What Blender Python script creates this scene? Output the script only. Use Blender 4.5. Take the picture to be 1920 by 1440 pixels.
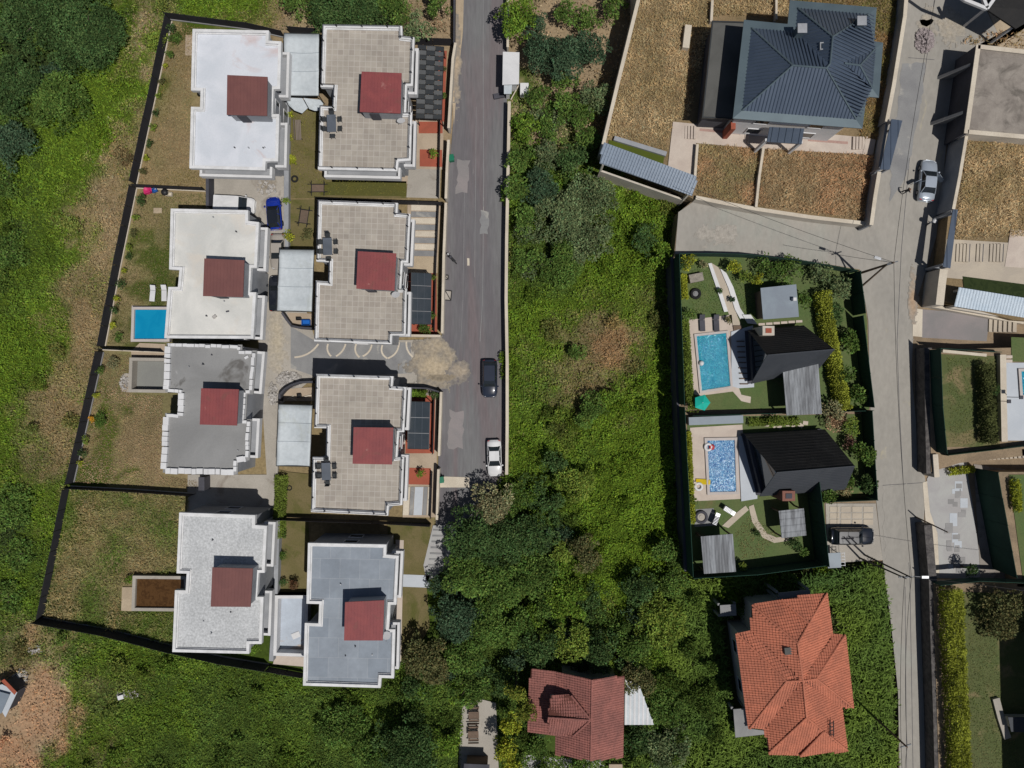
import bpy, math, random
import numpy as np
from mathutils import Vector, Matrix, Euler

for o in list(bpy.data.objects):
    bpy.data.objects.remove(o)
SC = bpy.context.scene
COL = SC.collection
CAM_H = 88.0          # height of the drone above the lower ground, metres
FOC = 1382.0          # focal length in pixels of the 1920 px wide photograph
TZ = 3.0              # level of the eastern terrace (plots, right-hand road)
UZ = 5.4              # level of the uppermost plots beyond that road

# ------------------------------------------------------------------ camera, sky, sun, exposure
cam_d = bpy.data.cameras.new('camera')
cam_d.sensor_fit = 'HORIZONTAL'
cam_d.angle = 2 * math.atan(960.0 / FOC)
cam_d.clip_start = 0.5
cam_d.clip_end = 1500
cam = bpy.data.objects.new('camera', cam_d)
cam.location = (0, 0, CAM_H)
cam.rotation_euler = (0, 0, 0)
COL.objects.link(cam)
SC.camera = cam

TO_SUN = Vector((0.325, -0.311, 1.0)).normalized()
world = bpy.data.worlds.new('World')
SC.world = world
world.use_nodes = True
wn = world.node_tree
wn.nodes.clear()
sky = wn.nodes.new('ShaderNodeTexSky')
sky.sky_type = 'NISHITA'
sky.sun_disc = False
sky.sun_elevation = math.asin(TO_SUN.z)
sky.sun_rotation = math.atan2(TO_SUN.x, TO_SUN.y)
bg = wn.nodes.new('ShaderNodeBackground')
bg.inputs['Strength'].default_value = 0.05
wo = wn.nodes.new('ShaderNodeOutputWorld')
wn.links.new(sky.outputs[0], bg.inputs[0])
wn.links.new(bg.outputs[0], wo.inputs[0])

sun_d = bpy.data.lights.new('sun', 'SUN')
sun_d.energy = 5.0
sun_d.angle = math.radians(0.5)
sun_d.color = (1.0, 0.965, 0.91)
sun = bpy.data.objects.new('sun', sun_d)
sun.rotation_euler = (-TO_SUN).to_track_quat('-Z', 'Y').to_euler()
sun.location = (30, -30, 100)
COL.objects.link(sun)

SC.view_settings.view_transform = 'Standard'
SC.view_settings.look = 'None'
SC.view_settings.gamma = 1
SC.view_settings.use_curve_mapping = False
SC.view_settings.exposure = -0.52

rnd = random.Random(7)
rng = np.random.default_rng(11)

# ------------------------------------------------------------------ helpers
def P(px, py, z=0.0):
    s = (CAM_H - z) / FOC
    return Vector(((px - 960) * s, -(py - 720) * s, z))

def PP(pts, z):
    return [P(a, b, z) for a, b in pts]

def tag(o, label=None, cat=None, group=None, kind=None):
    if label: o['label'] = label
    if cat: o['category'] = cat
    if group: o['group'] = group
    if kind: o['kind'] = kind
    return o

def thing(name, label, cat, loc=(0, 0, 0), rz=0.0, group=None):
    o = bpy.data.objects.new(name, None)
    o.empty_display_size = 0.3
    COL.objects.link(o)
    o.location = loc
    o.rotation_euler = (0, 0, rz)
    return tag(o, label, cat, group)

def world_off(o):
    v = Vector((0, 0, 0))
    while o is not None:
        v += o.location
        o = o.parent
    return v

def area2(p):
    return sum(p[i].x * p[(i + 1) % len(p)].y - p[(i + 1) % len(p)].x * p[i].y for i in range(len(p)))

def ccw(p):
    p = list(p)
    return p if area2(p) > 0 else p[::-1]

def inset(poly, d):
    """offset a counter-clockwise polygon inwards by d (mitred); d may be a list per edge"""
    n = len(poly)
    dd = d if isinstance(d, (list, tuple)) else [d] * n
    lines = []
    for i in range(n):
        a, b = poly[i], poly[(i + 1) % n]
        e = Vector((b.x - a.x, b.y - a.y)).normalized()
        nrm = Vector((-e.y, e.x))
        lines.append((Vector((a.x, a.y)) + nrm * dd[i], e))
    out = []
    for i in range(n):
        p, e = lines[i - 1]
        q, f = lines[i]
        den = e.x * f.y - e.y * f.x
        if abs(den) < 1e-4:
            out.append(Vector((q.x, q.y, poly[i].z)))
            continue
        t = ((q.x - p.x) * f.y - (q.y - p.y) * f.x) / den
        out.append(Vector((p.x + e.x * t, p.y + e.y * t, poly[i].z)))
    return out

class MB:
    def __init__(s):
        s.v = []; s.f = []
    def quad(s, a, b, c, d):
        n = len(s.v); s.v += [Vector(a), Vector(b), Vector(c), Vector(d)]; s.f.append((n, n + 1, n + 2, n + 3)); return s
    def face(s, pts):
        n = len(s.v); s.v += [Vector(p) for p in pts]; s.f.append(tuple(range(n, n + len(pts)))); return s
    def box(s, c, size, rz=0.0, rot=None):
        n = len(s.v)
        m = rot if rot is not None else Matrix.Rotation(rz, 3, 'Z')
        c = Vector(c)
        for x in (-.5, .5):
            for y in (-.5, .5):
                for z in (-.5, .5):
                    s.v.append(c + m @ Vector((x * size[0], y * size[1], z * size[2])))
        for q in ((0, 1, 3, 2), (4, 6, 7, 5), (0, 4, 5, 1), (2, 3, 7, 6), (0, 2, 6, 4), (1, 5, 7, 3)):
            s.f.append(tuple(n + k for k in q))
        return s
    def prism(s, poly, z0, z1, bottom=True):
        poly = ccw(poly); n = len(s.v); k = len(poly)
        s.v += [Vector((p.x, p.y, z0)) for p in poly] + [Vector((p.x, p.y, z1)) for p in poly]
        for i in range(k):
            j = (i + 1) % k
            s.f.append((n + i, n + j, n + k + j, n + k + i))
        s.f.append(tuple(n + k + i for i in range(k)))
        if bottom: s.f.append(tuple(n + i for i in reversed(range(k))))
        return s
    def slab(s, pts, th):
        """closed plate under a (possibly sloping) top polygon"""
        n = len(s.v); k = len(pts); pts = ccw(pts)
        s.v += [Vector(p) for p in pts] + [Vector((p.x, p.y, p.z - th)) for p in pts]
        s.f.append(tuple(n + i for i in range(k)))
        s.f.append(tuple(n + k + i for i in reversed(range(k))))
        for i in range(k):
            j = (i + 1) % k
            s.f.append((n + i, n + k + i, n + k + j, n + j))
        return s
    def ring(s, poly, w, z0, z1):
        poly = ccw(poly); inn = inset(poly, w); n = len(s.v); k = len(poly)
        for z in (z0, z1):
            s.v += [Vector((p.x, p.y, z)) for p in poly] + [Vector((p.x, p.y, z)) for p in inn]
        for i in range(k):
            j = (i + 1) % k
            o0, i0, o1, i1 = n, n + k, n + 2 * k, n + 3 * k
            s.f += [(o0 + i, o0 + j, o1 + j, o1 + i), (i0 + j, i0 + i, i1 + i, i1 + j),
                    (o1 + i, o1 + j, i1 + j, i1 + i), (o0 + j, o0 + i, i0 + i, i0 + j)]
        return s
    def tube(s, a, b, r0, r1=None, n=8, caps=True):
        a = Vector(a); b = Vector(b); r1 = r0 if r1 is None else r1
        d = (b - a)
        if d.length < 1e-6: return s
        d.normalize()
        u = d.orthogonal().normalized(); w = d.cross(u)
        m = len(s.v)
        for p, r in ((a, r0), (b, r1)):
            for i in range(n):
                t = 2 * math.pi * i / n
                s.v.append(p + (u * math.cos(t) + w * math.sin(t)) * r)
        for i in range(n):
            j = (i + 1) % n
            s.f.append((m + i, m + j, m + n + j, m + n + i))
        if caps:
            s.f.append(tuple(m + i for i in reversed(range(n))))
            s.f.append(tuple(m + n + i for i in range(n)))
        return s
    def path(s, pts, r, n=6):
        for a, b in zip(pts[:-1], pts[1:]): s.tube(a, b, r, r, n)
        return s
    def lathe(s, c, prof, n=20):
        c = Vector(c); m = len(s.v)
        for r, z in prof:
            for i in range(n):
                t = 2 * math.pi * i / n
                s.v.append(c + Vector((r * math.cos(t), r * math.sin(t), z)))
        for k in range(len(prof) - 1):
            for i in range(n):
                j = (i + 1) % n
                s.f.append((m + k * n + i, m + k * n + j, m + (k + 1) * n + j, m + (k + 1) * n + i))
        s.f.append(tuple(m + (len(prof) - 1) * n + i for i in range(n)))
        s.f.append(tuple(m + i for i in reversed(range(n))))
        return s
    def torus(s, c, R, r, n=20, k=8, axis='Z'):
        c = Vector(c); m = len(s.v)
        for i in range(n):
            t = 2 * math.pi * i / n
            for j in range(k):
                u = 2 * math.pi * j / k
                q = Vector(((R + r * math.cos(u)) * math.cos(t), (R + r * math.cos(u)) * math.sin(t), r * math.sin(u)))
                if axis == 'Y': q = Vector((q.x, q.z, q.y))
                s.v.append(c + q)
        for i in range(n):
            for j in range(k):
                s.f.append((m + i * k + j, m + ((i + 1) % n) * k + j, m + ((i + 1) % n) * k + (j + 1) % k, m + i * k + (j + 1) % k))
        return s
    def build(s, name, mat, parent=None, local=False, smooth=False, bevel=0.0):
        me = bpy.data.meshes.new(name)
        if parent is not None:
            off = Vector((0, 0, 0)) if local else world_off(parent); loc = Vector((0, 0, 0))
        else:
            xs = [v.x for v in s.v]; ys = [v.y for v in s.v]; zs = [v.z for v in s.v]
            off = Vector(((min(xs) + max(xs)) / 2, (min(ys) + max(ys)) / 2, min(zs))); loc = off
            if local: off = Vector((0, 0, 0)); loc = off
        me.from_pydata([tuple(v - off) for v in s.v], [], s.f)
        me.materials.append(mat)
        if smooth:
            for p in me.polygons: p.use_smooth = True
        me.update()
        o = bpy.data.objects.new(name, me)
        COL.objects.link(o)
        o.location = loc
        if parent is not None: o.parent = parent
        if bevel:
            b = o.modifiers.new('bevel', 'BEVEL'); b.width = bevel; b.segments = 2; b.limit_method = 'ANGLE'
        return o

def children(o):
    return [c for c in bpy.data.objects if c.parent == o]

def dup(root, loc, rz, label=None, group=None, parent=None, kids=None):
    c = root.copy(); COL.objects.link(c)
    if parent is None:
        c.location = loc; c.rotation_euler = (0, 0, rz)
        if label: c['label'] = label
        if group: c['group'] = group
    else:
        c.parent = parent
    for ch in list(root.children): dup(ch, None, None, parent=c)
    return c

# ------------------------------------------------------------------ materials
def new_mat(name):
    m = bpy.data.materials.new(name); m.use_nodes = True
    nt = m.node_tree; nt.nodes.clear()
    out = nt.nodes.new('ShaderNodeOutputMaterial')
    b = nt.nodes.new('ShaderNodeBsdfPrincipled')
    nt.links.new(b.outputs[0], out.inputs[0])
    return m, nt, b

def rgb(c): return (c[0], c[1], c[2], 1)

def MAT(name, c1, c2=None, scale=.35, rough=.85, var=.18, fscale=9.0, bump=.0, bscale=30, metal=0.0, spec=.3,
        patch=None, pth=.62, psoft=.06, pscale=.25, aniso=(1, 1, 1), patch2=None, p2th=.68, p2scale=.6, dist=0.6, coat=0):
    m, nt, b = new_mat(name)
    N = nt.nodes; L = nt.links
    tc = N.new('ShaderNodeNewGeometry')
    mp = N.new('ShaderNodeMapping'); mp.inputs['Scale'].default_value = aniso
    L.new(tc.outputs['Position'], mp.inputs[0])
    def noise(sc, det=5, dst=0.0, off=0.0):
        n = N.new('ShaderNodeTexNoise'); n.inputs['Scale'].default_value = sc; n.inputs['Detail'].default_value = det
        n.inputs['Roughness'].default_value = .6; n.inputs['Distortion'].default_value = dst
        if off:
            q = N.new('ShaderNodeVectorMath'); q.operation = 'ADD'; q.inputs[1].default_value = (off, off * 1.7, off * .3)
            L.new(mp.outputs[0], q.inputs[0]); L.new(q.outputs[0], n.inputs['Vector'])
        else: L.new(mp.outputs[0], n.inputs['Vector'])
        return n.outputs[0]
    def ramp(src, a, bb):
        r = N.new('ShaderNodeMapRange'); r.inputs[1].default_value = a; r.inputs[2].default_value = bb
        L.new(src, r.inputs[0]); return r.outputs[0]
    def mix(fac, a, bb, mode='MIX'):
        x = N.new('ShaderNodeMix'); x.data_type = 'RGBA'; x.blend_type = mode
        if isinstance(fac, float): x.inputs[0].default_value = fac
        else: L.new(fac, x.inputs[0])
        for k, val in ((6, a), (7, bb)):
            if isinstance(val, tuple): x.inputs[k].default_value = rgb(val)
            else: L.new(val, x.inputs[k])
        return x.outputs[2]
    c2 = c2 or tuple(k * .8 for k in c1)
    col = mix(ramp(noise(scale, 4, dist), .38, .62), tuple(c1), tuple(c2))
    if patch: col = mix(ramp(noise(pscale, 5, .8, 13.0), pth, pth + psoft), col, tuple(patch))
    if patch2: col = mix(ramp(noise(p2scale, 6, .4, 41.0), p2th, p2th + .05), col, tuple(patch2))
    if var:
        g = ramp(noise(fscale, 6, 0, 5.0), .25, .75)
        r = N.new('ShaderNodeMapRange'); r.inputs[3].default_value = 1 - var; r.inputs[4].default_value = 1 + var
        L.new(g, r.inputs[0])
        cc = N.new('ShaderNodeCombineColor')
        for i in range(3): L.new(r.outputs[0], cc.inputs[i])
        col = mix(1.0, col, cc.outputs[0], 'MULTIPLY')
    L.new(col, b.inputs['Base Color'])
    b.inputs['Roughness'].default_value = rough
    b.inputs['Metallic'].default_value = metal
    b.inputs['Specular IOR Level'].default_value = spec
    if coat: b.inputs['Coat Weight'].default_value = coat; b.inputs['Coat Roughness'].default_value = .05
    if bump:
        bn = N.new('ShaderNodeBump'); bn.inputs['Strength'].default_value = 1; bn.inputs['Distance'].default_value = bump
        L.new(noise(bscale, 4), bn.inputs['Height']); L.new(bn.outputs[0], b.inputs['Normal'])
    return m

def leaf_mat(name, trans=.25, rough=.6):
    m, nt, b = new_mat(name)
    at = nt.nodes.new('ShaderNodeAttribute'); at.attribute_name = 'Col'
    nt.links.new(at.outputs['Color'], b.inputs['Base Color'])
    b.inputs['Roughness'].default_value = .8; b.inputs['Specular IOR Level'].default_value = .08
    tr = nt.nodes.new('ShaderNodeBsdfTranslucent'); nt.links.new(at.outputs['Color'], tr.inputs[0])
    mx = nt.nodes.new('ShaderNodeMixShader'); mx.inputs[0].default_value = trans
    out = [n for n in nt.nodes if n.type == 'OUTPUT_MATERIAL'][0]
    nt.links.new(b.outputs[0], mx.inputs[1]); nt.links.new(tr.outputs[0], mx.inputs[2]); nt.links.new(mx.outputs[0], out.inputs[0])
    return m

def attr_mat(name, fscale=14, var=.3, bump=.05):
    m, nt, b = new_mat(name); N = nt.nodes; L = nt.links
    at = N.new('ShaderNodeAttribute'); at.attribute_name = 'Col'
    g = N.new('ShaderNodeNewGeometry')
    n = N.new('ShaderNodeTexNoise'); n.inputs['Scale'].default_value = fscale / 5; n.inputs['Detail'].default_value = 8; n.inputs['Roughness'].default_value = .75
    L.new(g.outputs['Position'], n.inputs['Vector'])
    r = N.new('ShaderNodeMapRange'); r.inputs[1].default_value = .3; r.inputs[2].default_value = .7; r.inputs[3].default_value = 1 - var; r.inputs[4].default_value = 1 + var
    L.new(n.outputs[0], r.inputs[0])
    cc = N.new('ShaderNodeCombineColor')
    for i in range(3): L.new(r.outputs[0], cc.inputs[i])
    x = N.new('ShaderNodeMix'); x.data_type = 'RGBA'; x.blend_type = 'MULTIPLY'; x.inputs[0].default_value = 1
    L.new(at.outputs['Color'], x.inputs[6]); L.new(cc.outputs[0], x.inputs[7]); L.new(x.outputs[2], b.inputs['Base Color'])
    b.inputs['Roughness'].default_value = .95; b.inputs['Specular IOR Level'].default_value = .1
    bn = N.new('ShaderNodeBump'); bn.inputs['Distance'].default_value = bump; L.new(n.outputs[0], bn.inputs['Height']); L.new(bn.outputs[0], b.inputs['Normal'])
    return m

def brick_mat(name, c1, c2, mortar, bw, bh, msize=.012, rot=0.0, rough=.85, offset=0.5, patch=None):
    m, nt, b = new_mat(name); N = nt.nodes; L = nt.links
    g = N.new('ShaderNodeNewGeometry'); mp = N.new('ShaderNodeMapping'); mp.inputs['Rotation'].default_value = (0, 0, rot)
    L.new(g.outputs['Position'], mp.inputs[0])
    t = N.new('ShaderNodeTexBrick'); t.offset = offset
    t.inputs['Color1'].default_value = rgb(c1); t.inputs['Color2'].default_value = rgb(c2); t.inputs['Mortar'].default_value = rgb(mortar)
    t.inputs['Scale'].default_value = 1; t.inputs['Mortar Size'].default_value = msize
    t.inputs['Brick Width'].default_value = bw; t.inputs['Row Height'].default_value = bh
    L.new(mp.outputs[0], t.inputs['Vector'])
    n = N.new('ShaderNodeTexNoise'); n.inputs['Scale'].default_value = .45; n.inputs['Detail'].default_value = 8; n.inputs['Roughness'].default_value = .7
    L.new(g.outputs['Position'], n.inputs['Vector'])
    r = N.new('ShaderNodeMapRange'); r.inputs[1].default_value = .3; r.inputs[2].default_value = .7; r.inputs[3].default_value = .82; r.inputs[4].default_value = 1.14
    L.new(n.outputs[0], r.inputs[0]); cc = N.new('ShaderNodeCombineColor')
    for i in range(3): L.new(r.outputs[0], cc.inputs[i])
    x = N.new('ShaderNodeMix'); x.data_type = 'RGBA'; x.blend_type = 'MULTIPLY'; x.inputs[0].default_value = 1
    L.new(t.outputs[0], x.inputs[6]); L.new(cc.outputs[0], x.inputs[7]); L.new(x.outputs[2], b.inputs['Base Color'])
    b.inputs['Roughness'].default_value = rough; b.inputs['Specular IOR Level'].default_value = .25
    return m

def water_mat(name, c1, c2, scale=2.2, c3=None, ripple=.05):
    m, nt, b = new_mat(name); N = nt.nodes; L = nt.links
    g = N.new('ShaderNodeNewGeometry')
    n = N.new('ShaderNodeTexNoise'); n.inputs['Scale'].default_value = scale; n.inputs['Detail'].default_value = 4; n.inputs['Distortion'].default_value = 1.6; n.inputs['Roughness'].default_value = .7
    L.new(g.outputs['Position'], n.inputs['Vector'])
    cr = N.new('ShaderNodeValToRGB'); cr.color_ramp.elements[0].position = .43; cr.color_ramp.elements[1].position = .54
    cr.color_ramp.elements[0].color = rgb(c1); cr.color_ramp.elements[1].color = rgb(c2)
    if c3: e = cr.color_ramp.elements.new(.6); e.color = rgb(c3)
    L.new(n.outputs[0], cr.inputs[0]); L.new(cr.outputs[0], b.inputs['Base Color'])
    b.inputs['Roughness'].default_value = .06; b.inputs['Specular IOR Level'].default_value = .5
    bn = N.new('ShaderNodeBump'); bn.inputs['Distance'].default_value = ripple; L.new(n.outputs[0], bn.inputs['Height']); L.new(bn.outputs[0], b.inputs['Normal'])
    return m

M = {}
M['white'] = MAT('white_render', (.62, .62, .63), (.55, .55, .56), rough=.8, var=.08)
M['parapet'] = MAT('parapet_paint', (.66, .66, .67), (.55, .55, .55), scale=.8, rough=.8, var=.1)
M['wallgrey'] = MAT('grey_render', (.3, .31, .33), (.24, .25, .27), rough=.85, var=.1)
M['walldark'] = MAT('dark_render', (.07, .07, .085), (.05, .05, .06), rough=.85, var=.15)
M['roofwhite'] = MAT('bluish_white_roof_coat', (.60, .62, .67), (.52, .55, .60), scale=.25, var=.06, patch=(.52, .44, .44), pth=.60, psoft=.12, pscale=.22)
M['roofcream'] = MAT('cream_roof_coat', (.62, .61, .58), (.50, .50, .48), scale=.22, var=.06, patch=(.57, .52, .46), pth=.55, psoft=.15, pscale=.2)
M['roofgrey'] = MAT('bare_screed_roof', (.20, .20, .20), (.25, .25, .25), scale=.15, var=.08, patch=(.12, .115, .11), pth=.60, psoft=.05, pscale=.16, patch2=(.42, .42, .42), p2th=.68, p2scale=.25)
M['roofgravel'] = MAT('speckled_pale_roof', (.47, .48, .49), (.41, .42, .43), scale=.3, var=.32, fscale=4.5)
M['roofslate'] = brick_mat('slate_grey_roof_slabs', (.25, .28, .32), (.21, .24, .28), (.32, .34, .37), 2.2, 2.2, .02, rot=.02)
M['rooftile'] = brick_mat('beige_terrace_tiles', (.37, .335, .29), (.31, .275, .24), (.42, .39, .35), .62, .62, .03, rot=.03, offset=0)
M['maroon'] = MAT('maroon_metal_roof', (.235, .06, .06), (.20, .052, .055), rough=.6, var=.12, scale=.6, patch=(.185, .062, .056), pth=.55, psoft=.12, pscale=.5, patch2=(.29, .12, .11), p2th=.66, p2scale=.9)
M['brownroof'] = MAT('brown_metal_roof', (.165, .068, .062), (.145, .06, .056), rough=.6, var=.06, scale=.6)
M['asphalt'] = MAT('worn_asphalt', (.155, .155, .158), (.125, .117, .125), scale=.3, var=.16, fscale=4, patch=(.15, .125, .13), pth=.54, psoft=.1, pscale=.16, aniso=(1, .12, 1), bump=.01, patch2=(.2, .195, .19), p2th=.66, p2scale=.9)
M['concrete'] = MAT('pale_concrete', (.37, .34, .30), (.31, .285, .25), scale=.25, var=.14, patch=(.24, .21, .18), pth=.60, psoft=.1, pscale=.35, bump=.01)
M['concretegrey'] = MAT('grey_concrete', (.24, .24, .24), (.19, .19, .195), scale=.3, var=.1, patch=(.31, .30, .28), pth=.6, psoft=.08, pscale=.4)
M['roadconc'] = MAT('concrete_road', (.31, .29, .26), (.27, .255, .23), scale=.15, var=.1, fscale=2.5, patch=(.285, .29, .26), pth=.52, psoft=.12, pscale=.09, aniso=(1, .5, 1), patch2=(.34, .31, .245), p2th=.66, p2scale=.5)
M['coping'] = MAT('cream_coping', (.56, .50, .41), (.48, .42, .34), var=.14)
M['sand'] = MAT('spread_sand', (.42, .34, .24), (.34, .27, .19), scale=.4, var=.16, bump=.02)
M['paving'] = MAT('tan_paving', (.40, .32, .24), (.34, .27, .2), scale=.5, var=.12)
M['pinkpave'] = MAT('pale_pink_paving', (.50, .43, .37), (.44, .37, .32), scale=.5, var=.08)
M['redtile'] = MAT('red_floor_tile', (.33, .085, .05), (.28, .075, .045), scale=.5, var=.1)
M['black'] = MAT('black_metal', (.018, .018, .02), rough=.5, var=.1)
M['fence'] = MAT('dark_privacy_mesh', (.022, .022, .028), (.03, .03, .036), rough=.9, var=.2)
M['greenfence'] = MAT('green_privacy_mesh', (.012, .04, .028), (.016, .05, .035), rough=.9, var=.2)
M['membrane'] = MAT('carport_membrane', (.49, .53, .56), (.43, .47, .50), scale=.35, rough=.6, var=.1, fscale=2.5, patch=(.40, .43, .43), pth=.56, psoft=.15, pscale=.35)
M['pergdark'] = MAT('charcoal_pergola_panel', (.03, .033, .037), (.038, .042, .045), rough=.4, var=.12)
M['pergglass'] = MAT('smoked_pergola_glass', (.035, .045, .055), (.05, .058, .068), rough=.12, var=.05, spec=.5)
M['slat'] = MAT('grey_pergola_slat', (.11, .115, .12), rough=.5, var=.1)
M['metal'] = MAT('galvanised_metal', (.42, .43, .45), rough=.45, metal=.5, var=.1)
M['darkmetalroof'] = MAT('slate_blue_metal_roof', (.075, .10, .145), (.06, .082, .122), scale=.3, rough=.36, var=.05, spec=.6, metal=.25)
M['darkrib'] = MAT('glint_toned_roof_rib', (.15, .19, .25), (.12, .155, .21), rough=.38, var=.05, spec=.8, metal=.7)  # lighter than the roof sheet: glint put into the rib colour
M['eave'] = MAT('blue_grey_eave_metal', (.10, .135, .155), (.085, .115, .135), rough=.45, var=.06, metal=.2)
M['terrtile'] = MAT('terracotta_tile', (.47, .16, .095), (.37, .13, .08), scale=.5, rough=.75, var=.3, fscale=5)
M['terrtile2'] = MAT('weathered_red_tile', (.29, .115, .095), (.21, .088, .075), scale=.5, rough=.8, var=.3, fscale=5)
M['underlay'] = MAT('roof_underlay', (.11, .04, .03), rough=.9)
M['blackroof'] = MAT('black_and_shaded_shingle', (.012, .012, .013), (.018, .017, .017), rough=.8, var=.25, patch=(.032, .031, .03), pth=.55, pscale=.35, psoft=.15)
M['slateslope'] = MAT('slate_and_lit_slope', (.05, .055, .065), (.04, .045, .055), rough=.7, var=.12)
M['corr'] = MAT('weathered_corrugated_sheet', (.25, .265, .285), (.12, .125, .135), scale=.9, rough=.7, metal=0, var=.15, aniso=(2.5, .25, 1))
M['blueroof'] = MAT('blue_grey_shed_roof', (.20, .24, .28), (.17, .2, .24), rough=.5, var=.05)
M['palewall'] = MAT('cream_wall', (.55, .50, .43), rough=.8, var=.08)
M['stone'] = MAT('rough_stone', (.3, .27, .23), (.2, .18, .155), scale=1.5, var=.3, bump=.03)
M['rubble'] = MAT('rubble', (.45, .43, .41), (.25, .23, .21), scale=3, var=.3)
M['wood'] = MAT('weathered_wood', (.16, .11, .08), (.11, .08, .06), rough=.8, var=.2)
M['glass'] = MAT('dark_window_glass', (.02, .025, .03), rough=.06, spec=.6, var=0)
M['rubber'] = MAT('tyre_rubber', (.015, .015, .016), rough=.9, var=.1)
M['chrome'] = MAT('wheel_rim', (.5, .5, .52), rough=.3, metal=.8, var=0)
M['lampclear'] = MAT('headlight_glass', (.6, .62, .65), rough=.1, var=0)
M['lampred'] = MAT('taillight_red', (.35, .01, .01), rough=.2, var=0)
M['pooltile'] = MAT('pool_coping', (.46, .42, .40), (.42, .38, .36), var=.08)
M['pool1'] = water_mat('turquoise_pool_water', (.003, .13, .25), (.015, .28, .40), 6.5, (.07, .42, .52))  # lighter ramp stops paint ripple light on the water
M['pool2'] = water_mat('painted_ripple_blue_pool_water', (.006, .04, .20), (.04, .27, .52), 6.0, (.55, .72, .8))  # ramp paints ripple light and pale glints into the water colour
M['poolblue'] = water_mat('plain_blue_pool_water', (.004, .215, .40), (.006, .235, .42), .3, ripple=.01)
M['poolbrown'] = water_mat('stagnant_brown_water', (.055, .026, .008), (.085, .042, .014), 1.6, ripple=.0)
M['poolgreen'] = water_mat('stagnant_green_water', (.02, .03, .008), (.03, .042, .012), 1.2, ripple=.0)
M['algae'] = MAT('algae_green', (.07, .09, .005), (.055, .075, .008), var=.15)
M['emptypool'] = MAT('grey_pool_lining', (.21, .215, .2), (.19, .19, .18), var=.06)
M['palepool'] = MAT('pale_blue_dirty_lining', (.42, .47, .54), (.36, .40, .46), var=.1, patch=(.38, .31, .26), pth=.54, pscale=.3, psoft=.1)
M['leaf'] = leaf_mat('leaf')
M['soil'] = attr_mat('ground_cover')
M['bark'] = MAT('bark', (.09, .07, .05), rough=.9, var=.2)
M['drysoil'] = MAT('dry_soil', (.27, .2, .13), (.2, .15, .1), scale=.5, var=.25, bump=.03)
M['dryyard'] = MAT('dry_grass_soil', (.24, .17, .095), (.17, .125, .065), scale=.3, var=.3, fscale=6, bump=.03)
M['lawn'] = MAT('lawn', (.075, .115, .035), (.095, .12, .042), scale=.35, var=.22, fscale=7, patch=(.14, .115, .05), pth=.62, psoft=.12, pscale=.3, bump=.02)
M['olive'] = MAT('olive_lawn', (.115, .1, .035), (.15, .12, .055), scale=.3, var=.2, fscale=7, patch=(.085, .085, .02), pth=.55, psoft=.1, pscale=.25, bump=.02)
M['lawndark'] = MAT('trimmed_dark_lawn', (.085, .08, .015), (.075, .075, .018), scale=.3, var=.12)
M['bluewhite'] = MAT('pale_blue_deck', (.46, .49, .53), (.42, .45, .49), var=.06)
M['stain'] = MAT('stained_concrete_deck', (.28, .25, .22), (.2, .175, .155), scale=.4, var=.14, patch=(.13, .115, .1), pth=.52, psoft=.14, pscale=.4)
M['bluetile'] = MAT('pale_blue_glazed_tile', (.5, .57, .64), (.44, .52, .6), rough=.35, var=.1)
M['cream'] = MAT('cream_step', (.45, .39, .31), (.38, .33, .27), var=.1)
def plain(name, c, rough=.6, **k):
    if name not in M: M[name] = MAT(name, c, rough=rough, var=.08, **k)
    return M[name]

M['bluebox'] = MAT('blue_plastic', (.01, .12, .45), rough=.4, var=.05)
M['rubble2'] = MAT('grey_stones', (.34, .29, .29), (.22, .19, .19), scale=4, var=.3)
M['tilegrey'] = MAT('blue_grey_tile_bed', (.13, .16, .20), rough=.6)
M['tileblue'] = MAT('blue_grey_glazed_tile', (.19, .235, .30), (.16, .2, .26), rough=.35, var=.12, spec=.5)
M['pinkinlay'] = MAT('pink_inlay', (.42, .27, .23), rough=.8)

M['redchim'] = MAT('red_brown_chimney', (.22, .10, .075), rough=.85)
M['lanepad'] = MAT('grey_pink_pad', (.24, .215, .215), (.2, .19, .19), scale=.3, var=.08)
M['lightpave'] = MAT('light_grey_paving', (.37, .37, .36), (.33, .32, .32), scale=.4, var=.08)
M['pavegrey'] = MAT('mid_grey_paving', (.28, .275, .275), rough=.8, var=.06)
M['stonedark'] = MAT('dark_rubble_stone', (.12, .11, .105), (.06, .055, .055), scale=1.6, var=.3, bump=.03)
M['lawnpatchy'] = MAT('patchy_lawn', (.075, .095, .03), (.09, .10, .035), scale=.3, var=.25, fscale=7, patch=(.2, .155, .08), pth=.54, psoft=.12, pscale=.2, bump=.02)
# ------------------------------------------------------------------ vegetation helpers
def vnoise(x, y, s, seed=0):
    x = np.asarray(x) * s + seed * 17.3; y = np.asarray(y) * s + seed * 9.1
    xi = np.floor(x).astype(np.int64); yi = np.floor(y).astype(np.int64)
    fx = x - xi; fy = y - yi
    fx = fx * fx * (3 - 2 * fx); fy = fy * fy * (3 - 2 * fy)
    def h(a, b):
        n = (a * 374761393 + b * 668265263 + seed * 974711) & 0xffffffff
        n = ((n ^ (n >> 13)) * 1274126177) & 0xffffffff
        return ((n ^ (n >> 16)) & 0xffff) / 65535.0
    return (h(xi, yi) * (1 - fx) + h(xi + 1, yi) * fx) * (1 - fy) + (h(xi, yi + 1) * (1 - fx) + h(xi + 1, yi + 1) * fx) * fy

def fnoise(x, y, s, seed=0):
    return (vnoise(x, y, s, seed) + .5 * vnoise(x, y, s * 2.1, seed + 1) + .25 * vnoise(x, y, s * 4.3, seed + 2)) / 1.75

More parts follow.
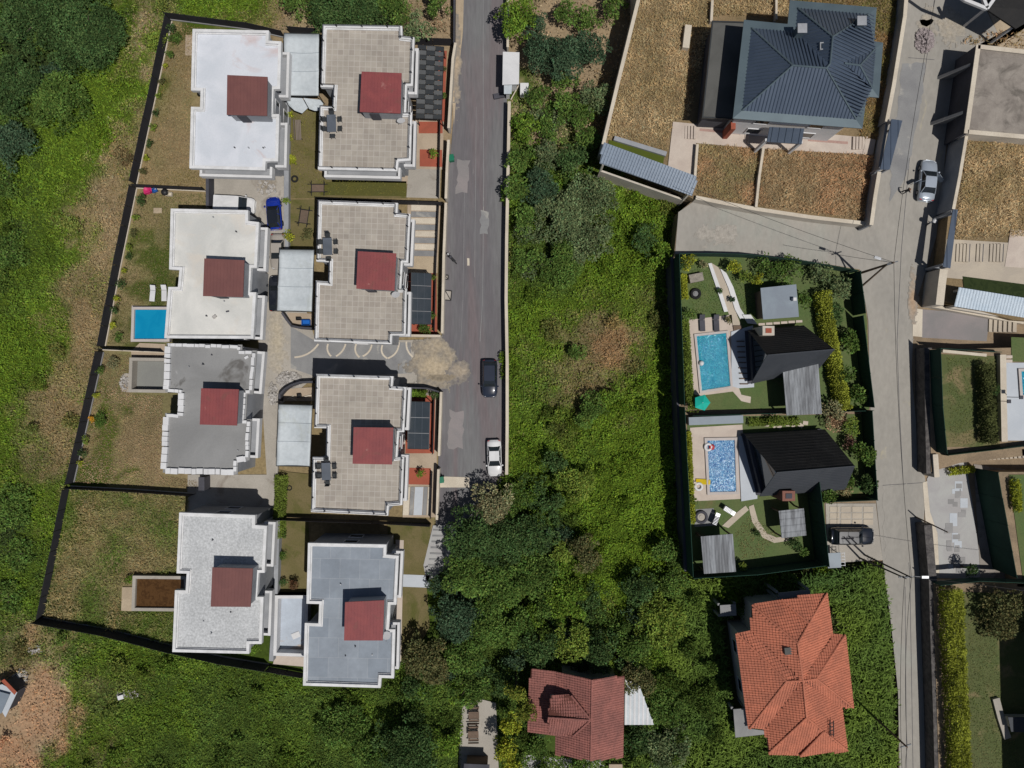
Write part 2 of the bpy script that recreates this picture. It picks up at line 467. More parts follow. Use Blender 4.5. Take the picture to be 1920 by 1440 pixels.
def inpoly(x, y, poly):
    r = np.zeros(len(x), bool); n = len(poly); j = n - 1
    for i in range(n):
        xi, yi = poly[i][0], poly[i][1]; xj, yj = poly[j][0], poly[j][1]
        c = ((yi > y) != (yj > y)) & (x < (xj - xi) * (y - yi) / ((yj - yi) or 1e-9) + xi)
        r ^= c; j = i
    return r

def raw_mesh(name, V, F, C, mat, parent=None):
    """V (n,3) float, F (m,4) int, C (n,3) colours"""
    me = bpy.data.meshes.new(name)
    me.vertices.add(len(V)); me.vertices.foreach_set('co', V.astype(np.float32).ravel())
    m, k = F.shape
    me.loops.add(m * k); me.loops.foreach_set('vertex_index', F.astype(np.int32).ravel())
    me.polygons.add(m); me.polygons.foreach_set('loop_start', np.arange(0, m * k, k, dtype=np.int32))
    try: me.polygons.foreach_set('loop_total', np.full(m, k, dtype=np.int32))
    except Exception: pass
    a = me.attributes.new('Col', 'FLOAT_COLOR', 'POINT')
    C4 = np.ones((len(V), 4), np.float32); C4[:, :3] = C
    a.data.foreach_set('color', C4.ravel())
    me.materials.append(mat); me.update(calc_edges=True)
    o = bpy.data.objects.new(name, me); COL.objects.link(o)
    if parent is not None: o.parent = parent
    return o

def leaves(pos, dirs, L, W, cols, roll=None):
    """rhombic leaves: base at pos, pointing along dirs"""
    n = len(pos); cols = cols * 1.5
    d = dirs / np.linalg.norm(dirs, axis=1, keepdims=True)
    up = rng.normal(size=(n, 3)) * .35 + np.array([0, 0, 1.0])
    if roll is not None: up = roll + rng.normal(size=(n, 3)) * .45
    s = np.cross(d, up); s /= np.linalg.norm(s, axis=1, keepdims=True) + 1e-9
    L = np.asarray(L).reshape(-1, 1) * np.ones((n, 1)); W = np.asarray(W).reshape(-1, 1) * np.ones((n, 1))
    mid = pos + d * L * .45
    V = np.stack([pos, mid + s * W * .5, pos + d * L, mid - s * W * .5], 1).reshape(-1, 3)
    F = np.arange(4 * n).reshape(-1, 4)
    return V, F, np.repeat(cols, 4, axis=0)

CLS = {'g': (.108, .170, .018), 'm': (.078, .122, .024), 'd': (.044, .066, .022), 'o': (.15, .142, .055),
       'b': (.235, .18, .09), 's': (.3, .225, .14), 'c': (.085, .145, .022), 't': (.30, .23, .125), 'y': (.26, .24, .02)}
# rows of 60 px cells: 0 green, 1 mid green, 2 dark scrub, 3 olive, 4 straw, 5 bare soil
GRID = [
    [2, 2, 2, 0, 3, 1, 0, 0, 4, 5, 1, 1, 5, 5, 5, 1, 5, 5, 5, 5, 4, 4, 4, 4, 4, 4, 4, 4, 3, 3, 4, 4],
    [2, 2, 2, 0, 0, 4, 4, 4, 4, 5, 5, 5, 5, 5, 5, 5, 5, 5, 5, 5, 4, 4, 4, 4, 4, 4, 4, 4, 4, 4, 4, 4],
    [2, 2, 0, 0, 0, 3, 4, 4, 4, 5, 5, 5, 5, 5, 5, 1, 5, 5, 5, 5, 4, 4, 4, 4, 4, 4, 4, 4, 4, 4, 4, 4],
    [2, 0, 0, 0, 3, 4, 4, 4, 4, 5, 5, 5, 5, 5, 5, 1, 5, 5, 5, 4, 4, 4, 4, 4, 4, 4, 4, 4, 4, 4, 4, 4],
    [1, 0, 0, 0, 3, 4, 4, 4, 4, 5, 5, 5, 5, 5, 5, 1, 1, 1, 5, 5, 4, 4, 4, 4, 4, 4, 4, 4, 4, 4, 4, 4],
    [0, 0, 0, 3, 4, 4, 4, 4, 4, 4, 4, 4, 4, 4, 4, 1, 1, 1, 0, 0, 0, 4, 4, 4, 4, 4, 4, 4, 4, 4, 4, 4],
    [2, 0, 3, 4, 4, 4, 4, 4, 4, 4, 4, 4, 4, 4, 4, 1, 1, 1, 1, 0, 0, 0, 4, 4, 4, 4, 4, 4, 4, 4, 4, 4],
    [2, 0, 0, 4, 0, 3, 3, 4, 4, 4, 4, 4, 4, 4, 4, 1, 1, 1, 1, 0, 1, 0, 4, 4, 4, 4, 4, 4, 4, 4, 4, 4],
    [2, 0, 3, 4, 1, 3, 3, 4, 4, 4, 4, 4, 4, 4, 4, 1, 1, 1, 0, 0, 0, 0, 0, 0, 0, 0, 0, 0, 0, 0, 0, 0],
    [1, 0, 3, 4, 1, 3, 3, 4, 4, 4, 4, 4, 4, 4, 4, 1, 0, 0, 0, 0, 3, 1, 0, 0, 0, 0, 0, 0, 0, 0, 0, 0],
    [0, 0, 4, 3, 0, 3, 3, 3, 4, 4, 4, 4, 4, 4, 4, 0, 0, 0, 3, 4, 0, 0, 0, 0, 0, 0, 0, 0, 0, 0, 0, 0],
    [0, 0, 4, 3, 3, 3, 3, 3, 4, 4, 4, 4, 4, 4, 4, 0, 0, 3, 4, 3, 0, 0, 0, 0, 0, 0, 0, 0, 0, 0, 0, 0],
    [0, 3, 4, 0, 3, 3, 3, 4, 4, 4, 4, 4, 4, 4, 4, 0, 1, 3, 0, 0, 0, 0, 0, 0, 0, 0, 0, 0, 0, 0, 0, 0],
    [0, 3, 4, 0, 4, 4, 4, 4, 4, 4, 4, 4, 4, 4, 4, 0, 0, 0, 0, 0, 0, 0, 0, 0, 0, 0, 0, 0, 0, 0, 0, 0],
    [0, 3, 1, 0, 4, 4, 4, 4, 4, 4, 4, 4, 4, 4, 4, 0, 0, 1, 0, 0, 0, 0, 0, 0, 0, 0, 0, 0, 0, 0, 0, 0],
    [1, 0, 0, 3, 3, 3, 4, 4, 4, 4, 4, 4, 4, 4, 4, 1, 1, 0, 0, 0, 0, 0, 0, 0, 0, 0, 0, 0, 0, 0, 0, 0],
    [2, 0, 0, 4, 3, 3, 4, 4, 4, 4, 4, 4, 4, 4, 1, 1, 1, 1, 0, 0, 0, 0, 0, 0, 0, 0, 0, 0, 0, 0, 0, 0],
    [2, 0, 3, 4, 3, 3, 3, 4, 4, 4, 4, 4, 4, 1, 1, 1, 1, 1, 0, 0, 0, 0, 0, 0, 0, 0, 0, 0, 0, 0, 0, 0],
    [0, 1, 3, 3, 0, 3, 3, 4, 4, 4, 4, 4, 4, 1, 1, 1, 1, 1, 0, 0, 1, 0, 0, 0, 0, 0, 0, 0, 0, 0, 0, 0],
    [1, 1, 1, 1, 0, 3, 3, 0, 0, 0, 0, 0, 1, 1, 1, 1, 1, 1, 3, 1, 1, 1, 0, 0, 0, 0, 0, 0, 0, 0, 0, 0],
    [3, 5, 0, 0, 1, 1, 0, 1, 1, 1, 1, 1, 1, 1, 1, 1, 1, 1, 0, 1, 1, 1, 1, 0, 0, 0, 0, 0, 0, 0, 0, 0],
    [5, 5, 0, 3, 1, 0, 1, 1, 0, 1, 1, 1, 1, 1, 1, 1, 1, 1, 1, 1, 1, 1, 1, 0, 0, 0, 0, 0, 0, 0, 0, 0],
    [5, 5, 0, 1, 1, 0, 1, 1, 1, 1, 1, 1, 1, 1, 1, 1, 1, 1, 1, 1, 1, 1, 1, 0, 0, 0, 0, 0, 0, 0, 0, 0],
    [5, 1, 0, 3, 1, 1, 1, 1, 1, 1, 1, 1, 1, 1, 1, 1, 1, 1, 1, 1, 1, 1, 1, 0, 0, 0, 0, 0, 0, 0, 0, 0]]
KIND = ['g', 'm', 'd', 'o', 'b', 's']
GC = np.array([[CLS[KIND[c]] for c in r] for r in GRID])
GS = np.array([[{5: .12, 4: .8, 3: .85}.get(c, 1.0) for c in r] for r in GRID])
GD = np.array([[{5: 0., 4: .8, 3: .5}.get(c, 0.) for c in r] for r in GRID])

def cover(x, y, amp=45, jit=0.0):
    """ground-cover colour, density and dryness at world points (lower ground)"""
    px = x / CAM_H * FOC + 960; py = 720 - y / CAM_H * FOC
    pxo, pyo = px, py
    if jit: pxo = px + rng.normal(0, jit * .5, len(px)); pyo = py + rng.normal(0, jit * .5, len(px))
    px = px + (fnoise(x, y, .18, 3) - .5) * amp * 2.4; py = py + (fnoise(x, y, .18, 8) - .5) * amp * 2.4
    if jit: px = px + rng.normal(0, jit, len(px)); py = py + rng.normal(0, jit, len(px))
    hf = (fnoise(x, y, .55, 77) - .5) * 130; px = px + hf; py = py + (fnoise(x, y, .55, 91) - .5) * 130
    u = np.clip(px / 60 - .5, 0, 30.999); v = np.clip(py / 60 - .5, 0, 22.999)
    i = u.astype(int); j = v.astype(int); fu = (u - i)[:, None]; fv = (v - j)[:, None]
    def bl(A):
        A = A if A.ndim == 3 else A[:, :, None]
        return (A[j, i] * (1 - fu) + A[j, i + 1] * fu) * (1 - fv) + (A[j + 1, i] * (1 - fu) + A[j + 1, i + 1] * fu) * fv
    c = bl(GC)
    t = fnoise(x, y, .33, 21)[:, None]
    c = c * (.72 + .56 * t)
    # particular patches: the rusty dry patch in the middle plot, the straw track beside the villas
    wob = (fnoise(x, y, .5, 66)[:, None] - .5) * 2.1
    for bx, by, rx, ry, cc_ in ((1152, 640, 44, 62, (.27, .165, .085)), (1085, 730, 40, 34, (.22, .155, .08)), (272, 60, 22, 90, (.27, .2, .12)), (235, 260, 34, 110, (.25, .185, .095)), (205, 430, 46, 110, (.27, .2, .115)),
                               (170, 600, 44, 90, (.26, .19, .1)), (110, 780, 40, 120, (.25, .185, .095)), (70, 1330, 70, 110, (.37, .225, .135)), (25, 1420, 50, 40, (.37, .21, .12))):
        q = 1.25 - np.sqrt(((pxo - bx) / rx) ** 2 + ((pyo - by) / ry) ** 2)[:, None] + wob - .16 * (by < 900) - .05
        q = np.clip(q * 1.4, 0, 1) * .85; c = c * (1 - q) + np.array(cc_) * (.8 + .4 * t) * q
    w = np.clip((fnoise(x, y, .12, 31) - .52) * 5, 0, 1)[:, None] * .5
    c = c * (1 - w) + w * np.array(CLS['g']) * (.7 + .5 * t) * (c[:, 1:2] > c[:, 0:1]) + w * c * (c[:, 1:2] <= c[:, 0:1])
    return c, bl(GS)[:, 0], bl(GD)[:, 0]

def zfield(x, y):
    """height of the sloping maize field in the south-east"""
    px = x / 86.5 * FOC + 960
    t = np.clip((px - 1190) / 440.0, 0, 1)
    return 3 * t * t * (3 - 2 * t)

def scatter_poly(poly, dens):
    xs = [p[0] for p in poly]; ys = [p[1] for p in poly]
    A = (max(xs) - min(xs)) * (max(ys) - min(ys)); n = int(A * dens)
    x = rng.uniform(min(xs), max(xs), n); y = rng.uniform(min(ys), max(ys), n)
    k = inpoly(x, y, poly)
    return x[k], y[k]

def grass_object(name, polys, dens, z, label, L=.3, W=.11, excl=(), col=None, hvar=.5, cat='grass', use_cover=True, tilt=(.15, 1.0), jit=.22, zfun=None):
    Vs = []; Fs = []; Cs = []; base = 0
    for poly in polys:
        x, y = scatter_poly(poly, dens)
        for e in excl:
            k = ~inpoly(x, y, e); x = x[k]; y = y[k]
        if use_cover:
            c, dn, dr = cover(x, y, jit=22)
            k = rng.random(len(x)) < dn; x = x[k]; y = y[k]; c = c[k]; dr = dr[k]
        else:
            a, b2 = np.array(col[0]), np.array(col[1])
            t = np.clip((fnoise(x, y, .35, 5) - .5) * 2.6 + .5 + rng.normal(0, .18, len(x)), 0, 1)[:, None]
            c = a * (1 - t) + b2 * t; dr = np.zeros(len(x))
        n = len(x)
        if n == 0: continue
        az = rng.uniform(0, 2 * math.pi, n); el = rng.uniform(tilt[0], tilt[1], n)
        d = np.stack([np.cos(az) * np.cos(el), np.sin(az) * np.cos(el), np.sin(el)], 1)
        hgt = fnoise(x, y, 1.0, 12); hgt = np.clip((hgt - .32) * 2.4, 0, 1); c = c * (.82 + .4 * hgt[:, None] * rng.uniform(.6, 1.2, n)[:, None])  # leaf colour carries light and shade: clump tops lighter, hollows darker
        zz = (zfun(x, y) if zfun else z) + hgt * hvar * rng.uniform(.3, 1, n)
        pos = np.stack([x, y, zz], 1)
        lum = rng.normal(1, jit, n).clip(.45, 1.7)[:, None]
        sz = rng.uniform(.6, 1.35, n)
        ww = W * (1 - .5 * dr)
        hue = rng.normal(0, .10, n)[:, None]; c = c * np.concatenate([1 + hue, 1 + hue * .15, 1 - hue * .4], 1).clip(.5, 1.6)
        V, F, C = leaves(pos, d, L * sz, ww * sz, c * lum)
        Vs.append(V); Fs.append(F + base); Cs.append(C); base += len(V)
    o = raw_mesh(name, np.concatenate(Vs), np.concatenate(Fs), np.concatenate(Cs), M['leaf'])
    return tag(o, label, cat, kind='stuff')

TREE_N = [0]
def crown_arrays(R, h, col, leaf=.25, dens=66, clumps=None, flat=.5, seed=0, spiky=0.0):
    r0 = np.random.default_rng(seed)
    nb = clumps or int(9 + R * R * 2.4)
    P_, D_, C_, U_ = [], [], [], []
    for i in range(nb):
        rr = R * .74 * math.sqrt(r0.random()) if i else 0
        a = r0.uniform(0, 2 * math.pi)
        br = R * r0.uniform(.20, .38) * (1.0 if R > 1.5 else 1.25)
        if R > 1.3 and i % 3 == 0 and i: rr = R * r0.uniform(.78, 1.02); br = R * r0.uniform(.10, .2)
        dome = math.sqrt(max(0.05, 1 - (rr / R) ** 2))
        zc = h - br * .9 - (h * flat) * (1 - dome) - r0.uniform(0, .12) * h
        c = np.array([rr * math.cos(a), rr * math.sin(a), max(zc, br * .5)])
        n = int(4 * math.pi * br * br * dens * .62) + 12
        v = r0.normal(size=(n, 3)); v /= np.linalg.norm(v, axis=1, keepdims=True)
        v = v[v[:, 2] > -.35]; n = len(v)
        rad = br * (r0.uniform(.62, 1.08, n) ** .7)[:, None]
        lump = r0.uniform(.62, 1.42)
        p = c + v * rad * np.array([1, 1, .85])
        d = v * .8 + r0.normal(size=(n, 3)) * .55; d[:, 2] -= .15
        d[:, :2] += v[:, :2] * spiky
        cc = np.array(col) * lump * r0.normal(1, .22, n).clip(.5, 1.6)[:, None]
        cc[:, 0] *= r0.normal(1, .12, n).clip(.7, 1.4)
        P_.append(p); D_.append(d); C_.append(cc); U_.append(v)
    p = np.concatenate(P_); d = np.concatenate(D_); c = np.concatenate(C_); u = np.concatenate(U_)
    k = p[:, 2] > .08; p = p[k]; d = d[k]; c = c[k]; u = u[k]
    sz = r0.uniform(.65, 1.3, len(p))
    return leaves(p, d, leaf * sz, leaf * .62 * sz, c, roll=u)

def tree(px, py, rpx, h, col, label, name='broadleaf_tree', cat='tree', group=None, z=0.0, leaf=.25, dens=66, spiky=0.0, trunk=True, flat=.5, clumps=None):
    """px,py,rpx: where the crown is seen; h: height above its ground z"""
    zc = z + h * .7
    c = P(px, py, zc); R = rpx / FOC * (CAM_H - zc)
    TREE_N[0] += 1
    V, F, C = crown_arrays(R, h, col, leaf, dens, seed=TREE_N[0], spiky=spiky, flat=flat, clumps=clumps)
    if trunk:
        t = thing(name, label, cat, (c.x, c.y, z), 0, group)
        raw_mesh('crown', V, F, C, M['leaf'], t)
        mb = MB(); th = h * .55
        mb.tube((0, 0, -.1), (0, 0, th), .05 * R + .06, .03 * R + .04, 8)
        for k in range(5):
            a = k * 1.26 + TREE_N[0]; q = R * .5
            mb.tube((0, 0, th * (.6 + .08 * k)), (q * math.cos(a), q * math.sin(a), h * .8), .03 * R + .02, .012, 6)
        mb.build('trunk', M['bark'], t, local=True)
        return t
    o = raw_mesh(name, V, F, C, M['leaf']); o.location = (c.x, c.y, z)
    return tag(o, label, cat, group)

def hedge(pts, w, h, z, col, label, name='hedge', cat='hedge', dens=150, leaf=.2, group=None, zt=None):
    """pts: px points of the hedge crest seen at its top"""
    W_ = PP(pts, z + h)
    Vs = []; Fs = []; Cs = []; base = 0
    o0 = Vector((W_[0].x, W_[0].y, z))
    mb = None
    for a, b in zip(W_[:-1], W_[1:]):
        d = b - a; Ln = math.hypot(d.x, d.y); n = int(Ln * (w + 2 * h) * dens)
        t = rng.random(n); s = rng.uniform(-1, 1, n)
        wob = 1 + .35 * (fnoise(t * Ln + a.x, t * Ln, 1.1, 4) - .5)
        # rounded section: points near the surface
        ang = rng.uniform(-.15, math.pi + .15, n); rad = rng.uniform(.75, 1.05, n) * wob
        off = np.cos(ang) * w * .5 * rad; zz = np.sin(ang).clip(-.2, 1) ** .6 * h * rad * .95 if False else np.abs(np.sin(ang)) ** .5 * h * rad * (.8 + .35 * vnoise(t * Ln + a.x, off * 2, 1.3, 6))
        nx, ny = -d.y / Ln, d.x / Ln
        x = a.x + d.x * t + nx * off - o0.x; y = a.y + d.y * t + ny * off - o0.y
        pos = np.stack([x, y, zz], 1)
        u = np.stack([nx * np.cos(ang), ny * np.cos(ang), np.abs(np.sin(ang)) + .2], 1)
        dd = u * .5 + rng.normal(size=(n, 3)) * .6
        cc = np.array(col) * (.6 + .8 * fnoise(x, y, .9, 2))[:, None] * rng.normal(1, .2, n).clip(.5, 1.6)[:, None]
        V, F, C = leaves(pos, dd, leaf * rng.uniform(.6, 1.3, n), leaf * .6, cc, roll=u)
        Vs.append(V); Fs.append(F + base); Cs.append(C); base += len(V)
    o = raw_mesh(name, np.concatenate(Vs), np.concatenate(Fs), np.concatenate(Cs), M['leaf'])
    o.location = o0
    return tag(o, label, cat, group)

# ------------------------------------------------------------------ generic builders
def sheet(name, px, z, mat, kind='structure', th=0.0):
    mb = MB(); poly = ccw(PP(px, z))
    if th: mb.prism(poly, z - th, z)
    else: mb.face(poly)
    o = mb.build(name, M[mat] if isinstance(mat, str) else mat)
    if kind: o['kind'] = kind
    return o

def boxpoly(a, b, w):
    d = Vector((b.x - a.x, b.y - a.y, 0)).normalized(); n = Vector((-d.y, d.x, 0)) * w / 2
    return [a - n, b - n, b + n, a + n]

def wall(pts, zb, zt, th, mat, label, cop='coping', cw=None, name='boundary_wall', cat='wall', group=None, copth=.08, W3=None):
    """wall whose top is seen at pts; zb..zt"""
    W_ = W3 or PP(pts, zt)
    c = W_[0]
    t = thing(name, label, cat, (c.x, c.y, zb), 0, group)
    mb = MB(); mc = MB()
    for a, b in zip(W_[:-1], W_[1:]):
        mb.prism(boxpoly(a, b, th), zb, zt - copth)
        if cop: mc.prism(boxpoly(a, b, cw or th + .08), zt - copth + .002, zt)
    for q in W_[1:-1]:
        mb.prism([Vector((q.x + th * .5 * math.cos(k * math.pi / 4), q.y + th * .5 * math.sin(k * math.pi / 4), 0)) for k in range(8)], zb, zt - copth - .004)
        if cop: mc.prism([Vector((q.x + (cw or th + .08) * .5 * math.cos(k * math.pi / 4), q.y + (cw or th + .08) * .5 * math.sin(k * math.pi / 4), 0)) for k in range(8)], zt - copth + .004, zt + .004)
    mb.build('masonry', M[mat], t)
    if cop: mc.build('coping', M[cop], t)
    return t

def fence(pts, z, h, mat, label, post='black', step=2.6, basepts=True, group=None, pr=.045, kerb=None):
    """post-and-mesh fence standing on px points at its foot"""
    W_ = PP(pts, z)
    t = thing('mesh_fence', label, 'fence', W_[0], 0, group)
    for a, b in zip(W_[:-1], W_[1:]):
        L = (b - a).length; n = max(1, round(L / step))
        for i in range(n):
            p = a.lerp(b, i / n); q = a.lerp(b, (i + 1) / n)
            d = (q - p).normalized(); e = d * .05
            nrm = Vector((-d.y, d.x, 0)) * .012
            p1, q1 = p + e, q - e
            wob = rnd.uniform(-.05, .02)
            MB().prism([p1 - nrm, q1 - nrm, q1 + nrm, p1 + nrm], z + .04, z + h + wob).build('panel', M[mat], t)
            MB().tube(p - Vector((0, 0, .1)), p + Vector((0, 0, h + .08)), pr, pr, 6).build('post', M[post], t)
    MB().tube(W_[-1], W_[-1] + Vector((0, 0, h + .08)), pr, pr, 6).build('post', M[post], t)
    if kerb:
        mk = MB()
        for a, b in zip(W_[:-1], W_[1:]): mk.prism(boxpoly(a, b, .22), z - .05, z + .12)
        mk.build('footing', M[kerb], t)
    return t

def slope_axes(poly):
    a = poly[0]; n = Vector((0, 0, 0))
    for i in range(1, len(poly) - 1): n += (poly[i] - a).cross(poly[i + 1] - a)
    n.normalize()
    if n.z < 0: n = -n
    h = Vector((0, 0, 1)).cross(n)
    if h.length < 1e-4: h = Vector((1, 0, 0))
    h.normalize(); d = n.cross(h) * -1      # up-slope negative
    if d.z > 0: d = -d
    return n, h, d

def clip_line(P2, x):
    ys = []
    for i in range(len(P2)):
        (x0, y0), (x1, y1) = P2[i], P2[(i + 1) % len(P2)]
        if (x0 > x) != (x1 > x): ys.append(y0 + (x - x0) / (x1 - x0) * (y1 - y0))
    ys.sort(); return list(zip(ys[::2], ys[1::2]))

def ribs(mb, poly, spacing=.4, w=.07, hh=.06, axis=None, lift=.0):
    n, h, d = slope_axes(poly)
    if axis is not None:
        d = (axis - n * axis.dot(n)).normalized(); h = d.cross(n).normalized()
    o = poly[0]; P2 = [((p - o).dot(h), (p - o).dot(d)) for p in poly]
    x0 = min(p[0] for p in P2); x1 = max(p[0] for p in P2); k = x0 + spacing * .5
    while k < x1:
        for a, b in clip_line(P2, k):
            if b - a > .15:
                A = o + h * k + d * a + n * lift; B = o + h * k + d * b + n * lift
                s = h * w / 2; u = n * hh
                m = len(mb.v)
                for Q in (A, B): mb.v += [Q - s, Q - s * .62 + u * .75, Q + u, Q + s * .62 + u * .75, Q + s]
                for q in ((0, 5, 6, 1), (1, 6, 7, 2), (2, 7, 8, 3), (3, 8, 9, 4), (0, 1, 2, 3, 4), (9, 8, 7, 6, 5)): mb.f.append(tuple(m + i for i in q))
        k += spacing
    return mb

def tiles(mb, poly, tw=.30, tl=.36):
    n, h, d = slope_axes(poly)
    o = poly[0]; P2 = [((p - o).dot(h), (p - o).dot(d)) for p in poly]
    x0 = min(p[0] for p in P2); x1 = max(p[0] for p in P2); y0 = min(p[1] for p in P2); y1 = max(p[1] for p in P2)
    nx = int((x1 - x0) / tw) + 1; ny = int((y1 - y0) / tl) + 1
    X, Y = np.meshgrid(x0 + (np.arange(nx) + .5) * tw, y0 + (np.arange(ny) + .5) * tl)
    X = X.ravel(); Y = Y.ravel(); k = inpoly(X, Y, P2)
    for x, y in zip(X[k], Y[k]):
        x += rnd.uniform(-.008, .008); lz = rnd.uniform(0, .012)
        m = len(mb.v)
        for yy, lift in ((y - tl * .5, .02), (y + tl * .56, .06 + lz)):
            for xx, zz in ((-.5, 0), (-.22, .055), (.12, .055), (.36, 0), (.5, 0)):
                mb.v.append(o + h * (x + xx * tw) + d * yy + n * (lift + zz))
        for i in range(4): mb.f.append((m + i, m + i + 1, m + 6 + i, m + 5 + i))
        mb.f.append((m + 5, m + 6, m + 7, m + 8))
    return mb
# ------------------------------------------------------------------ terrain
YZ = 4.2      # raised dry yards around the dark-roofed house
UZ = 5.0
def G3(l): return [P(a, b, z) for a, b, z in l]

def ground_sheet():
    g = np.concatenate([[-600, -300, -160, -100], np.arange(-74, 74.1, .62), [100, 160, 300, 600]])
    h = np.concatenate([[-600, -300, -160, -90], np.arange(-58, 58.1, .62), [90, 160, 300, 600]])
    X, Y = np.meshgrid(g, h); x = X.ravel(); y = Y.ravel()
    c, _, _ = cover(np.clip(x, -73, 73), np.clip(y, -57, 57))
    nx, ny = len(g), len(h)
    z = -.12 + .10 * fnoise(x, y, .5, 2) - .12 * (np.abs(x) > 80)
    I, J = np.meshgrid(np.arange(nx - 1), np.arange(ny - 1)); a = (J * nx + I).ravel()
    F = np.stack([a, a + 1, a + nx + 1, a + nx], 1)
    soil = np.array([.19, .145, .095]); gr = (c[:, 1:2] > c[:, 0:1] * 1.05)
    cc = np.where(gr, c * .55, c * .7 + soil * .3)
    o = raw_mesh('ground', np.stack([x, y, z], 1), F, cc, M['soil']); o['kind'] = 'structure'
ground_sheet()

TER = G3([(1197, -260, 4.8), (1197, 0, 4.8), (1130, 276, 4.8), (1303, 372, 4.4), (1272, 398, 3), (1274, 477, 5.9), (1284, 760, 5.9), (1300, 1083, 5.9), (1552, 1060, 4.8), (1655, 1052, 3), (1672, 1180, 3),
          (1684, 1300, 3), (1688, 1700, 3), (2600, 1700, 3), (2600, -260, 3)])
mb = MB(); mb.prism(TER, -.5, TZ - .03); o = mb.build('terrace_ground', M['drysoil']); o['kind'] = 'structure'
TERXY = [(p.x, p.y) for p in TER]
YARD = G3([(1197, -260, 4.8), (1197, 0, 4.8), (1130, 276, 4.8), (1303, 372, 4.6), (1640, 420, 4.6), (1700, 0, 5.8), (1738, -260, 5.8)])
mb = MB(); mb.prism(YARD, TZ - .05, YZ - .02); o = mb.build('raised_yard_ground', M['dryyard']); o['kind'] = 'structure'
UP1 = G3([(1838, 84, 6.6), (1817, 250, 6.6), (1791, 392, 6.2), (1776, 505, 5.9), (1769, 560, 5.9), (1900, 600, 5), (2500, 640, 5), (2500, 60, 5)])
UP2 = G3([(1743, 655, 5), (1746, 885, 5), (1800, 868, 5), (2500, 790, 5), (2500, 640, 5)])
UP3 = G3([(1750, 1092, 5), (1762, 1500, 5), (2500, 1500, 5), (2500, 1050, 5), (1920, 1095, 5)])
UP4 = G3([(1872, 885, 5), (1908, 1100, 5), (2500, 1100, 5), (2500, 885, 5)])
for nm, pl, mt in (('upper_yard_ground', UP1, 'dryyard'), ('lawn_plot_ground', UP2, 'drysoil'), ('hedge_plot_ground', UP3, 'drysoil'), ('garden_plot_ground', UP4, 'drysoil')):
    mb = MB(); mb.prism(pl, TZ - .06, UZ - .02); o = mb.build(nm, M[mt]); o['kind'] = 'structure'

# maize field ground, ramping up from the lower ground to the terrace
FIELD = [(P(a, b, 1.5).x, P(a, b, 1.5).y) for a, b in ((1185, 1100), (1296, 1088), (1552, 1068), (1624, 1052), (1634, 1064), (1648, 1180), (1656, 1300), (1660, 1560), (1185, 1560))]
def maize_ground():
    g = np.arange(14, 48, .6); h = np.arange(-55, -19, .6)
    X, Y = np.meshgrid(g, h); x = X.ravel(); y = Y.ravel(); nx, ny = len(g), len(h)
    z = zfield(x, y) - .08; keep = inpoly(x, y, FIELD)
    I, J = np.meshgrid(np.arange(nx - 1), np.arange(ny - 1)); a = (J * nx + I).ravel()
    F = np.stack([a, a + 1, a + nx + 1, a + nx], 1); F = F[keep[F].any(1)]
    c = np.array([.05, .06, .02]) * (.7 + .6 * fnoise(x, y, .5, 3))[:, None]
    o = raw_mesh('field_ground', np.stack([x, y, z], 1), F, c, M['soil']); o['kind'] = 'structure'
maize_ground()

# ------------------------------------------------------------------ roads, lanes and drives
sheet('road', [(869, -60), (866, 60), (856, 150), (848, 250), (841, 340), (836, 470), (829, 620), (826, 735), (822, 860), (817, 985), (812, 1060), (870, 1080), (905, 980), (946, 890), (948, 780), (947, 560), (950, 300), (951, 120), (953, -60)], .03, 'asphalt')
sheet('roadside_verge', [(850, -60), (849, 70), (848, 180), (851, 235), (858, 150), (868, 60), (871, -60)], .045, 'sand')
sheet('driveway', [(386, 318), (545, 325), (540, 470), (592, 640), (850, 636), (838, 690), (770, 745), (592, 705), (525, 760), (520, 925), (505, 990), (350, 985), (352, 890), (500, 890), (470, 400), (386, 400)], .02, 'concrete')
sheet('side_lane', [(545, 612), (592, 640), (770, 642), (772, 700), (592, 706), (545, 690)], .035, 'concretegrey')
# sand spread across the mouth of the lane: an uneven blot
def blot(name, pts, z, mat, seed=1, amp=.5, kind='structure'):
    W_ = ccw(PP(pts, z)); out = []
    r = random.Random(seed)
    for a, b in zip(W_, W_[1:] + W_[:1]):
        n = max(2, int((b - a).length / .5))
        for i in range(n):
            p = a.lerp(b, i / n); out.append(Vector((p.x + r.uniform(-amp, amp) * .4, p.y + r.uniform(-amp, amp) * .4, z)))
    o = MB().face(out).build(name, M[mat])
    if kind: o['kind'] = kind
    return o
def soft_spill(name, cx, cy, rx, ry, z, base, top, seed, reach=1.0):
    """a thin spill whose edge thins out: its own grid, coloured by how much sand lies there"""
    c = P(cx, cy, z); a = rx * CAM_H / FOC; b = ry * CAM_H / FOC
    g = np.arange(-a * 1.5, a * 1.5, .12); h = np.arange(-b * 1.5, b * 1.5, .12)
    X, Y = np.meshgrid(g, h); x = X.ravel() + c.x; y = Y.ravel() + c.y; nx, ny = len(g), len(h)
    r = np.sqrt((X.ravel() / a) ** 2 + (Y.ravel() / b) ** 2)
    m = np.clip(1.25 * reach - r + (fnoise(x, y, .8, seed) - .5) * 1.1 + (fnoise(x, y, 3.1, seed + 5) - .5) * .7, 0, 1)
    col = np.array(base) * (1 - m[:, None]) + np.array(top) * m[:, None]
    I, J = np.meshgrid(np.arange(nx - 1), np.arange(ny - 1)); q = (J * nx + I).ravel()
    F = np.stack([q, q + 1, q + nx + 1, q + nx], 1); F = F[(m[F] > .1).all(1)]
    o = raw_mesh(name, np.stack([x, y, np.full(len(x), z)], 1), F, col, M['soil']); o['kind'] = 'structure'
